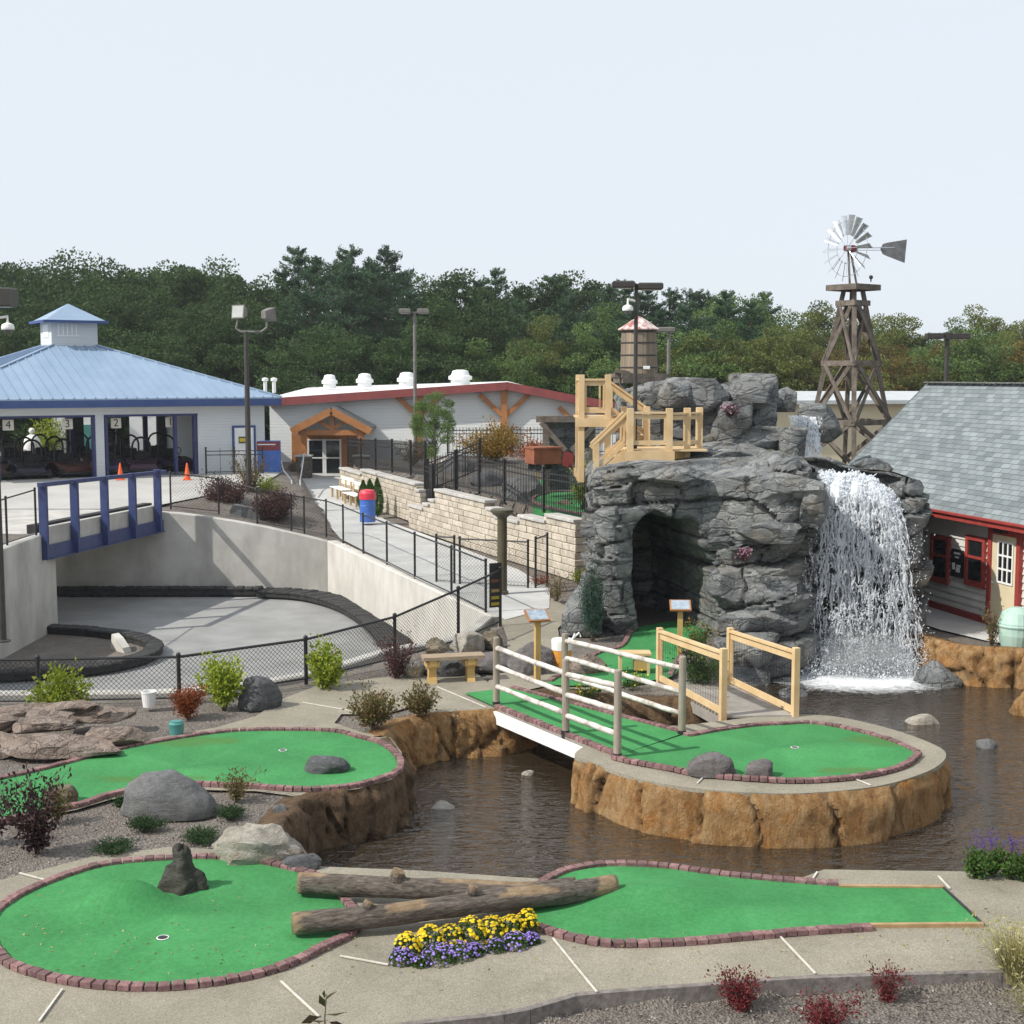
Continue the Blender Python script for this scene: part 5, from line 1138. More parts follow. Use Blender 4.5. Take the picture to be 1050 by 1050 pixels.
q = D(275, 487, 62.5); q.z = 1.15; b = MB(); b.box(q + Zv(.75), (1.15, .5, 1.45), .1, .02); vm = obj('drink_cooler', b, M['binblue'], None, 'dark blue cabinet with a red top band beside the pavilion door', 'cabinet'); b = MB(); b.box(q + V((0, -.24, 1.25)), (1.17, .05, .4), .1); obj('top_band', b, M['redmotor'], vm); b = MB(); b.box(q + V((0, -.27, 1.32)), (.8, .02, .05), .1); obj('white_stripe', b, M['whitepaint'], vm)
hr = MB()
for x in (-.6, .6): 
    hr.path([V((-10.4 + x, 63.5, .45)), V((-10.4 + x, 63.5, 1.4)), V((-9.7 + x, 60.6, 1.0)), V((-9.2 + x * .2, 58.5, .95)), V((-9.2 + x * .2, 58.5, .3))], .03, 8)
for i, x in enumerate((-.6, .6)):
    b = MB(); b.path([V((-10.6 + x, 64.5, 1.3)), V((-10.4 + x, 64.4, 1.95)), V((-9.9 + x * .7, 61.5, 1.35)), V((-9.3 + x * .3, 58.6, 1.1)), V((-9.25 + x * .3, 58.4, .4))], .03, 8); obj('handrail', b, M['galv'], None, 'bent grey steel handrail at the entrance steps, %s' % ('left one' if i == 0 else 'right one'), 'handrail')
# white benches, bin
def slat_bench(c, rz, lab):
    t = thing('slat_bench', lab, 'bench', c, 'white slatted benches along the block wall'); m = Matrix.Rotation(rz, 3, 'Z')
    b = MB()
    for i in range(3): b.box(c + m @ V((0, -.16 + i * .16, .45)), (2.2, .13, .04), rz)
    obj('seat', b, M['whitepaint'], t); b = MB()
    for i in range(2): b.box(c + m @ V((0, .27 + i * .03, .68 + i * .17)), (2.2, .03, .14), rz)
    obj('backrest', b, M['whitepaint'], t)
    for s in (-.9, 0, .9):
        b = MB(); b.box(c + m @ V((s, -.15, .22)), (.07, .09, .43), rz); b.box(c + m @ V((s, .22, .40)), (.07, .07, .8), rz); b.box(c + m @ V((s, .03, .40)), (.07, .4, .06), rz); obj('leg', b, M['lumber'], t)
    return t
dw = (WALL1 - WALL0).normalized(); rzw = math.atan2(dw.y, dw.x)
slat_bench(wpt(.13, -.75) + Zv(.33), rzw, 'white slatted bench against the tan wall, farther from the blue bin'); slat_bench(wpt(.225, -.75) + Zv(.28), rzw, 'white slatted bench against the tan wall, next to the blue bin')
q = D(377, 533, 50.2); q.z = .22; t = thing('rubbish_bin', 'blue drum rubbish bin with a red domed lid by the tan block wall', 'bin', q); b = MB(); b.lathe(q, [(.29, 0), (.29, .28), (.30, .30), (.29, .32), (.29, .58), (.30, .6), (.29, .62), (.29, .86)], 22); obj('drum', b, M['binblue'], t); b = MB(); b.lathe(q + Zv(.84), [(.31, 0), (.31, .22), (.26, .33), (.1, .36)], 22); obj('lid', b, M['binred'], t)
# ---------------------------------------------------------------- sculpted grey rock
def cliff(name, label, cat, outline, ztop, z0, seed, mt, amp=.16, cw=.95, chh=.42, hole=None, step=.055, taper=.12, parent=None, tilt=.0, capr=10, topwob=.12):
    P0 = smooth([V((x, y, 0)) for x, y in outline], True, step); n = len(P0)
    a = sum(P0[i - 1].x * P0[i].y - P0[i].x * P0[i - 1].y for i in range(n)); s_ = 1 if a > 0 else -1
    xy = np.array([(p.x, p.y) for p in P0]); ed = np.roll(xy, -1, 0) - np.roll(xy, 1, 0); ed /= np.linalg.norm(ed, axis=1)[:, None]; N = np.stack([ed[:, 1], -ed[:, 0]], 1) * s_
    for _ in range(6): N = N * .5 + np.roll(N, 1, 0) * .25 + np.roll(N, -1, 0) * .25
    N /= np.linalg.norm(N, axis=1)[:, None]
    zt = np.array([ztop(x, y) for x, y in xy]); s = np.arange(n) * step
    zt = zt + topwob * (fbm(np.stack([s * 1.1, s * 0, s * 0 + seed], 1), seed, 3))
    m = int((zt.max() - z0) / step); tt = np.linspace(0, 1, m + 1)
    X0 = np.repeat(xy[:, None, :], m + 1, 1); Zg = z0 + (zt[:, None] - z0) * tt[None, :]; S = np.repeat(s[:, None], m + 1, 1); NN = np.repeat(N[:, None, :], m + 1, 1)
    fl = lambda q: q.ravel(); Sf, Zf = fl(S), fl(Zg)
    p3 = np.stack([X0[..., 0].ravel(), X0[..., 1].ravel(), Zf], 1)
    wob = fbm(p3 * .8, seed, 4); wob2 = fbm(p3 * 1.1 + 30, seed + 1, 4)
    def strata(w_, h_, sd, wz, ws):
        zz = (Zf + Sf * tilt * 1.0 + wz) / h_; zz = zz + .28 * np.sin(zz * 2.1 + sd); row = np.floor(zz).astype(np.int64); fr = zz - row
        hr_ = _hash(row, row * 0 + 7, row * 0, sd); ss = (Sf + ws) / (w_ * (.65 + .8 * hr_)) + hr_ * 9.7; ss = ss + (fr - .5) * (hr_ - .5) * .6; col = np.floor(ss).astype(np.int64); fc = ss - col
        e1 = np.minimum(fr, 1 - fr) * h_; e2 = np.minimum(fc, 1 - fc) * w_; k = _hash(row, col, row * 0 + 3, sd)
        soft = _hash(row, col, row * 0 + 5, sd) > .35
        return e1, np.where(soft, e2, 9.), k, _hash(row, col, row * 0 + 4, sd), fr - .5, fc - .5
    e1, e2, r1, r2, fr, fc = strata(cw, chh, seed, wob * .16, wob2 * .30)
    h1, h2, q1, q2, gr, gc = strata(cw * .42, chh * .48, seed + 5, wob2 * .10, wob * .2)
    crack = np.maximum(np.clip(1 - e1 / .045, 0, 1), np.clip(1 - e2 / .035, 0, 1)); crack2 = np.maximum(np.clip(1 - h1 / .03, 0, 1), np.clip(1 - h2 / .025, 0, 1)) * (q1 > .55)
    d = amp * ((r1 - .4) * 1.7 + (r2 - .5) * fc * 1.2 + (.35 + .5 * r1) * fr * .9) + amp * .42 * (q1 - .5) + amp * .35 * (q2 - .5) * gc + fbm(p3 * 2.2, seed + 8, 5) * amp * .22 - crack ** .8 * amp * .55 - crack2 * amp * .18
    topr = np.clip((np.repeat(tt[None, :], n, 0).ravel() - .93) / .07, 0, 1); d = d - topr ** 2 * .16 - taper * np.repeat(tt[None, :], n, 0).ravel() ** 1.5
    p3[:, :2] += NN.reshape(-1, 2) * d[:, None]
    dark = np.clip(crack * .9 + crack2 * .4, 0, 1)
    if hole:
        w = hole(X0[..., 0].ravel() + wob * .17, Zf + wob2 * .20, NN.reshape(-1, 2)); p3[:, 1] += w[0]; p3[:, 0] += w[1]
    G = p3.reshape(n, m + 1, 3); vs = [G.reshape(-1, 3)]; I = np.arange(n * (m + 1)).reshape(n, m + 1); J = np.roll(I, -1, 0)
    fs = [np.stack([I[:, :-1].ravel(), J[:, :-1].ravel(), J[:, 1:].ravel(), I[:, 1:].ravel()], 1)]
    # cap
    ctr = xy.mean(0); base = n * (m + 1); last = I[:, -1]; edge = G[:, -1, :]; dk = [dark]
    for k in range(1, capr + 1):
        t = k / capr; r = edge.copy(); r[:, :2] = edge[:, :2] * (1 - t) + ctr * t; zc = ztop(ctr[0], ctr[1]); r[:, 2] = edge[:, 2] * (1 - t) + zc * t
        b3 = r.copy(); f1c, f2c, r1c, *_r = voro2(b3[:, 0] / 1.1, b3[:, 1] / .8, seed + 3); r[:, 2] += (r1c - .5) * .18 * min(1, t * 5) + fbm(b3 * 2, seed + 4, 4) * .05 + .03 * min(1, t * 4); vs.append(r); dk.append(np.clip(1 - (f2c - f1c) / .08, 0, 1) * .8)
        idx = np.arange(base + (k - 1) * n, base + k * n); fs.append(np.stack([last, np.roll(last, -1), np.roll(idx, -1), idx], 1)); last = idx
    fs = np.concatenate(fs); 
    if s_ < 0: fs = fs[:, ::-1]
    b = MB(); b.arr(np.concatenate(vs), fs); o = obj(name, b, mt, parent, label, cat, sm=True)
    o.data.set_sharp_from_angle(angle=R(38))
    at = o.data.attributes.new('crack', 'FLOAT', 'POINT'); at.data.foreach_set('value', np.concatenate(dk).astype(np.float32)); return o
sst = lambda x, a, b: np.clip((x - a) / (b - a), 0, 1) ** 2 * (3 - 2 * np.clip((x - a) / (b - a), 0, 1))
def cave_hole(x, z, N):
    # mouth: left edge leans, flat top; pushes the front face back into a tunnel that bends left
    left = 2.98 - .16 * z + .35 * np.clip((z - 1.9) / .7, 0, 1) ** 2; right = 4.28 - .25 * np.clip((z - 1.9) / .7, 0, 1) ** 2 + .10 * np.sin(z * 2.2)
    top = 2.62 + .10 * np.sin(x * 4)
    w = sst(x, left - .10, left + .16) * (1 - sst(x, right - .12, right + .08)) * (1 - sst(z, top - .16, top + .08)) * (N[:, 1] < -.55)
    sl = sst(x, left - .55, left + .1) * (1 - sst(x, right - .1, right + .05)) * (1 - sst(z, top - .3, top + .05)) * (N[:, 1] < -.55)
    # recess below the top ledge on the right of the mouth and beside the falls
    r2 = np.where(N[:, 1] < -.4, 1, 0)
    ov = r2 * .30 * (1 - sst(z, 1.75, 2.15)) * sst(x, 4.6, 5.0) * (1 - sst(x, 6.6, 6.8)) * sst(z, .95, 1.35)
    return w * 3.6 + sl * .35 + ov, -w * .7
zr = lambda x, y: 3.54 + .06 * math.sin(x * 1.3) + (.22 * math.exp(-((x - 6.1) / .9) ** 2)) - .30 * math.exp(-((x - 7.4) / .55) ** 4) - .35 * max(0, (x - 8.3)) - .10 * max(0, 2.2 - x)
RO = [(1.92, 29.5), (2.5, 29.15), (3.4, 29.05), (4.3, 28.95), (5.0, 28.4), (5.7, 28.15), (6.25, 28.5), (6.55, 29.5), (6.9, 29.9), (7.6, 30.0), (8.05, 29.8), (8.2, 29.2), (8.6, 29.0), (8.95, 29.4), (9.15, 30.5), (9.2, 31.8), (8.8, 34.6), (7, 35), (4.5, 34.8), (2.6, 34.6), (1.9, 33.2), (1.80, 31.2)]
cv = cliff('rock_cave', 'large grey sculpted rock with a dark cave mouth and stepped ledges', 'rock cave', RO, zr, -1.2, 12, M['rock'], .20, 1.25, .52, cave_hole, step=.05, taper=.10, tilt=-.12)
# lower ledges of the right column and the beam-like blocks
for i, (u, v, y, r, sd, rz) in enumerate(((775, 640, 28.2, (.95, .5, .42), 3, .05), (765, 668, 27.9, (.85, .55, .5), 4, -.1), (745, 600, 28.65, (.42, .3, .55), 7, .1), (760, 700, 27.7, (.8, .55, .6), 5, .1), (790, 545, 28.15, (.85, .35, .30), 6, -.25), (800, 500, 28.3, (.9, .5, .42), 8, -.08), (835, 520, 28.3, (.42, .5, .5), 9, .2), (690, 488, 28.95, (.9, .35, .22), 10, -.05))):
    q = D(u, v, y); boulder(None, q - Zv(r[2] * .8), r, 300 + sd, M['rock'], 26, .04, rz, .8, cv, 'ledge', None, soft=1., sub=5, boxy=.5)
for i, (u, v, y, r, lab) in enumerate(((960, 690, 27.6, (.55, .45, .52), 'dark wet rock at the right foot of the waterfall'), (982, 690, 28.1, (.45, .4, .62), 'grey wet slab between the falls and the ochre bank'), (812, 715, 26.6, (.35, .3, .35), 'low dark rock at the left foot of the waterfall'), (596, 662, 29.3, (.42, .5, .85), 'smooth grey slab leaning at the left foot of the cave rock'))):
    q = D(u, v, y); q.z = -.9 if i < 3 else 0; boulder(lab, q, r, 330 + i, M['rock'], 16, .06, .3 * i, .4, soft=1.)
# upper rock
zu = lambda x, y: 5.25 + .12 * math.sin(x * 2.1)
cu2 = cliff('upper_rock', 'upper grey rock wall behind the lumber stairs', 'rock', [(3.1, 35.4), (3.9, 35.1), (4.9, 34.9), (5.6, 34.7), (6.0, 35.3), (6.7, 35.9), (7.0, 36.8), (6.8, 38), (5, 38.4), (3.2, 38), (2.9, 36.6)], zu, 2.6, 44, M['rock'], .22, .85, 1.05, step=.06, taper=.15)
for i, (u, v, y, r, sd) in enumerate(((690, 412, 35.0, (.52, .5, .50), 1), (722, 412, 34.95, (.62, .5, .55), 2), (772, 410, 35.3, (.72, .6, .55), 3), (775, 458, 35.0, (.9, .6, .5), 5), (812, 462, 34.6, (.42, .4, .5), 6), (748, 445, 34.75, (.5, .4, .8), 7), (735, 468, 34.4, (.9, .5, .32), 8))):
    q = D(u, v, y); boulder(None, q - Zv(r[2] * .5), r, 350 + sd, M['rock'], 12, .035, .1 * i - .3, .8, cu2, 'block', None, soft=.95, sub=5, boxy=.78)
for i, (u, v, y, r, lab) in enumerate(((838, 438, 36.5, (.75, .6, .7), 'grey rock beside the small upper cascade, behind the windmill tower'), (803, 412, 37.5, (.5, .5, .45), 'small grey rock on top, left of the upper cascade'), (893, 482, 34.0, (.6, .5, .3), 'dark rock between the windmill legs and the shingle roof'))):
    q = D(u, v, y); boulder(lab, q - Zv(r[2] * .6), r, 370 + i, M['rock'], 18, .06, .4 * i, .6, soft=1.)
# ---------------------------------------------------------------- waterfalls
def ribbon(pts_fn, ns, nt, name, parent, foam_fn, base, m):
    vs = []; fo = []
    for i in range(ns + 1):
        for j in range(nt + 1): p, a = pts_fn(i / ns, j / nt); vs.append(p); fo.append(a)
    f = [(i * (nt + 1) + j, i * (nt + 1) + j + 1, (i + 1) * (nt + 1) + j + 1, (i + 1) * (nt + 1) + j) for i in range(ns) for j in range(nt)]
    b = MB(); b.add(vs, f); o = obj(name, b, m, parent, sm=True); at = o.data.attributes.new('foam', 'FLOAT', 'POINT'); at.data.foreach_set('value', np.array(fo, np.float32)); return o
def blobs(cent, size, stretch, rng):
    """many small faceted water drops, each a stretched octahedron"""
    n = len(cent); o = np.array([(1, 0, 0), (-1, 0, 0), (0, 1, 0), (0, -1, 0), (0, 0, 1), (0, 0, -1)], float)
    fx = np.array([(0, 2, 4), (2, 1, 4), (1, 3, 4), (3, 0, 4), (2, 0, 5), (1, 2, 5), (3, 1, 5), (0, 3, 5)])
    sc = size[:, None, None] * (o[None] * rng.uniform(.6, 1.3, (n, 6, 1))); sc[:, :, 2] *= stretch[:, None]
    ax = rng.normal(0, .35, (n, 1)); sc[:, :, 0] += sc[:, :, 2] * ax
    v = cent[:, None, :] + sc; f = (fx[None] + (np.arange(n) * 6)[:, None, None]).reshape(-1, 3)
    return v.reshape(-1, 3), f
wf = thing('waterfall', 'wide white waterfall pouring off the grey rock into the pond', 'waterfall', (7.3, 28.7, -.7))
rng = np.random.RandomState(5)
xl0, xl1 = 6.60, 8.26; z_top = 3.42; yl = 28.95
def traj(u, t, lay=0.):
    """u across the lip, t down: rolls over the lip, then falls"""
    lipz = 3.50 - .22 * max(0, (u - .45)) / .55 - .30 * max(0, u - .72) / .28; lipz -= lay * .1
    spread = 1 + .26 * t; x = 7.45 + (u - .5) * (xl1 - xl0) * spread + .12 * t * (u - .3) + .22 * t * t * u
    y0 = yl + .5; z = lipz - (lipz + .70) * t ** 1.25 if t > .0 else lipz
    y = y0 - .55 * math.sqrt(max(0, min(1, t * 3.5))) - .35 * t - lay * .12 - .06 * math.sin(u * 23 + lay * 3) * (1 - t)
    return V((x, y, z))
def main_sheet(lay, amt):
    def fn(i, j):
        p = traj(j, i, lay); a = amt + .42 * max(0, 1 - i / .20) + .12 * max(0, (i - .84) / .16) - .05
        a -= .5 * max(0, (abs(j - .5) - .40) / .1) + .05 * math.sin(PI * min(1, max(0, (i - .25) / .6))); p = p + V((0, -.05 * math.sin(j * 31 + lay + i * 6), 0)); return p, a
    return fn
ribbon(main_sheet(0., .53), 70, 46, 'water_sheet', wf, None, None, M['sheet']); ribbon(main_sheet(.6, .49), 70, 46, 'water_sheet', wf, None, None, M['sheet']); ribbon(main_sheet(1.3, .46), 70, 46, 'water_sheet', wf, None, None, M['sheet'])
def side_fall(i, j): 
    x = 6.32 + (j - .5) * .42; z = 2.45 - 3.15 * i ** 1.2; return V((x, 28.75 - .25 * math.sqrt(i), z)), .47 + .1 * (i < .1) - .6 * max(0, abs(j - .5) - .3)
ribbon(side_fall, 60, 12, 'side_stream', wf, None, None, M['sheet'])
# drops and threads breaking off the sheet
nd = 2600; u = rng.beta(1.15, 1.15, nd); t = rng.uniform(0, 1, nd) ** .8; strand = np.sin(u * 40) + np.sin(u * 17 + 1.3) + .8 * np.sin(u * 71 + t * 5); keep = rng.uniform(-2.4, 2.2, nd) < strand; u, t = u[keep], t[keep]
C = np.array([tuple(traj(a, b_, rng.uniform(0, 1.8))) for a, b_ in zip(u, t)]); C += rng.normal(0, 1, C.shape) * np.array([.05, .09, .05]) * (.4 + t[:, None])
# white threads: each strand of the fall is broken into ragged lengths that thin out on the way down
TV, TF = [], []
for k in range(125):
    u0 = rng.beta(1.1, 1.1); lay = rng.uniform(-.2, 1.9); t0 = rng.uniform(0, .1); big = rng.uniform() < .4; w1, w2, f1_, f2_ = rng.uniform(.01, .035), rng.uniform(.006, .02), rng.uniform(5, 13), rng.uniform(24, 50)
    while t0 < 1:
        ln = rng.uniform(.03, .20) * (1.4 if big else 1.) * (1.3 - .9 * t0); t1 = min(1., t0 + ln); m = max(4, int((t1 - t0) * 60)); base = len(TV); wd = rng.uniform(.008, .024) * (1.5 if big else 1.) * (1.25 - .7 * t0)
        for j in range(m + 1):
            s_ = j / m; tt_ = t0 + (t1 - t0) * s_; p = traj(min(1, max(0, u0 + w1 * math.sin(tt_ * f1_ + k) + w2 * math.sin(tt_ * f2_ + k * 2))), tt_, lay); w_ = wd * (math.sin(PI * min(1, s_ * .9 + .08)) ** .6) * (1 + .6 * math.sin(s_ * 14 + k)) ; dy = .02 * math.sin(s_ * 23 + k)
            TV += [p + V((-w_, dy, 0)), p + V((0, dy - w_ * .7, 0)), p + V((w_, dy, 0)), p + V((0, dy + w_ * .7, 0))]
        for j in range(m):
            for q in range(4): TF.append((base + j * 4 + q, base + j * 4 + (q + 1) % 4, base + j * 4 + 4 + (q + 1) % 4, base + j * 4 + 4 + q))
        t0 = t1 + rng.uniform(.0, .14) * (.3 + 2.2 * t0)
b = MB(); b.add(TV, TF); obj('water_threads', b, M['fall'], wf, sm=True, kind='stuff')
bc = []
for k in range(420):
    u0, t0 = rng.uniform(.02, .98), rng.uniform(.08, 1.) ; c0 = np.array(tuple(traj(u0, t0, rng.uniform(.3, 2.)))); n0_ = rng.randint(6, 26); dv = rng.normal(size=(n0_, 3)) * np.array([.07, .05, .06]) * rng.uniform(.5, 1.5); bc.append(c0 + dv)
bc = np.concatenate(bc); vc, fc = blobs(bc, rng.uniform(.006, .02, len(bc)), rng.uniform(.7, 2.4, len(bc)), rng); b = MB(); b.arr(vc, fc); obj('spray_bursts', b, M['fall'], wf, kind='stuff')
n_ = 4200; uu = rng.uniform(-.12, 1.15, n_); hh_ = np.abs(rng.normal(0, .34, n_)); Cm = np.stack([7.42 + (uu - .5) * 2.1, 28.25 + rng.normal(0, .28, n_), -.68 + hh_], 1); vc, fc = blobs(Cm, rng.uniform(.004, .013, n_), rng.uniform(.7, 1.4, n_), rng); b = MB(); b.arr(vc, fc); obj('mist_drops', b, M['fall'], wf, kind='stuff')
# churning crest where the water rolls over the lip
n_ = 2600; uu = rng.uniform(0, 1, n_); tt = np.abs(rng.normal(0, .075, n_)); Cc = np.array([tuple(traj(a, b_, rng.uniform(-.3, 1.))) for a, b_ in zip(uu, tt)]) + rng.normal(0, .03, (n_, 3)); vc, fc = blobs(Cc, rng.uniform(.015, .04, n_), rng.uniform(.7, 1.5, n_), rng); b = MB(); b.arr(vc, fc); obj('crest_foam', b, M['fall'], wf, kind='stuff')
v_, f_ = blobs(C, rng.uniform(.006, .018, len(C)) * (1.15 - .3 * t), rng.uniform(1, 4.5, len(C)), rng); b = MB(); b.arr(v_, f_); obj('falling_drops', b, M['fall'], wf, kind='stuff')
nd = 1500; a = rng.uniform(0, 2 * PI, nd); r = np.abs(rng.normal(0, .75, nd)); C = np.stack([7.35 + np.cos(a) * r * 1.15, 28.25 + np.sin(a) * r * .6, -.68 + np.abs(rng.normal(0, .32, nd)) * np.exp(-r * .5)], 1); v_, f_ = blobs(C, rng.uniform(.006, .022, nd), rng.uniform(.7, 1.8, nd), rng); b = MB(); b.arr(v_, f_)
nd = 260; t = rng.uniform(.2, 1, nd); sgn = np.where(rng.uniform(size=nd) < .6, 1, -1); C = np.stack([7.45 + sgn * (.9 + .25 * t + np.abs(rng.normal(0, .16, nd))), 28.5 + rng.normal(0, .15, nd), 3.0 - 3.6 * t ** 1.2], 1); v_, f_ = blobs(C, rng.uniform(.006, .017, nd), rng.uniform(.8, 1.6, nd), rng); b.arr(v_, f_); obj('splash_drops', b, M['fall'], wf, kind='stuff')
def foam(i, j): a = 2 * PI * j; r = i; x, y = 7.25 + math.cos(a) * r * 2.7, 27.85 + math.sin(a) * r * 1.9; return V((x, y, -.676 + .010 * math.sin(x * 9) * math.sin(y * 7) * (1 - i))), 1.0 * (1 - i) ** .75
ribbon(foam, 30, 60, 'foam_patch', wf, None, None, M['foam'])
mm = bpy.data.materials.new('spray_mist'); mm.use_nodes = True; mn = mm.node_tree; mn.nodes.clear(); mo = mn.nodes.new('ShaderNodeOutputMaterial'); mp_ = mn.nodes.new('ShaderNodeVolumePrincipled'); mp_.inputs['Color'].default_value = (.95, .97, 1, 1)
tcm = mn.nodes.new('ShaderNodeTexCoord'); mpg = mn.nodes.new('ShaderNodeMapping'); mpg.inputs['Location'].default_value = (0, 0, 0); gr = mn.nodes.new('ShaderNodeTexGradient'); gr.gradient_type = 'SPHERICAL'; nzm = mn.nodes.new('ShaderNodeTexNoise'); nzm.inputs['Scale'].default_value = 5.; nzm.inputs['Detail'].default_value = 3
mpg.inputs['Scale'].default_value = (1 / 1.25, 1 / .75, 1 / 1.15); mn.links.new(tcm.outputs['Object'], mpg.inputs[0]); mn.links.new(mpg.outputs[0], gr.inputs[0]); mn.links.new(tcm.outputs['Object'], nzm.inputs['Vector'])
m1_ = mn.nodes.new('ShaderNodeMath'); m1_.operation = 'MULTIPLY'; mn.links.new(gr.outputs['Fac'], m1_.inputs[0]); mn.links.new(nzm.outputs['Fac'], m1_.inputs[1]); m2_ = mn.nodes.new('ShaderNodeMath'); m2_.operation = 'MULTIPLY'; m2_.inputs[1].default_value = 5.5; mn.links.new(m1_.outputs[0], m2_.inputs[0]); mn.links.new(m2_.outputs[0], mp_.inputs['Density']); mn.links.new(mp_.outputs[0], mo.inputs['Volume'])
b = MB(); b.ball((0, 0, 0), (1.25, .75, 1.15), 24, 14); mo_ = obj('spray_mist', b, mm, wf, local=True); mo_.location = (.08, -.35, .02)

# upper cascade
uc = thing('cascade', 'small white upper cascade between grey rocks left of the windmill tower', 'waterfall', (7.6, 36.2, 3.2))
def casc(i, j): q0, q1 = D(808, 426, 36.2), D(836, 426, 36.2); p = q0.lerp(q1, j); return V((p.x + .12 * i, p.y - .4 * math.sqrt(i) - .2 * i, p.z - 1.35 * i)), .56
ribbon(casc, 30, 16, 'water_sheet', uc, None, None, M['sheet'])
C = np.stack([rng.uniform(7.35, 8.1, 500), 36.2 - rng.uniform(.2, .6, 500), 4.5 - rng.uniform(0, 1.4, 500)], 1); v_, f_ = blobs(C, rng.uniform(.01, .022, 500), rng.uniform(1, 4, 500), rng); b = MB(); b.arr(v_, f_); obj('falling_drops', b, M['fall'], uc, kind='stuff')

# ---------------------------------------------------------------- lumber stairs and platforms
st = thing('lumber_stairs', 'new lumber lookout platforms and stairs on top of the rock cave', 'stair deck', (3.2, 32.5, 3.0))
def LX(u, y): return (u - 525) / 1400 * y * 1.0
def PT(u, v, y): return D(u, v, y)
def postl(p, z0, z1, w=.13): b = MB(); b.box((p.x, p.y, (z0 + z1) / 2), (w, w, z1 - z0), 0, .006); obj('post', b, M['lumber'], st)
def railing(p, q, h0, h1, frame=True):
    """a framed guard panel between two points (deck level)"""
    b = MB(); b.beam(p + Zv(h1), q + Zv(h1), .13, .045); b.beam(p + Zv(h1 - .09), q + Zv(h1 - .09), .04, .10); obj('top_rail', b, M['lumber'], st)
    b = MB(); b.beam(p + Zv(h0), q + Zv(h0), .04, .10); obj('bottom_rail', b, M['lumber'], st)
    if frame:
        d = (q - p).normalized() * .10
        for c in (p + d, q - d): b = MB(); b.beam(c + Zv(h0 + .03), c + Zv(h1 - .12), .04, .06); obj('rail_frame', b, M['lumber'], st)
yU0, yU1 = 32.7, 34.2; zU = 4.62; ua, ub = LX(596, yU0), LX(623, yU0)
zL = 3.90; yL0, yL1 = 31.4, 33.1; la, lb_ = LX(646, yL0), LX(686, yL0); lc = LX(721, yL0 + .2)
for x, y in ((ua, yU0), (ub, yU0), (ua, yU1), (ub + .1, yU1)): postl(V((x, y, 0)), 3.05 if x == ua else 2.4, zU + 1.0, .14)
for y in (yU0, yU1): b = MB(); b.beam((ua - .1, y + .12, 3.18), (ua + 1.0, y + .12, 3.18), .08, .2); obj('support_beam', b, M['lumber'], st)
b = MB()
for i in range(10): y = yU0 - .05 + (yU1 - yU0 + .1) * (i + .5) / 10; b.box(((ua + ub) / 2, y, zU - .02), (ub - ua + .25, .145, .04))
obj('upper_planks', b, M['lumber'], st); b = MB(); b.beam((ua - .15, yU0 - .09, zU - .14), (ub + .15, yU0 - .09, zU - .14), .04, .20); obj('rim_board', b, M['lumber'], st)
railing(V((ua, yU0, zU)), V((ub, yU0, zU)), .14, .88); railing(V((ua, yU1, zU)), V((ub, yU1, zU)), .14, .88); railing(V((ua, yU0, zU)), V((ua, yU1, zU)), .14, .88)
for x, y in ((la, yL0), (lb_, yL0), (lc, yL0 + .9), (la, yL1), (lb_ - .35, yL1), (LX(704, yL0 + .5), yL0 + .45)): postl(V((x, y, 0)), 3.2, zL + .95, .15)
b = MB()
for i in range(11): y = yL0 + (yL1 - yL0) * (i + .5) / 11; b.box(((la + lc) / 2, y, zL - .02), (lc - la + .15, .145, .04))
obj('lower_planks', b, M['lumber'], st); b = MB(); b.beam((la - .12, yL0 - .09, zL - .14), (lb_ + .12, yL0 - .09, zL - .14), .04, .22); obj('rim_board', b, M['lumber'], st)
b = MB(); b.beam((lb_ + .02, yL0 - .05, zL - .13), (lc, yL0 + .85, zL - .13), .04, .18); obj('rim_board', b, M['signwood'], st)
railing(V((la, yL0, zL)), V((lb_, yL0, zL)), .16, .85); railing(V((lb_, yL0, zL)), V((LX(704, yL0 + .5), yL0 + .45, zL)), .14, .82); railing(V((LX(704, yL0 + .5), yL0 + .45, zL)), V((lc, yL0 + .9, zL)), .14, .82)
def flight(p, q, w, n, rails=True):
    """treads from p (low) to q (high), width w away from the camera"""
    for s in (0, w):
        o = V((0, s, 0)); b = MB(); b.beam(p + o + Zv(-.06), q + o + Zv(-.06), .05, .26); obj('stringer', b, M['lumber'], st)
        railing(p + o, q + o, .22, .86, True)
    b = MB()
    for i in range(n): t = (i + .5) / n; c = p.lerp(q, t); b.box((c.x, c.y + w / 2, c.z + .04), (.28, w - .06, .04))
    obj('treads', b, M['lumber'], st)
low = D(608, 476, 31.6); flight(V((low.x, 31.6, 3.12)), V((la - .05, 31.6, zL - .02)), 1.0, 5)
postl(V((low.x + .08, 31.6, 0)), 3.1, 4.05, .12)
flight(V((lb_ - .25, 33.25, zL)), V((ub + .05, 33.25, zU)), .95, 6)
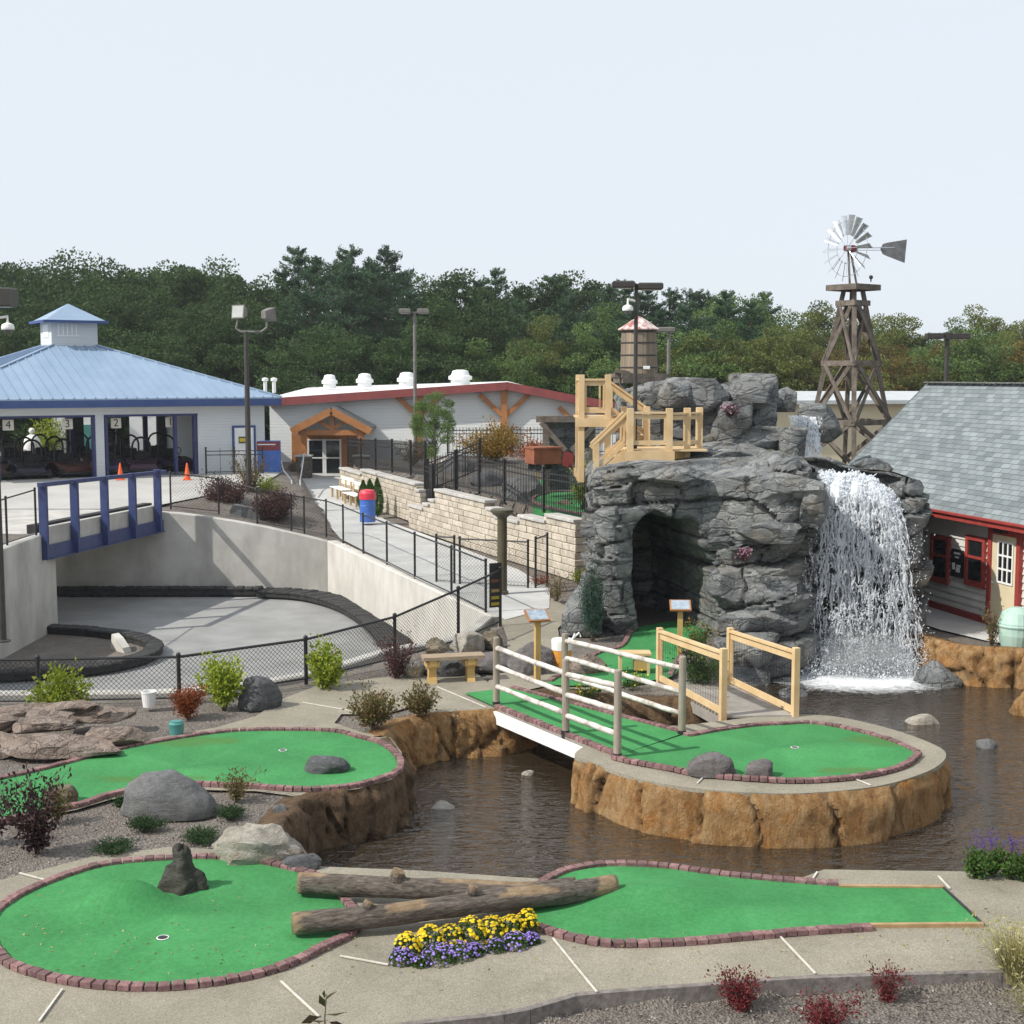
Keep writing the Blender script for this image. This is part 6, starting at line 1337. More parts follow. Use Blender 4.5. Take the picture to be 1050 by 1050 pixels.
# ---------------------------------------------------------------- water tower
tp = D(655, 385, 42.0); tw = thing('water_tower', 'wooden barrel water tank with a red and white conical roof on timber framing', 'water tower', (tp.x, tp.y, 2.)); k = 42 / 1400
zb, zt2 = D(655, 383, 42).z, D(655, 338, 42).z; b = MB(); r = 18.5 * k
for i in range(30):
    a0, a1 = 2 * PI * i / 30, 2 * PI * (i + .97) / 30; q = [(r * math.cos(a), r * math.sin(a)) for a in (a0, a1)] + [((r - .05) * math.cos(a), (r - .05) * math.sin(a)) for a in (a1, a0)]
    s = 1.0; n = len(b.v); b.v += [V((tp.x + x * 1.03, tp.y + y * 1.03, zb)) for x, y in q] + [V((tp.x + x * .97, tp.y + y * .97, zt2)) for x, y in q]; b.f += [(n, n + 1, n + 5, n + 4), (n + 1, n + 2, n + 6, n + 5), (n + 2, n + 3, n + 7, n + 6), (n + 3, n, n + 4, n + 7), (n, n + 3, n + 2, n + 1), (n + 4, n + 5, n + 6, n + 7)]
obj('tank', b, M['tank'], tw)
for t in (.12, .4, .68, .93):
    b = MB(); z = zb + (zt2 - zb) * t; rr_ = r * (1.03 - .06 * t) + .008; b.lathe((tp.x, tp.y, z), [(rr_, 0), (rr_ + .01, .01), (rr_ + .01, .035), (rr_, .045)], 36, False); obj('hoop', b, M['bronze'], tw)
b = MB(); b.lathe((tp.x, tp.y, zt2 - .02), [(21.5 * k, 0), (21.8 * k, .03), (10 * k, .26), (.04, .42)], 12); obj('roof', b, M['tankroof'], tw)
b = MB(); b.box((tp.x, tp.y, zb - .06), (1.5, 1.5, .12), .2); b.box((tp.x, tp.y - .2, zb - .2), (1.35, 1.1, .18), .2); obj('platform', b, M['greywood'], tw)
for x, y in ((-.55, -.5), (.55, -.5), (-.55, .5), (.55, .5)): b = MB(); b.box((tp.x + x, tp.y + y, (zb + 1.8) / 2), (.16, .16, zb - 1.8)); obj('leg', b, M['greywood'], tw)
b = MB(); b.beam(D(630, 384, 41.3), D(652, 386, 41.3), .14, .18); b.beam(D(631, 380, 41.2), D(646, 383, 41.2), .10, .12); obj('brace', b, M['greywood'], tw)
b = MB(); q = D(663, 377, 41.3); b.box(q, (.2, .05, .10), 0, .01); obj('white_tag', b, M['whitepaint'], tw)
# ---------------------------------------------------------------- windmill
wy = 39.6; WS = wy / 33.6; k = wy / 1400; wc = V((LX(871, wy), wy, 0)); zf = lambda v: D(871, v, wy).z
wm = thing('windmill', 'grey timber windmill tower with a silver bladed wheel and dark tail vane', 'windmill', (wc.x, wc.y, 3.2)); AZ = R(37)
def tw_pt(i, z):
    zt_, zb_ = zf(297), zf(475); t = (z - zb_) / (zt_ - zb_); h = (.98 * (1 - t) + .19 * t) * WS; a = AZ + PI / 4 + i * PI / 2; return V((wc.x + h * 1.15 * math.cos(a), wc.y + h * 1.15 * math.sin(a), z))
zb_, zt_ = zf(482), zf(296)
for i in range(4): b = MB(); b.beam(tw_pt(i, zb_), tw_pt(i, zt_), .125, .125); obj('leg', b, M['greywood'], wm)
lv = [zf(v) for v in (472, 432.5, 372.5, 311)]
for z in lv[1:]:
    for i in range(4): b = MB(); p, q = tw_pt(i, z), tw_pt((i + 1) % 4, z); d = (q - p).normalized() * .1; o = (p + q) / 2 - V((wc.x, wc.y, z)); o.normalize(); b.beam(p - d + o * .09, q + d + o * .09, .05, .15); obj('girt', b, M['greywood'], wm)
for z0, z1 in zip(lv[:-1], lv[1:]):
    for i in range(4):
        for s in (0, 1):
            p, q = tw_pt((i + s) % 4, z0), tw_pt((i + 1 - s) % 4, z1); o = (p + q) / 2 - V((wc.x, wc.y, (z0 + z1) / 2)); o.normalize(); b = MB(); b.beam(p + o * (.06 + .05 * s), q + o * (.06 + .05 * s), .045, .11); obj('cross_brace', b, M['greywood'], wm)
b = MB(); zp_ = zf(293)
for i in range(7): 
    m = Matrix.Rotation(AZ, 3, 'Z'); c = m @ V((0, (-.56 + i * .187) * WS * .7, 0)); b.box((wc.x + c.x, wc.y + c.y, zp_), (1.32 * WS * .7, .17 * WS * .7, .05), AZ)
for s in (-1, 1):
    c = Matrix.Rotation(AZ, 3, 'Z') @ V((0, s * .62 * WS * .7, -.0)); b.box((wc.x + c.x, wc.y + c.y, zp_ - .06), (1.34 * WS * .7, .06, .16), AZ); c = Matrix.Rotation(AZ, 3, 'Z') @ V((s * .64 * WS * .7, 0, 0)); b.box((wc.x + c.x, wc.y + c.y, zp_ - .06), (.06, 1.17 * WS * .7, .16), AZ)
obj('platform', b, M['greywood'], wm)
hub = D(870, 255, wy); 
for s in (-.1, .1): b = MB(); b.beam((wc.x + s, wc.y, zp_), (hub.x + s * .3 + .03, wc.y, hub.z - .05), .05, .05); obj('mast', b, M['greywood'], wm)
axd = V((math.cos(R(-150)), math.sin(R(-150)), 0))     # the wheel faces front left
tail = -axd; hb = V((hub.x + .13, wy, hub.z)); e1 = V((-axd.y, axd.x, 0)); e2 = V((0, 0, 1)); wcn = hb + axd * .22; RW = .80 * WS
wl = obj('wheel', (lambda b: (b.tube(wcn - axd * .08, wcn + axd * .08, .09, n=14), [b.path([wcn + RW * f * (math.cos(x) * e1 + math.sin(x) * e2) for x in np.linspace(0, 2 * PI, 37)], .010, 5, False) for f in (.45, .84)], [b.tube(wcn, wcn + RW * .84 * (math.cos(x) * e1 + math.sin(x) * e2), .009, n=5) for x in np.linspace(0, 2 * PI, 9)[:-1]], b)[-1])(MB()), M['galv'], wm)
for i in range(18):
    a = 2 * PI * i / 18; rd = math.cos(a) * e1 + math.sin(a) * e2; tg = -math.sin(a) * e1 + math.cos(a) * e2; pw = (tg * .66 + axd * .75).normalized(); nrm = rd.cross(pw)
    b = MB(); vs = []
    for r_, w in ((.40, .046), (.7, .07), (1., .095)):
        for s in (-1, -.33, .33, 1): vs.append(wcn + rd * RW * r_ + pw * w * s + nrm * .012 * (1 - s * s))
    f = [(j * 4 + q, j * 4 + q + 1, j * 4 + 5 + q, j * 4 + 4 + q) for j in range(2) for q in range(3)]; n = len(vs); vs += [p - nrm * .004 for p in vs]; f += [tuple(x + n for x in q[::-1]) for q in f]; b.add(vs, f); obj('blade', b, M['galv'], wl)
b = MB(); b.beam(hb - axd * .12, hb + axd * .30, .13, .15); b.lathe(hb - Zv(.1), [(.09, 0), (.09, .16), (.05, .2)], 14); obj('gearbox', b, M['redmotor'], wm)
tl = V((.985, -.17, 0)).normalized(); b = MB(); p0 = hb + tl * .06 + Zv(.02); b.tube(p0, p0 + tl * 1.1, .016); b.tube(p0 - Zv(.06), p0 + tl * 1.1 - Zv(.08), .012); obj('tail_bone', b, M['galv'], wm)
vn = [((x_ - .10) * WS, z_ * WS) for x_, z_ in [(.74, -.02), (.80, .10), (.90, .13), (1.36, .20), (1.32, -.36), (.90, -.19), (.80, -.14)]]; b = MB(); up2 = V((.0, 0, 1)); b.extr([hb + tl * x + up2 * z for x, z in vn], tl.cross(up2) * .012); obj('tail_vane', b, M['vanegrey'], wm)
q = D(893, 289, wy - .3); b = MB(); b.tube(q, q + Zv(.09), .02); b.ball(q + Zv(.13), (.06, .06, .06), 10, 6); obj('finial', b, M['black'], wm)
# ---------------------------------------------------------------- red-trimmed house
HO = V((8.62, 37.4, 0)); HA = V((.237, -.971, 0)).normalized(); HB = V((.971, .237, 0)).normalized()
hs_ = thing('red_trim_house', 'grey clapboard house with red trim and a grey shingle roof', 'house', HO + HA * 8 + HB * 3)
def hp(a, b, z): return HO + HA * a + HB * b + Zv(z)
HW = .38
def hw(u, v):
    o = V((0, 0, H)); r_ = ray(u, v); t = ((HO + HB * HW) - o).dot(HB) / r_.dot(HB); p = o + r_ * t; return (p - HO).dot(HA), p.z
EZ, RZ_, RB = 2.46, 5.38, 3.1; LN = 24
def uvquad(name, pts, uvs, m, parent): b = MB(); b.add(pts, [(0, 1, 2, 3)]); b.uv = uvs; return obj(name, b, m, parent)
sl_ = math.hypot(RB, RZ_ - EZ); 
rf = uvquad('roof', [hp(-.15, 0, EZ), hp(LN, 0, EZ), hp(LN, RB, RZ_), hp(-.15, RB, RZ_)], [(0, 0), (LN + .15, 0), (LN + .15, sl_), (0, sl_)], M['shingle'], hs_)
uvquad('roof_back', [hp(LN, 2 * RB, EZ), hp(-.15, 2 * RB, EZ), hp(-.15, RB, RZ_), hp(LN, RB, RZ_)], [(0, 0), (LN + .15, 0), (LN + .15, sl_), (0, sl_)], M['shingle'], hs_)
b = MB(); b.add([hp(-.15, .02, EZ - .06), hp(LN, .02, EZ - .06), hp(LN, RB, RZ_ - .06), hp(-.15, RB, RZ_ - .06)], [(3, 2, 1, 0)]); obj('sheathing', b, M['greywood'], rf)
b = MB(); s = -.1
while s < LN: b.box(hp(s + .13, RB, RZ_ + .03), (.25, .30, .035), math.atan2(HA.y, HA.x), .006); s += .27
obj('ridge_cap', b, M['caps'] if False else M['boulder'], rf)
b = MB(); b.beam(hp(-.17, -.025, EZ - .09), hp(LN, -.025, EZ - .09), .04, .15); b.beam(hp(-.17, -.06, EZ - .01), hp(LN, -.06, EZ - .01), .10, .05); obj('fascia', b, M['redpaint'], hs_)
b = MB(); b.beam(hp(-.17, 0, EZ - .06), hp(-.17, RB, RZ_ - .06), .04, .10); obj('rake_board', b, M['vanegrey'], hs_)
b = MB(); b.add([hp(-.12, .0, EZ - .17), hp(LN, .0, EZ - .17), hp(LN, HW + .05, EZ - .17), hp(-.12, HW + .05, EZ - .17)], [(0, 1, 2, 3)]); obj('soffit', b, M['redtrim'], hs_)
b = MB(); b.add([hp(-.05, HW + .07, -.2), hp(LN, HW + .07, -.2), hp(LN, HW + .07, EZ - .1), hp(-.05, HW + .07, EZ - .1)], [(0, 1, 2, 3)]); b.add([hp(-.05, HW + .07, -.2), hp(-.05, 2 * RB - HW, -.2), hp(-.05, 2 * RB - HW, EZ), hp(-.05, RB, RZ_ - .1), hp(-.05, HW + .07, EZ)], [(0, 1, 2, 3, 4)]); obj('wall', b, M['siding'], hs_)
b = MB(); z = .16
while z < EZ - .18: b.add([hp(-.05, HW + .025, z), hp(LN, HW + .025, z), hp(LN, HW + .06, z + .165), hp(-.05, HW + .06, z + .165), hp(-.05, HW + .065, z), hp(LN, HW + .065, z)], [(0, 1, 2, 3), (4, 5, 1, 0)]); z += .165
obj('clapboards', b, M['siding'], hs_)
def hbox(b, a0, a1, z0, z1, o0, o1): b.add([hp(a, o, z) for z in (z0, z1) for o in (o0, o1) for a in (a0, a1)], [(0, 2, 3, 1), (4, 5, 7, 6), (0, 1, 5, 4), (2, 6, 7, 3), (0, 4, 6, 2), (1, 3, 7, 5)])
b = MB(); hbox(b, -.05, LN, -.06, .17, HW - .02, HW + .06); obj('base_board', b, M['redtrim'], hs_)
def hwin(u0, v0, u1, v1, name, parts=True):
    a0, zt0 = hw(u0, v0); a1, _ = hw(u1, v0); _, zb0 = hw((u0 + u1) / 2, v1); zt0 = min(zt0, EZ - .22); b = MB(); fw = .10
    hbox(b, a0, a0 + fw, zb0, zt0, HW - .03, HW + .05); hbox(b, a1 - fw, a1, zb0, zt0, HW - .03, HW + .05); hbox(b, a0 + fw, a1 - fw, zt0 - fw, zt0, HW - .03, HW + .05); hbox(b, a0 + fw, a1 - fw, zb0, zb0 + fw * 1.3, HW - .03, HW + .05); zm = zb0 + (zt0 - zb0) * .58; hbox(b, a0 + fw, a1 - fw, zm - .03, zm + .03, HW - .015, HW + .03)
    o = obj(name, b, M['redpaint'], hs_); b = MB(); hbox(b, a0 + fw, a1 - fw, zb0 + fw, zt0 - fw, HW + .005, HW + .02); obj('pane', b, M['glass'], o); return a0, a1, zb0, zt0, o
hwin(955, 547, 974, 598, 'window'); A0_, A1_, zb0, zt0, wn = hwin(991, 548, 1011, 602, 'window')
b = MB(); a, z = (A0_ + A1_) / 2, zt0 - .3; hbox(b, a - .18, a - .14, z - .22, z + .2, HW - .005, HW + .0); n0 = len(b.v)
for (x0, z0, x1, z1) in ((-.16, -.2, -.16, .2), (-.16, .2, .10, -.2), (.10, -.2, .10, .2)): b.beam(hp(a + x0, HW - .002, z + z0), hp(a + x1, HW - .002, z + z1), .03, .01)
a0, z1 = hw(976, 562); a1, z0 = hw(988, 590); _, z0 = hw(982, 592); b = MB(); hbox(b, a0, a1, z0, z1, HW - .02, HW + .0); mb_ = obj('menu_board', b, M['black'], hs_)
b = MB()
for (x, w, z, h) in ((.5, .5, .86, .05), (.5, .3, .72, .04), (.25, .22, .38, .16), (.65, .3, .42, .05), (.6, .3, .28, .12)): aa = a0 + (a1 - a0) * x; ww = (a1 - a0) * w / 2; zz = z0 + (z1 - z0) * z; hbox(b, aa - ww, aa + ww, zz - h / 2, zz + h / 2, HW - .026, HW - .02)
obj('menu_marks', b, M['whitepaint'], mb_)
d0, _ = hw(1017, 600); d1, _ = hw(1043, 600); _, dz1 = hw(1030, 549); dz1 = min(dz1, 2.12)
b = MB(); hbox(b, d0 - .13, d0, .02, dz1 + .12, HW - .06, HW + .05); hbox(b, d1, d1 + .13, .02, dz1 + .12, HW - .06, HW + .05); hbox(b, d0, d1, dz1, dz1 + .12, HW - .06, HW + .05); dr_ = obj('door', (lambda q: (hbox(q, d0, d1, .04, dz1, HW - .02, HW + .03), q)[1])(MB()), M['cream'], hs_); obj('door_frame', b, M['redpaint'], dr_)
w0, w1 = d0 + (d1 - d0) * .27, d0 + (d1 - d0) * .84; zz0, zz1 = dz1 * .50, dz1 * .93; b = MB(); hbox(b, w0, w1, zz0, zz1, HW - .03, HW - .02); obj('door_pane', b, M['glass'], dr_)
b = MB()
for i in range(4): x = w0 + (w1 - w0) * i / 3; hbox(b, x - .02, x + .02, zz0, zz1, HW - .045, HW - .03); z = zz0 + (zz1 - zz0) * i / 3; hbox(b, w0 - .02, w1 + .02, z - .02, z + .02, HW - .044, HW - .029)
obj('muntins', b, M['whitepaint'], dr_)
b = MB(); b.ball(hp(d0 + .09, HW - .05, 1.0), .035, 10, 6); obj('handle', b, M['galv'], dr_)
a, z = hw(1028, 541); b = MB(); hbox(b, d0 + .3, d0 + .62, 2.17, 2.29, HW - .22, HW + .04); obj('wall_lamp', b, M['black'], hs_)
b = MB(); a2 = d1 + .3; hbox(b, a2, a2 + .3, 1.15, 1.5, HW - .02, HW + .01); pl_ = obj('house_plate', b, M['whitepaint'], hs_); b = MB(); hbox(b, a2 + .05, a2 + .25, 1.3, 1.42, HW - .026, HW - .02); hbox(b, a2 + .05, a2 + .2, 1.2, 1.24, HW - .026, HW - .02); obj('plate_mark', b, M['redtrim'], pl_)
sheet('house_slab', [hp(-.5, .4, 0), hp(9.7, .4, 0), hp(9.7, -.45, 0), hp(8.9, -.75, 0), hp(7.6, -1.0, 0), hp(5, -1.0, 0), hp(-.5, -.6, 0)], .014, M['walk'])
# far cream building with a flat metal roof
q0, q1 = D(786, 432, 58), D(960, 432, 60); fbld = thing('cream_building', 'low cream building with a pale metal roof behind the windmill', 'building', (q0 + q1) / 2 - Zv(2.5))
zt_, zb_ = D(850, 411, 58).z, 1.0; b = MB(); b.add([V((q0.x, 58, zb_)), V((q1.x + 3, 60, zb_)), V((q1.x + 3, 60, zt_)), V((q0.x, 58, zt_)), V((q0.x, 66, zb_)), V((q0.x, 66, zt_))], [(0, 1, 2, 3), (4, 0, 3, 5)]); obj('wall', b, M['cream'], fbld)
b = MB(); b.add([V((q0.x - .6, 57.4, zt_ + .02)), V((q1.x + 3, 59.4, zt_ + .02)), V((q1.x + 3, 66, zt_ + .32)), V((q0.x - .6, 66, zt_ + .32)), V((q0.x - .6, 57.4, zt_ - .14)), V((q1.x + 3, 59.4, zt_ - .14)), V((q1.x + 3, 66, zt_ + .2)), V((q0.x - .6, 66, zt_ + .2))], [(0, 1, 2, 3), (7, 6, 5, 4), (0, 4, 5, 1), (3, 7, 4, 0)]); obj('roof', b, M['galv'] if False else M['deckwood'] if False else mat('pale_metal_roof', (.42, .45, .46), (.52, .55, .56), 1, .45), fbld)
# mine shack, crate, small posts on the upper course
s0 = D(583, 470, 44); s0.z = 1.9; sk_ = thing('mine_shack', 'weathered timber mine entrance with slanted braces beside the lumber stairs', 'shack', s0)
for x in (-.75, .75): b = MB(); b.box(s0 + V((x, 0, 1.1)), (.18, .2, 2.2), 0); obj('post', b, M['greywood'], sk_)
b = MB(); b.beam(s0 + V((-1.05, 0, 2.3)), s0 + V((1.05, 0, 2.34)), .3, .2); obj('lintel', b, M['greywood'], sk_)
for s in (-1, 1): b = MB(); b.beam(s0 + V((s * .9, -.14, 2.2)), s0 + V((s * .1, -.14, 1.3)), .06, .16); obj('brace', b, M['greywood'], sk_)
b = MB(); b.box(s0 + V((0, .35, 1.1)), (1.5, .3, 2.2)); obj('back_wall', b, M['rock'], sk_)
b = MB(); b.extr([s0 + V((-.22, -.2, .85)), s0 + V((.12, -.2, .7)), s0 + V((.16, -.2, 1.2)), s0 + V((-.16, -.2, 1.3))], V((0, .05, 0))); obj('hanging_cloth', b, M['redtrim'], sk_)
q = D(557, 467, 43); b = MB(); b.box(q, (.92, .8, .52), .35, .012); cr = obj('ore_cart', b, M['rust'], None, 'rust red ore box on the upper course behind the picket fence', 'ore cart'); b = MB(); b.box(q + Zv(.25), (.98, .86, .05), .35); obj('rim', b, M['rust'], cr)
for s in (-.28, .28):
    for y in (-.3, .3): b = MB(); c = q + Matrix.Rotation(.35, 3, 'Z') @ V((s, y, -.36)); b.path([c + V((.0, -.04, 0)), c + V((0, .04, 0))], .12, 12); b.beam(c, c + Zv(.15), .05, .05); obj('wheel', b, M['black'], cr)
q = D(551, 470, 46); q.z = 1.9; t = thing('hole_sign', 'small sign post on the upper course above the rust red box', 'sign', q, 'hole signs on wooden posts'); b = MB(); b.box(q + Zv(.6), (.1, .1, 1.2)); obj('post', b, M['signwood'], t); b = MB(); b.box(q + V((.05, 0, 1.22)), (.34, .22, .04), .2); obj('sign_board', b, M['vanegrey'], t)
for i, (pxs, lab) in enumerate((([(548, 518), (600, 530), (640, 520), (600, 508), (560, 508)], 'upper course green behind the picket fence next to the cave rock'), ([(528, 492), (560, 494), (570, 488), (540, 486)], 'upper course green beneath the rust red box'))):
    pts_ = []
    for u, v in pxs: p = P(u, v, 1.6 if i == 0 else 1.9); p.z = 0; pts_.append(p)
    ct = sum(pts_, V((0, 0, 0))) / len(pts_); pts_ = smooth(pts_, True, .25); ct.z = gz(ct.x, ct.y); t = thing('putting_green', lab, 'putting green', ct, 'putting greens of the golf course'); zz = max(gz(p.x, p.y) for p in pts_) + .06
    sheet('turf', pts_, zz, M['turf'], t, th=.5, kind=None)
    b = MB(); 
    for a_i in range(len(pts_)): b.beam(pts_[a_i] + Zv(zz + .02), pts_[(a_i + 1) % len(pts_)] + Zv(zz + .02), .1, .06)
    obj('brick_border', b, M['brick'], t)
for i, (u, v, y, r, lab) in enumerate(((540, 505, 45, (.9, .6, .7), 'grey rock behind the picket fence, left of the green turf'), (500, 492, 50, (.8, .6, .5), 'dark rock on the upper course behind the stair railing'), (575, 505, 42, (.6, .5, .35), 'pale tan rock behind the picket fence near the cave'), (470, 485, 56, (.8, .6, .5), 'grey rock above the stair gap in the tan wall'), (462, 468, 60, (.6, .4, .3), 'pale flat rock on the upper course beside the young tree'))):
    q = D(u, v, y); q.z = gz(q.x, q.y) - .1; boulder(lab, q, r, 400 + i, M[('boulder', 'boulderdark', 'bouldertan', 'boulder', 'bouldercream', 'boulderdark')[i]], 16, .06, i, .3)
# ---------------------------------------------------------------- foliage
def leaf_arr(C, size, rng, asp=.5, D=None, droop=0., curl=.25):
    """one diamond leaf (folded along its midrib) per centre; D = preferred leaf direction"""
    n = len(C); d = rng.normal(size=(n, 3)); 
    if D is not None: d = d * .55 + D
    d[:, 2] -= droop; d /= np.linalg.norm(d, axis=1)[:, None] + 1e-9
    u = rng.normal(size=(n, 3)); a = np.cross(d, u); a /= np.linalg.norm(a, axis=1)[:, None] + 1e-9; up = np.cross(a, d)
    s = (size * rng.uniform(.6, 1.25, n))[:, None] if np.ndim(size) == 0 else size[:, None]
    v = np.stack([C - d * s * .5, C + a * s * asp * .5 + up * s * curl * .3, C + d * s * .5, C - a * s * asp * .5 + up * s * curl * .3], 1).reshape(-1, 3)
    return v, np.arange(n * 4).reshape(n, 4)
def add_leaves(b, *args, **k): v, f = leaf_arr(*args, **k); b.arr(v, f)
def shrub(name, label, cat, base, w, h, leaf, n, size, seed, stems=9, form='round', group=None, stemm='stem', bloom=None, asp=.5, lean=(0, 0)):
    """twiggy shrub: curved stems from one crown, leaves gathered along and around their ends"""
    rng = np.random.RandomState(seed); t = thing(name, label, cat, base, group); sb = MB(); C = []; Dr = []; tips = []
    for i in range(stems):
        a = 2 * PI * i / stems + rng.uniform(-.4, .4); sp = rng.uniform(.25, 1.) if form != 'column' else rng.uniform(.05, .5)
        hh = h * (rng.uniform(.7, 1.05) if form != 'round' else (1.05 - .5 * sp ** 2) * rng.uniform(.85, 1.08)); tip = V((math.cos(a) * w / 2 * sp + lean[0] * hh, math.sin(a) * w / 2 * sp + lean[1] * hh, hh)); mid = V((tip.x * .45 + rng.uniform(-.04, .04) * w, tip.y * .45, hh * .5))
        pts = [base + V((rng.uniform(-.03, .03), rng.uniform(-.03, .03), -.03)), base + mid, base + tip]; r = max(.004, .011 * h); sb.path(pts, [r, r * .7, r * .3], 5); tips.append(base + tip)
        for k in range(rng.randint(2, 5)):
            s = rng.uniform(.35, .95); p = (base + mid * 2 * s) if s < .5 else (base + mid).lerp(base + tip, (s - .5) * 2); q = p + V((rng.normal() * w * .13, rng.normal() * w * .13, abs(rng.normal()) * h * .16)); sb.path([p, q], [r * .5, r * .2], 4); tips.append(q)
    obj('stems', sb, M[stemm], t); T = np.array([tuple(q) for q in tips]); B0 = np.array(tuple(base))
    idx = rng.randint(0, len(T), n); f = rng.uniform(.35 if form != 'open' else .15, 1.05, n); C = B0 + (T[idx] - B0) * f[:, None] + rng.normal(size=(n, 3)) * np.array([w, w, h]) * (.055 if form == 'open' else .075); C[:, 2] = np.maximum(C[:, 2], base.z + .02)
    out = (C - B0 - np.array([0, 0, h * .25])) / np.array([w, w, h]); b = MB(); add_leaves(b, C, size, rng, asp=asp, D=out * 1.2); obj('leaves', b, M[leaf], t)
    if bloom:
        mm, k, sz = bloom; idx = rng.randint(0, len(T), k); Cb = T[idx] + rng.normal(size=(k, 3)) * w * .05; b = MB(); add_leaves(b, Cb, sz, rng, asp=.9); obj('blossoms', b, M[mm], t)
    return t
G = lambda u, v, z=0.: P(u, v, z)
shrub('leafy_shrub', 'yellow-green shrub by the wire fence, above the rock ledge', 'shrub', G(64, 735), .95, .80, 'l_yg', 2600, .085, 1, 14, group='yellow-green shrubs along the wire fence')
shrub('leafy_shrub', 'yellow-green shrub between the rust red bush and the dark boulder', 'shrub', G(230, 727), .85, .80, 'l_yg', 2300, .085, 2, 13, group='yellow-green shrubs along the wire fence')
shrub('leafy_shrub', 'yellow-green shrub at the fence post, rightmost, beside the purple barberry', 'shrub', G(333, 707), .75, .86, 'l_yg', 2000, .09, 3, 11, group='yellow-green shrubs along the wire fence')
shrub('rust_shrub', 'small rust red bush on the mulch by the fence post', 'shrub', G(193, 737), .66, .52, 'l_rust', 2600, .05, 4, 14)
shrub('barberry', 'dark plum barberry bush at the end of the wire fence near the bench', 'shrub', G(407, 696), .85, .78, 'l_plum', 1500, .055, 5, 16, form='open')
shrub('spirea', 'bronze green shrub on the path bed, left of a smaller one', 'shrub', G(383, 748), .85, .62, 'l_spirea', 2300, .06, 6, 15)
shrub('spirea', 'bronze green shrub above the ochre bank, right of a larger one', 'shrub', G(432, 735), .68, .54, 'l_spirea', 1800, .055, 7, 13)
shrub('spirea', 'thin bronze green shrub behind the big smooth boulder', 'shrub', G(243, 821), .60, .40, 'l_spirea', 700, .045, 8, 14, form='open')
shrub('smokebush', 'purple-leaved shrub at the left edge in front of the side green', 'shrub', G(38, 874), .85, .92, 'l_purple', 1500, .07, 9, 12, form='open')
shrub('spirea', 'olive shrub tucked behind the purple-leaved shrub at the left', 'shrub', G(58, 843), .55, .45, 'l_spirea', 600, .05, 10, 10)
shrub('smokebush', 'sparse purple shrub cut by the left edge of the picture', 'shrub', G(-8, 865), .6, .7, 'l_purple', 700, .06, 11, 9, form='open')
for i, (u, v, w, lab) in enumerate(((148, 850, .36, 'low green juniper in front of the big smooth boulder'), (207, 862, .40, 'low green juniper left of the cream-white stone'), (117, 873, .40, 'low green juniper above the round green edging'), (126, 828, .22, 'low green juniper at the left foot of the big smooth boulder'), (237, 838, .28, 'low sparse juniper right of the big smooth boulder'))):
    shrub('creeping_juniper', lab, 'juniper', G(u, v), w * 1.4, .13, 'l_juniper', 1700, .05, 20 + i, 16, asp=.25, group='creeping junipers on the mulch')
for i, (u, v, w, h, lab) in enumerate(((760, 1036, .50, .36, 'red barberry on the gravel at the bottom, left of two others'), (845, 1058, .66, .34, 'red barberry cut by the bottom edge of the picture'), (908, 1028, .40, .36, 'thin red barberry on the gravel below the tee end of the green'))):
    shrub('red_barberry', lab, 'shrub', G(u, v, -.16), w, h, 'l_red', 1900 if i < 2 else 800, .034, 30 + i, 18 if i < 2 else 12, form='open', group='red barberries on the gravel bed')
# foreground twig with broad leaves
q = G(333, 1062); t = thing('young_shrub', 'young shrub with broad dark leaves poking in at the bottom edge', 'shrub', q); b = MB(); b.path([q, q + V((.0, .02, .16)), q + V((.02, .02, .36))], [.008, .006, .003], 6); b.path([q, q + V((-.06, .0, .14))], [.006, .003], 5); obj('stems', b, M['stem'], t); b = MB()
rng = np.random.RandomState(3)
for (x, y, z, dx, dy, dz, s) in ((.05, .02, .34, .6, .1, .6, .15), (-.02, .02, .30, -.3, 0, .8, .13), (.10, .0, .20, 1, -.2, .1, .20), (-.12, 0, .14, -1, -.2, .1, .17), (.12, 0, .1, 1, -.3, -.1, .2), (-.05, -.05, .16, -.5, -.5, .3, .15), (.02, -.05, .14, .2, -.8, .1, .15), (.0, .02, .36, .1, .1, 1, .09)):
    v_, f_ = leaf_arr(np.array([[q.x + x, q.y + y, q.z + z]]), np.array([s]), rng, asp=.5, D=np.array([[dx, dy, dz]]) * 3); b.arr(v_, f_)
obj('leaves', b, leafmat('broad_dark_leaves', [(.03, .05, .018), (.07, .07, .03), (.08, .04, .03)], .25), t)
def grass(name, label, base, w, h, n, seed, m, group=None, droop=.5, wid=.008):
    rng = np.random.RandomState(seed); b = MB(); vs = []; fs = []
    for i in range(n):
        a = rng.uniform(0, 2 * PI); r = rng.uniform(0, .12) * w; L = h * rng.uniform(.5, 1.1); sp = rng.uniform(.1, 1) * w * .5; x0, y0 = math.cos(a) * r, math.sin(a) * r; sd = V((-math.sin(a), math.cos(a), 0)) * wid * rng.uniform(.5, 1.2); k = len(vs)
        for j in range(5):
            s = j / 4; p = base + V((x0 + math.cos(a) * sp * s ** 1.6, y0 + math.sin(a) * sp * s ** 1.6, L * (s - droop * .5 * s ** 3))); wd = sd * (1 - .9 * s); vs += [p - wd, p + wd]
        fs += [(k + 2 * j, k + 2 * j + 1, k + 2 * j + 3, k + 2 * j + 2) for j in range(4)]
    b.add(vs, fs); t = thing(name, label, 'grass clump', base, group); obj('blades', b, m, t)
    b = MB(); C = np.array([tuple(base + V((rng.normal() * w * .22, rng.normal() * w * .22, h * rng.uniform(.45, .95)))) for _ in range(n)]); add_leaves(b, C, .05, rng, asp=.35, D=np.array([0, 0, .6])); obj('seed_heads', b, m, t); return t
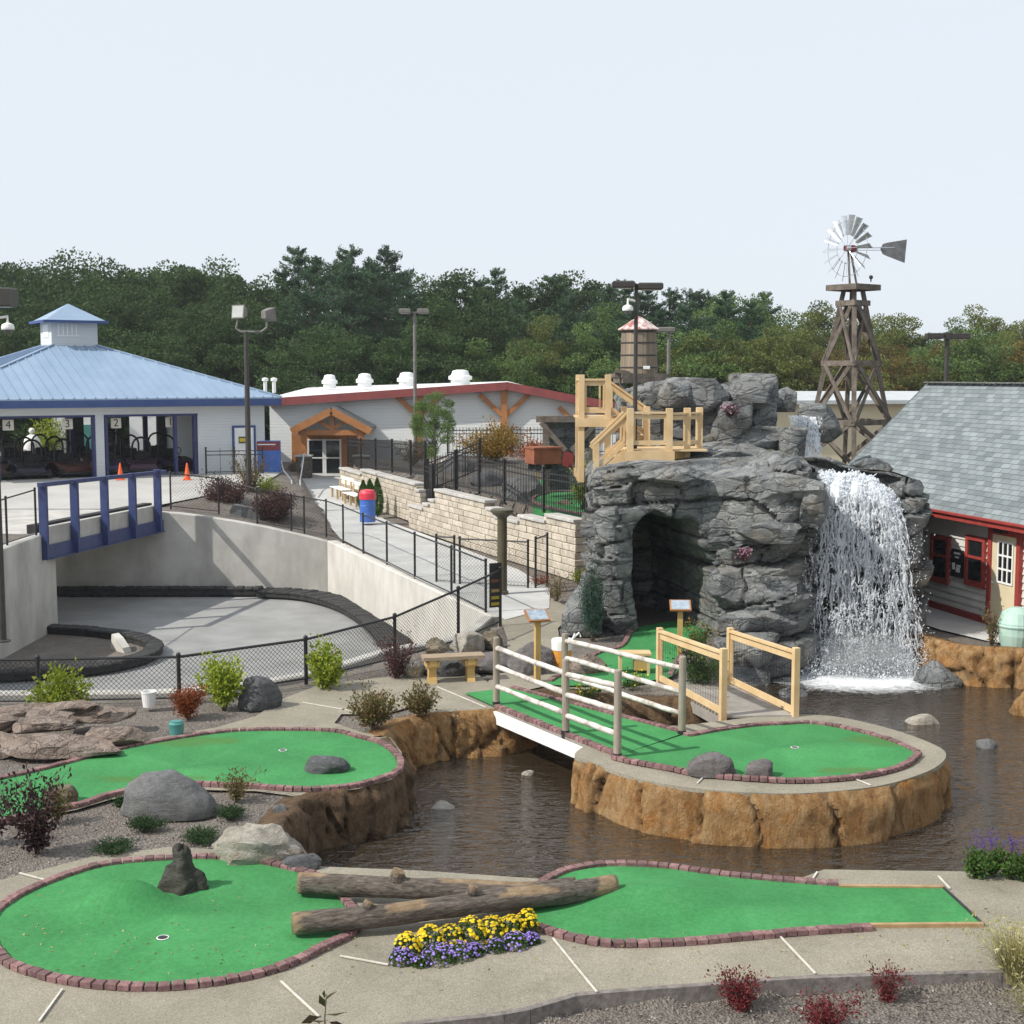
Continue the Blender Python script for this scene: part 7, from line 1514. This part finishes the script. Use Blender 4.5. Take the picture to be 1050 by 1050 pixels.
grass('dry_grass', 'straw-coloured ornamental grass at the right edge beside the tee', G(1040, 1006, -.1), .95, .62, 420, 2, M['l_dry'])
grass('dry_grass', 'second straw grass clump at the bottom right corner', G(1062, 1052, -.16), .7, .5, 220, 3, M['l_dry'])
# flower bed: a fence of chrysanthemums with lilac asters at their feet
def mum(base, w, h, m, lab, seed, nb, sz, group, cat):
    rng = np.random.RandomState(seed); t = thing('flowering_mound', lab, cat, base, group); b = MB(); k = 420; a = rng.uniform(0, 2 * PI, k); r = np.sqrt(rng.uniform(0, 1, k)); z = np.sqrt(np.clip(1 - r ** 2, 0, 1)); C = np.stack([base.x + np.cos(a) * r * w / 2, base.y + np.sin(a) * r * w / 2, base.z + z * h * rng.uniform(.3, .95, k)], 1); add_leaves(b, C, .035, rng, asp=.55, D=np.stack([np.cos(a) * r, np.sin(a) * r, z + .2], 1)); obj('leaves', b, M['l_green'], t)
    b = MB(); a = rng.uniform(0, 2 * PI, nb); r = np.sqrt(rng.uniform(0, 1, nb)); z = np.sqrt(np.clip(1 - r ** 2, 0, 1))
    for i in range(nb):
        nrm = V((math.cos(a[i]) * r[i], math.sin(a[i]) * r[i], z[i] + .45)).normalized(); p = V((base.x + math.cos(a[i]) * r[i] * w / 2 * 1.03, base.y + math.sin(a[i]) * r[i] * w / 2 * 1.03, base.z + z[i] * h + rng.uniform(0, .02))); e = nrm.orthogonal().normalized(); f = nrm.cross(e); s = sz * rng.uniform(.7, 1.2); kk = 7
        b.add([p + nrm * s * .35] + [p + s * (math.cos(2 * PI * j / kk) * e + math.sin(2 * PI * j / kk) * f) for j in range(kk)] + [p + nrm * s * .1 + s * .6 * (math.cos(2 * PI * (j + .5) / kk) * e + math.sin(2 * PI * (j + .5) / kk) * f) + nrm * s * .18 for j in range(kk)], [(0, 1 + kk + j, 1 + kk + (j + 1) % kk) for j in range(kk)] + [(1 + j, 1 + (j + 1) % kk, 1 + kk + j) for j in range(kk)] + [(1 + kk + j, 1 + (j + 1) % kk, 1 + kk + (j + 1) % kk) for j in range(kk)])
    obj('blossoms', b, M[m], t); return t
for i, (u, v, w) in enumerate(((418, 978, .28), (441, 974, .30), (462, 969, .32), (483, 966, .34), (505, 963, .34), (525, 960, .32), (541, 957, .26))):
    mum(G(u, v), w, (.20, .24, .19, .25, .22, .20, .24)[i], 'f_yellow', ('yellow chrysanthemum mound in the back row of the flower bed', 'bright yellow chrysanthemum mound')[0], 40 + i, 62, .020, 'yellow chrysanthemums in the flower bed', 'flowers')
for i, (u, v, w) in enumerate(((412, 987, .26), (432, 990, .24), (450, 986, .30), (468, 982, .30), (486, 979, .26), (508, 975, .24), (528, 971, .26), (545, 967, .22))):
    mum(G(u, v), w * (1, .8, 1.15, 1.1, .8, .9, 1.1, .8)[i], (.13, .09, .16, .15, .10, .12, .14, .10)[i], 'f_purple', 'lilac aster mound in the front row of the flower bed', 60 + i, 75 if i not in (1, 5) else 30, .013, 'lilac asters in the flower bed', 'flowers')
# salvia by the pond
for i, (u, v) in enumerate(((1000, 900), (1018, 899), (1035, 901), (1052, 903), (1070, 903))):
    q = G(u, v); t = shrub('salvia', ('leftmost salvia plant with violet spikes by the pond edge', 'salvia with violet spikes, second from the left by the pond edge', 'salvia with violet spikes, third from the left by the pond edge', 'salvia with violet spikes cut by the right picture edge', 'salvia with violet spikes just beyond the right edge')[i], 'flowers', q, .36, .34, 'l_green', 700, .055, 80 + i, 12, group='salvia plants by the pond'); b = MB(); rng = np.random.RandomState(90 + i); C = []; Dd = []
    for k in range(8):
        x, y = rng.normal() * .09, rng.normal() * .07; h0 = rng.uniform(.30, .38); L = rng.uniform(.10, .2)
        for j in range(34): s = rng.uniform(); C.append((q.x + x + rng.normal() * .008, q.y + y + rng.normal() * .008, q.z + h0 + s * L)); 
    add_leaves(b, np.array(C), .018, rng, asp=.6); obj('flower_spikes', b, M['f_salvia'], t)
# plants round the cave, bridge and house
shrub('blue_spruce', 'narrow blue-green spruce at the left foot of the cave rock', 'conifer', V((1.72, 28.6, 0)), .85, 1.35, 'l_spruce', 6500, .075, 100, 26, form='column', asp=.22)
shrub('leafy_shrub', 'bright green bush with white blooms behind the lumber boardwalk rail', 'shrub', G(716, 702), .85, .62, 'l_green', 3200, .05, 101, 14, bloom=('l_dry', 14, .06))
shrub('black_eyed_susans', 'orange-yellow flower patch beside the cave mouth sign', 'flowers', G(716, 668), .8, .62, 'l_green', 700, .05, 102, 14, bloom=('l_gold', 130, .055))
shrub('leafy_shrub', 'low yellow-flowered plant under the footbridge rails', 'flowers', G(648, 707), .7, .3, 'l_green', 500, .045, 103, 12, bloom=('f_yellow', 60, .035))
shrub('leafy_shrub', 'low yellow-flowered plant at the middle of the footbridge rails', 'flowers', G(604, 716), .6, .25, 'l_green', 400, .045, 104, 12, bloom=('f_yellow', 60, .035))
shrub('pink_flowers', 'pink flower tuft on a ledge of the cave rock', 'flowers', D(763, 576, 27.95), .42, .26, 'l_plum', 300, .05, 105, 12, bloom=('f_pink', 120, .04))
shrub('pink_flowers', 'pink flower tuft on the upper rock wall', 'flowers', D(748, 428, 34.4), .55, .32, 'l_plum', 260, .06, 106, 12, bloom=('f_pink', 120, .05))
shrub('leafy_shrub', 'small green plant on the rock top below the upper cascade', 'shrub', D(793, 477, 32.6), .45, .34, 'l_yg', 300, .06, 107, 9)
shrub('potted_shrub', 'thin-leaved shrub in front of the cream house door', 'shrub', V((10.0, 28.05, .0)), .62, .85, 'l_spirea', 420, .06, 108, 10, form='open')
q = V((10.47, 27.95, 0)); b = MB(); b.lathe(q, [(.30, 0), (.36, .25), (.37, .5), (.30, .72), (.12, .82)], 20); gt = obj('green_urn', b, M['palegreen'], None, 'pale green rounded container at the right edge by the house', 'container'); b = MB(); b.lathe(q + Zv(.42), [(.385, 0), (.395, .03), (.385, .06)], 20, False); obj('rim_band', b, M['palegreen'], gt)
shrub('dry_shrub', 'small dry bush by the tan wall right of the walkway gate', 'shrub', G(571, 617), .75, .6, 'l_spirea', 500, .06, 109, 12)
shrub('dry_shrub', 'low reddish plants on the mulch below the tan wall', 'shrub', G(553, 600), .8, .3, 'l_rust', 300, .06, 110, 10)
shrub('leafy_shrub', 'small yellow plant by the tan wall next to the cave rock', 'shrub', G(592, 598), .6, .4, 'l_yg', 260, .06, 111, 10)
shrub('leafy_shrub', 'yellow-green bush behind the lumber post of the lookout stairs', 'shrub', V((2.1, 40, 1.6)), .9, 1.5, 'l_yg', 900, .10, 112, 12)
shrub('dry_shrub', 'reddish wild shrub under the footbridge by the pinkish boulder', 'shrub', G(556, 690), .6, .4, 'l_plum', 400, .05, 113, 12)
# by the pavilion and entrance
shrub('barberry', 'large maroon shrub above the grey wall, right one beside the stone slab', 'shrub', V((-8.55, 49.0, .3)), 1.75, 1.1, 'l_plum', 9000, .085, 120, 30)
shrub('barberry', 'large maroon shrub above the grey wall, left of the stone slab', 'shrub', V((-10.6, 50.2, .65)), 1.9, 1.15, 'l_plum', 8000, .085, 121, 30)
shrub('dry_shrub', 'tall tawny shrub beneath the two-headed flood light', 'shrub', V((-10.3, 53.5, .8)), 1.7, 1.7, 'l_spirea', 1500, .09, 122, 16, form='open')
shrub('leafy_shrub', 'bright green shrub beside the dark blue cabinet', 'shrub', V((-9.7, 54.0, .75)), 1.3, .9, 'l_yg', 1300, .09, 123, 14)
b = MB(); q = V((-9.55, 48.5, .4)); b.extr([q + V((-.55, 0, -.1)), q + V((.55, .1, -.1)), q + V((.45, .12, .42)), q + V((-.40, .02, .62)), q + V((-.52, 0, .4))], V((.05, .25, 0))); obj('stone_slab', b, M['boulder'], None, 'grey upright stone slab between the two maroon shrubs', 'stone')
for i, t_ in enumerate((.285, .325, .368)):
    q = wpt(t_, -.75); q.z = .18; rng = np.random.RandomState(130 + i); t = thing('arborvitae', ('leftmost of three dark green arborvitae by the tan wall', 'middle one of three dark green arborvitae by the tan wall', 'rightmost of three arborvitae, brightest green, by the tan wall')[i], 'conifer', q, 'arborvitae along the tan wall'); b = MB(); b.tube(q, q + Zv(1.2), .03, .01, 6); obj('trunk', b, M['trunk'], t)
    n = 3200; s = rng.uniform(0, 1, n); a = rng.uniform(0, 2 * PI, n); pr = np.sin(np.clip(s, 0, 1) * PI * .93 + .18) ** .7 * .33 * (1 - .55 * s); hh = 1.2 + .12 * i; r = pr * np.sqrt(rng.uniform(.3, 1, n)) * (1 + .12 * np.sin(a * 5 + s * 9)); C = np.stack([q.x + np.cos(a) * r, q.y + np.sin(a) * r, q.z + .05 + s * hh], 1); b = MB(); add_leaves(b, C, .075, rng, asp=.4, D=np.stack([np.cos(a) * .6, np.sin(a) * .6, 1 + 0 * a], 1)); obj('foliage', b, M['l_arb'], t)
# upper course plants
shrub('amber_shrub', 'orange autumn shrub in front of the long pale building', 'shrub', V((-.7, 60.5, 1.8)), 3.2, 1.55, 'l_gold', 5200, .13, 140, 18)
shrub('rust_shrub', 'lower reddish autumn shrub right of the orange one', 'shrub', V((1.2, 59.0, 1.8)), 2.6, 1.0, 'l_rust', 3000, .12, 141, 16)
shrub('dry_shrub', 'olive shrub behind the black picket fence on the upper course', 'shrub', V((-4.2, 58.0, 1.8)), 1.8, 1.0, 'l_spirea', 900, .10, 142, 14)

# ---------------------------------------------------------------- light poles
def head_box(b, c, w, d, h, rz=0): b.box(c, (w, d, h), rz, min(.03, h * .2))
def pole(label, u, y, zb, vt, r, mt, heads, cat='light pole', camd=None, lensm='lens', group='light poles'):
    zt = D(u, vt, y).z; q = V((LX(u, y), y, zb)); t = thing('light_pole', label, cat, q, group); b = MB(); b.path([q, V((q.x, y, zb + .02)), V((q.x, y, zt))], [r * 1.05, r, r * .8], 12); obj('shaft', b, M[mt], t); b = MB(); b.lathe(q, [(r * 2.2, 0), (r * 2.2, .03), (r * 1.5, .05)], 12); obj('base_plate', b, M[mt], t)
    for (dx, dz, w, d, h, rz) in heads:
        b = MB(); c = V((q.x + dx, y, zt + dz)); head_box(b, c, w, d, h, rz); o = obj('lamp_head', b, M[mt], t); b = MB(); b.beam(V((q.x, y, zt + dz * .4)), V((q.x + dx, y, zt + dz)), .05, .05); obj('arm', b, M[mt], o); b = MB(); b.box(c - Zv(h / 2 + .004), (w * .7, d * .7, .008), rz); obj('lens', b, M['lens'], o)
    if camd:
        dx, dz, s = camd; c = V((q.x + dx, y - .1, zt + dz)); b = MB(); b.path([V((q.x, y, zt + dz + s * 1.7)), V((c.x, y - .1, zt + dz + s * 2.0)), c + Zv(s * .9)], .03, 8); b.lathe(c, [(s * .95, 0), (s, s * .3), (s * .85, s * .8), (s * .3, s * 1.05)], 16); o = obj('camera_housing', b, M['whitepaint'], t); b = MB(); b.ball(c, (s * .8, s * .8, s * .75), 14, 8); obj('camera_dome', b, M['vanegrey'], o)
    return t
pole('dark light pole with two box heads and a dome camera, rising behind the lumber stairs', 651, 31.9, 3.4, 291, .055, 'bronze', ((-.30, -.02, .52, .34, .16, 0), (.32, -.06, .58, .34, .16, 0)), camd=(-.2, -.62, .13))
pole('dark pole at the left picture edge with a box head and dome camera', -4, 31, -.5, 305, .075, 'bronze', ((.22, .0, .62, .5, .42, 0),), camd=(.40, -.72, .145))
pole('thin grey pole beyond the water tower with a flat lamp', 684.5, 58, 1.5, 338, .09, 'lampgrey', ((-.18, .0, .85, .4, .2, 0),), camd=None)
pole('grey light pole above the shingle roof with three box heads', 968, 52, .5, 344, .10, 'bronze', ((-.50, -.02, .62, .4, .22, 0), (.0, .0, .3, .3, .24, 0), (.48, -.02, .66, .4, .22, 0)))
pole('tall grey light pole with two flat heads in front of the long pale building', 426, 59, 1.8, 321, .085, 'lampgrey', ((-.42, .08, .48, .5, .20, 0), (.36, .08, .48, .5, .20, 0)))
# twin flood light
y = 53.2; q = V((LX(254.5, y), y, .85)); t = thing('flood_light', 'black pole with two flood lamps on a curved yoke beside the kart pavilion', 'flood light', q); zt = D(254, 340, y).z; b = MB(); b.path([q, V((q.x, y, zt))], [.12, .09], 12); obj('shaft', b, M['bronze'], t)
b = MB(); b.path([V((q.x - .30, y, zt + .45)), V((q.x - .38, y, zt + .12)), V((q.x - .2, y, zt)), V((q.x, y, zt - .01)), V((q.x + .6, y, zt)), V((q.x + .8, y, zt + .15)), V((q.x + .82, y, zt + .4))], .045, 8); obj('yoke', b, M['lampgrey'], t)
for dx, dz, rz in ((-.22, .72, -.5), (.9, .62, 2.3)):
    c = V((q.x + dx, y, zt + dz)); m = Matrix.Rotation(rz, 3, 'Z'); b = MB(); b.add([c + m @ V(p) for p in ((-.3, -.16, -.22), (.3, -.16, -.22), (.3, -.10, .30), (-.3, -.10, .30), (-.16, .25, -.12), (.16, .25, -.12), (.16, .25, .16), (-.16, .25, .16))], [(3, 2, 1, 0), (4, 5, 6, 7), (0, 1, 5, 4), (1, 2, 6, 5), (2, 3, 7, 6), (3, 0, 4, 7)]); o = obj('flood_lamp', b, M['lampgrey'], t); b = MB(); b.add([c + m @ V(p) for p in ((-.26, -.167, -.18), (.26, -.167, -.18), (.26, -.111, .26), (-.26, -.111, .26))], [(0, 1, 2, 3)]); obj('lens', b, M['lens'], o)

# ---------------------------------------------------------------- trees
def limb_tree(seed, h=1., w=.5, trunk_h=.30, nclump=46, per=150, leaf=.022, low=.18, dens=1.):
    """broadleaf: trunk and limbs plus a crown of leaf clumps; unit height, returns (trunk MB, crown MB)"""
    rng = np.random.RandomState(seed); tb = MB(); cb = MB(); tb.path([(0, 0, -.02), (rng.normal() * .01, rng.normal() * .01, trunk_h), (rng.normal() * .02, rng.normal() * .02, h * .8)], [.018, .013, .004], 7); CL = []
    while len(CL) < nclump:
        x, y, z = rng.uniform(-1, 1, 3); r = math.sqrt(x * x + y * y + z * z)
        if r > 1 or r < .35 and rng.uniform() < .6: continue
        prof = 1 - .35 * max(0, z) ** 2; lob = 1 + .22 * math.sin(3 * math.atan2(y, x) + seed) + rng.normal() * .06
        CL.append(V((x * w / 2 * prof * lob, y * w / 2 * prof * lob, low + (h - low) * (z * .5 + .5) * (1 + rng.normal() * .03))))
    for c in CL[::3]: s = rng.uniform(.25, .6) * c.z + .05; p = V((0, 0, max(.12, min(s, .75)))); tb.path([p, p.lerp(c, .5) + V((0, 0, .02)), c], [.006, .004, .0015], 4)
    for c in CL:
        n = int(per * rng.uniform(.6, 1.3) * dens); R0 = rng.uniform(.055, .095) * (w / .5) ** .5; d = rng.normal(size=(n, 3)); d /= np.linalg.norm(d, axis=1)[:, None]; rr = R0 * rng.uniform(.25, 1, n) ** .5; C = np.array(tuple(c)) + d * rr[:, None] * np.array([1.1, 1.1, .72]); add_leaves(cb, C, leaf, rng, asp=.75, D=d * .5 + np.array([0, 0, .35]))
    return tb, cb
def pine_tree(seed, h=1., w=.42, leaf=.0165, low=.16, tiers=18):
    rng = np.random.RandomState(seed); tb = MB(); cb = MB(); tb.path([(0, 0, -.02), (0, 0, .5), (0, 0, h)], [.016, .011, .002], 7)
    for k in range(tiers):
        z = low + (h - low) * (max(.02, k + rng.uniform(-.25, .25)) / tiers) ** .88; s = max(0., 1 - (z - low) / (h - low)); L = w / 2 * (s ** .62 + .04); nb = rng.randint(5, 9)
        for i in range(nb):
            a = rng.uniform(0, 2 * PI); l = L * rng.uniform(.5, 1.25); rise = .02 + .5 * (1 - s) ** 2; d = V((math.cos(a), math.sin(a), rise)); p0 = V((0, 0, z)); p1 = p0 + d * l; tb.path([p0, p1], [.004, .0012], 4)
            n = int(30 + 820 * l); t = rng.uniform(.12, 1.03, n) ** .75; wd = .26 * l * np.sin(np.clip(t, 0, 1) * 2.6 + .2) + .004; side = rng.uniform(-1, 1, n) * wd; C = np.stack([d.x * l * t - math.sin(a) * side, d.y * l * t + math.cos(a) * side, z + d.z * l * t + .06 * l * t ** 2 + rng.normal(size=n) * .0085], 1); add_leaves(cb, C, leaf, rng, asp=.4, D=np.array([d.x * .8, d.y * .8, .35]))
    n = 160; C = np.stack([rng.normal(size=n) * .006, rng.normal(size=n) * .006, h - rng.uniform(-.01, .09, n)], 1); add_leaves(cb, C, leaf, rng, asp=.35, D=np.array([0, 0, .9])); return tb, cb
VAR = {}
def proto(kind, i):
    key = (kind, i)
    if key in VAR: return VAR[key]
    if kind == 'pine': tb, cb = pine_tree(200 + i, w=(.64, .72, .56)[i])
    elif kind == 'oak': tb, cb = limb_tree(220 + i, w=(.62, .54, .70)[i], nclump=78, per=300, leaf=.0165, low=.10)
    else: tb, cb = limb_tree(240 + i, w=(.64, .72, .56)[i], nclump=72, per=280, leaf=.0165, low=.08)
    ms = []
    for nm, b_, mm in (('trunk', tb, M['trunk']), ('crown', cb, M['t_oak'])):
        me = bpy.data.meshes.new(nm); me.from_pydata([tuple(p) for p in b_.v], [], b_.f); me.materials.append(mm); ms.append(me)
    VAR[key] = ms; return ms
def tree(kind, i, loc, h, sx, mt, label, group, rz, name='tree'):
    tm, cm = proto(kind, i); t = thing(name, label, 'tree', loc, group); t.scale = (h * sx, h * sx, h); t.rotation_euler = (0, 0, rz)
    for nm, me, mm in (('trunk', tm, None), ('crown', cm, mt)):
        o = bpy.data.objects.new(nm, me); COL.objects.link(o); o.parent = t; ORG[o.name] = V(loc)
        if mm: o.material_slots[0].link = 'OBJECT'; o.material_slots[0].material = M[mm]
    return t
rt = random.Random(11)
TOP = [(-60, 262), (0, 266), (35, 262), (75, 260), (120, 268), (150, 264), (200, 268), (240, 266), (275, 276), (300, 262), (325, 252), (345, 256), (365, 250), (400, 258), (430, 282), (470, 278), (505, 274), (535, 282), (560, 278), (595, 278), (640, 282), (660, 288), (700, 292), (735, 288), (770, 300), (800, 312), (830, 318), (860, 315), (900, 312), (930, 326), (955, 334), (985, 322), (1010, 318), (1050, 326), (1120, 320)]
def top_at(u):
    for (a, p), (b_, q) in zip(TOP[:-1], TOP[1:]):
        if a <= u <= b_: return p + (q - p) * (u - a) / (b_ - a)
    return TOP[0][1] if u < 0 else TOP[-1][1]
def where(u):
    if u < 60: return 'left of the pavilion cupola'
    if u < 200: return 'behind the pavilion cupola'
    if u < 300: return 'behind the flood lamps'
    if u < 410: return 'behind the left roof vents'
    if u < 520: return 'behind the tall pole'
    if u < 620: return 'right of the roof vents'
    if u < 700: return 'behind the water tower'
    if u < 800: return 'behind the upper rock'
    if u < 920: return 'behind the windmill'
    return 'behind the shingle roof'
KN = {'pine': 'dark green pine', 't_oak': 'dark green broadleaf tree', 't_light': 'light green tree', 't_olive': 'olive green tree', 't_amber': 'amber autumn tree'}
def place(u, y, v_top, kind, i, mt, row, sx=1.):
    q = V((LX(u, y), y, .3)); z = D(u, v_top, y).z; h = z - .3; nm = 'pine_tree' if kind == 'pine' else 'tree'
    tree(kind, i, q, h, sx, mt, '%s in the %s of the wood %s' % (KN['pine' if kind == 'pine' else mt], row, where(u)), 'wood behind the buildings', rt.uniform(0, 6.28), nm)
# the skyline row
u = -70
while u < 1120:
    pine = (290 < u < 420 or 470 < u < 800) and rt.random() < .72
    kind = 'pine' if pine else 'oak' if u < 700 else 'light'
    mt = 't_pine' if pine else ('t_oak' if u < 640 or rt.random() < .15 else rt.choice(['t_light', 't_olive', 't_olive']))
    place(u, rt.uniform(106, 118), top_at(u) + (rt.choice([-4, 0, 2, 6, 12]) if pine else rt.uniform(-2, 12)), kind, rt.randrange(3), mt, 'rear row', 1.0 if pine else 1.0); u += rt.uniform(15, 24)
u = -60
while u < 1110:
    kind = 'oak' if u < 660 else 'light'; mt = ('t_oak' if rt.random() < .75 else 't_light') if u < 660 else rt.choice(['t_light', 't_olive', 't_light', 't_amber', 't_olive'])
    dv = rt.uniform(22, 48)
    if (285 < u < 425 and rt.random() < .85) or (490 < u < 790 and rt.random() < .55): kind, mt, dv = 'pine', 't_pine', rt.uniform(2, 30)
    place(u, rt.uniform(94, 103), top_at(u) + dv, kind, rt.randrange(3), mt, 'middle row'); u += rt.uniform(24, 36)
u = -50
while u < 1100:
    if 300 < u < 400 and rt.random() < .6: u += 26
    kind = 'oak' if u < 420 else 'light'; mt = 't_oak' if u < 430 else rt.choice(['t_light', 't_oak', 't_light']) if u < 680 else rt.choice(['t_olive', 't_light', 't_amber', 't_olive', 't_light'])
    place(u, rt.uniform(88, 93), rt.uniform(330, 352) if u < 430 else rt.uniform(338, 368), kind, rt.randrange(3), mt, 'front row', 1.25); u += rt.uniform(26, 40)
# two picked-out trees
place(560, 90, 326, 'light', 1, 't_olive', 'very front', .75); 
for u, v in ((540, 345), (600, 338), (710, 345), (745, 335)): place(u, 89, v, 'light', rt.randrange(3), 't_light', 'very front', .9)
# understory that closes the view below the crowns
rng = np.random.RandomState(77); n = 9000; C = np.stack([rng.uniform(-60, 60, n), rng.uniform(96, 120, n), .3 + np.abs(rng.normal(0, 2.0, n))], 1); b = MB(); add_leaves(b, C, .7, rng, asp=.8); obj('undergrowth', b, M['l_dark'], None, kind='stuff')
# young tree by the tall pole
q = V((LX(446, 57.5), 57.5, 1.8)); h = D(446, 399, 57.5).z - 1.8; tree('light', 0, q, h, .9, 't_light', 'young round-headed green tree in front of the long pale building beside the tall pole', None, .5)
sx = shrub('leafy_shrub', 'green bush seen through the left bay of the pavilion', 'shrub', V((LX(50, 77), 77, .9)), 2.4, 2.6, 'l_yg', 1400, .18, 150, 14)
# a few blown leaves on the paths and greens
rng = np.random.RandomState(19); C = []
for k in range(230):
    if k % 3: p = P(rng.uniform(0, 1050), rng.uniform(955, 1000), .02)
    else: p = P(rng.uniform(20, 360), rng.uniform(895, 1000), .04)
    z = max(gz(p.x, p.y), 0) + .034; C.append((p.x, p.y, z))
b = MB(); Dl = rng.normal(size=(len(C), 3)); Dl[:, 2] *= .05; add_leaves(b, np.array(C), .035, rng, asp=.6, D=Dl * 3, curl=.2); obj('leaf_litter', b, M['l_dry'], None, kind='stuff')
# scattered chips on the gravel beds
rng = np.random.RandomState(9); n = 5200; uu = rng.uniform(-8, 12, n); X_, Y_ = [], []
ch = []
for _ in range(n):
    if rng.uniform() < .55: p = P(rng.uniform(430, 1120), rng.uniform(1000, 1090), -.12)
    else: p = P(rng.uniform(-60, 330), rng.uniform(735, 900), 0)
    z = gz(p.x, p.y)
    if z < -.5: continue
    ch.append((p.x, p.y, z - .012 + rng.uniform(0, .012)))
C = np.array(ch); D_ = rng.normal(size=(len(C), 3)); D_[:, 2] *= .2; b = MB(); add_leaves(b, C, .04, rng, asp=.45, D=D_ * 2, curl=.1); obj('bark_chips', b, mat('bark_chip', (.07, .055, .045), (.40, .36, .32), 9, .9, island=.6), None, kind='stuff')
# ---------------------------------------------------------------- camera, sun, sky
cam = bpy.data.cameras.new('camera'); co = bpy.data.objects.new('camera', cam); COL.objects.link(co); scene.camera = co
co.location = (0, 0, H); co.rotation_euler = (math.pi / 2 - PIT, 0, 0); cam.sensor_width = 36; cam.lens = 36 * F / 1050; cam.clip_start = .1; cam.clip_end = 6000
EL = R(44); az = V((-.92, -.39, 0)).normalized()
sd = V((az.x * math.cos(EL), az.y * math.cos(EL), math.sin(EL)))
sl = bpy.data.lights.new('sun', 'SUN'); sl.energy = 4.6; sl.angle = R(.55); sl.color = (1, .95, .87); so = bpy.data.objects.new('sun', sl); COL.objects.link(so); so.rotation_euler = sd.to_track_quat('Z', 'Y').to_euler(); so.location = (-20, -10, 30)
w = bpy.data.worlds.new('World'); scene.world = w; w.use_nodes = True; nt = w.node_tree; bg = nt.nodes['Background']
sk = nt.nodes.new('ShaderNodeTexSky'); sk.sky_type = 'NISHITA'; sk.sun_disc = False; sk.sun_elevation = EL; sk.sun_rotation = math.atan2(az.x, az.y); sk.air_density = 1.0; sk.dust_density = 1.5; sk.ozone_density = 1.0; sk.altitude = 0
hs = nt.nodes.new('ShaderNodeHueSaturation'); hs.inputs['Saturation'].default_value = .5
nt.links.new(sk.outputs[0], hs.inputs['Color']); mx = nt.nodes.new('ShaderNodeMix'); mx.data_type = 'RGBA'; mx.inputs[0].default_value = .84; mx.inputs[7].default_value = (6.85, 7.4, 8.05, 1)   # thin bright haze over the whole sky
nt.links.new(hs.outputs[0], mx.inputs[6]); nt.links.new(mx.outputs[2], bg.inputs[0]); bg.inputs[1].default_value = .12
vs = scene.view_settings; vs.view_transform = 'Standard'; vs.look = 'None'; vs.exposure = .08; vs.gamma = 1
# pale air between the camera and the wood
hb_ = MB(); hb_.box((0, 60, 13), (300, 170, 34)); hz = bpy.data.materials.new('pale_air'); hz.use_nodes = True; hn = hz.node_tree; hn.nodes.clear(); ho = hn.nodes.new('ShaderNodeOutputMaterial'); pvv = hn.nodes.new('ShaderNodeVolumePrincipled'); pvv.inputs['Density'].default_value = .00035; pvv.inputs['Color'].default_value = (.88, .92, .97, 1); pvv.inputs['Anisotropy'].default_value = .3; hn.links.new(pvv.outputs[0], ho.inputs['Volume'])
obj('haze', hb_, hz, kind='stuff')
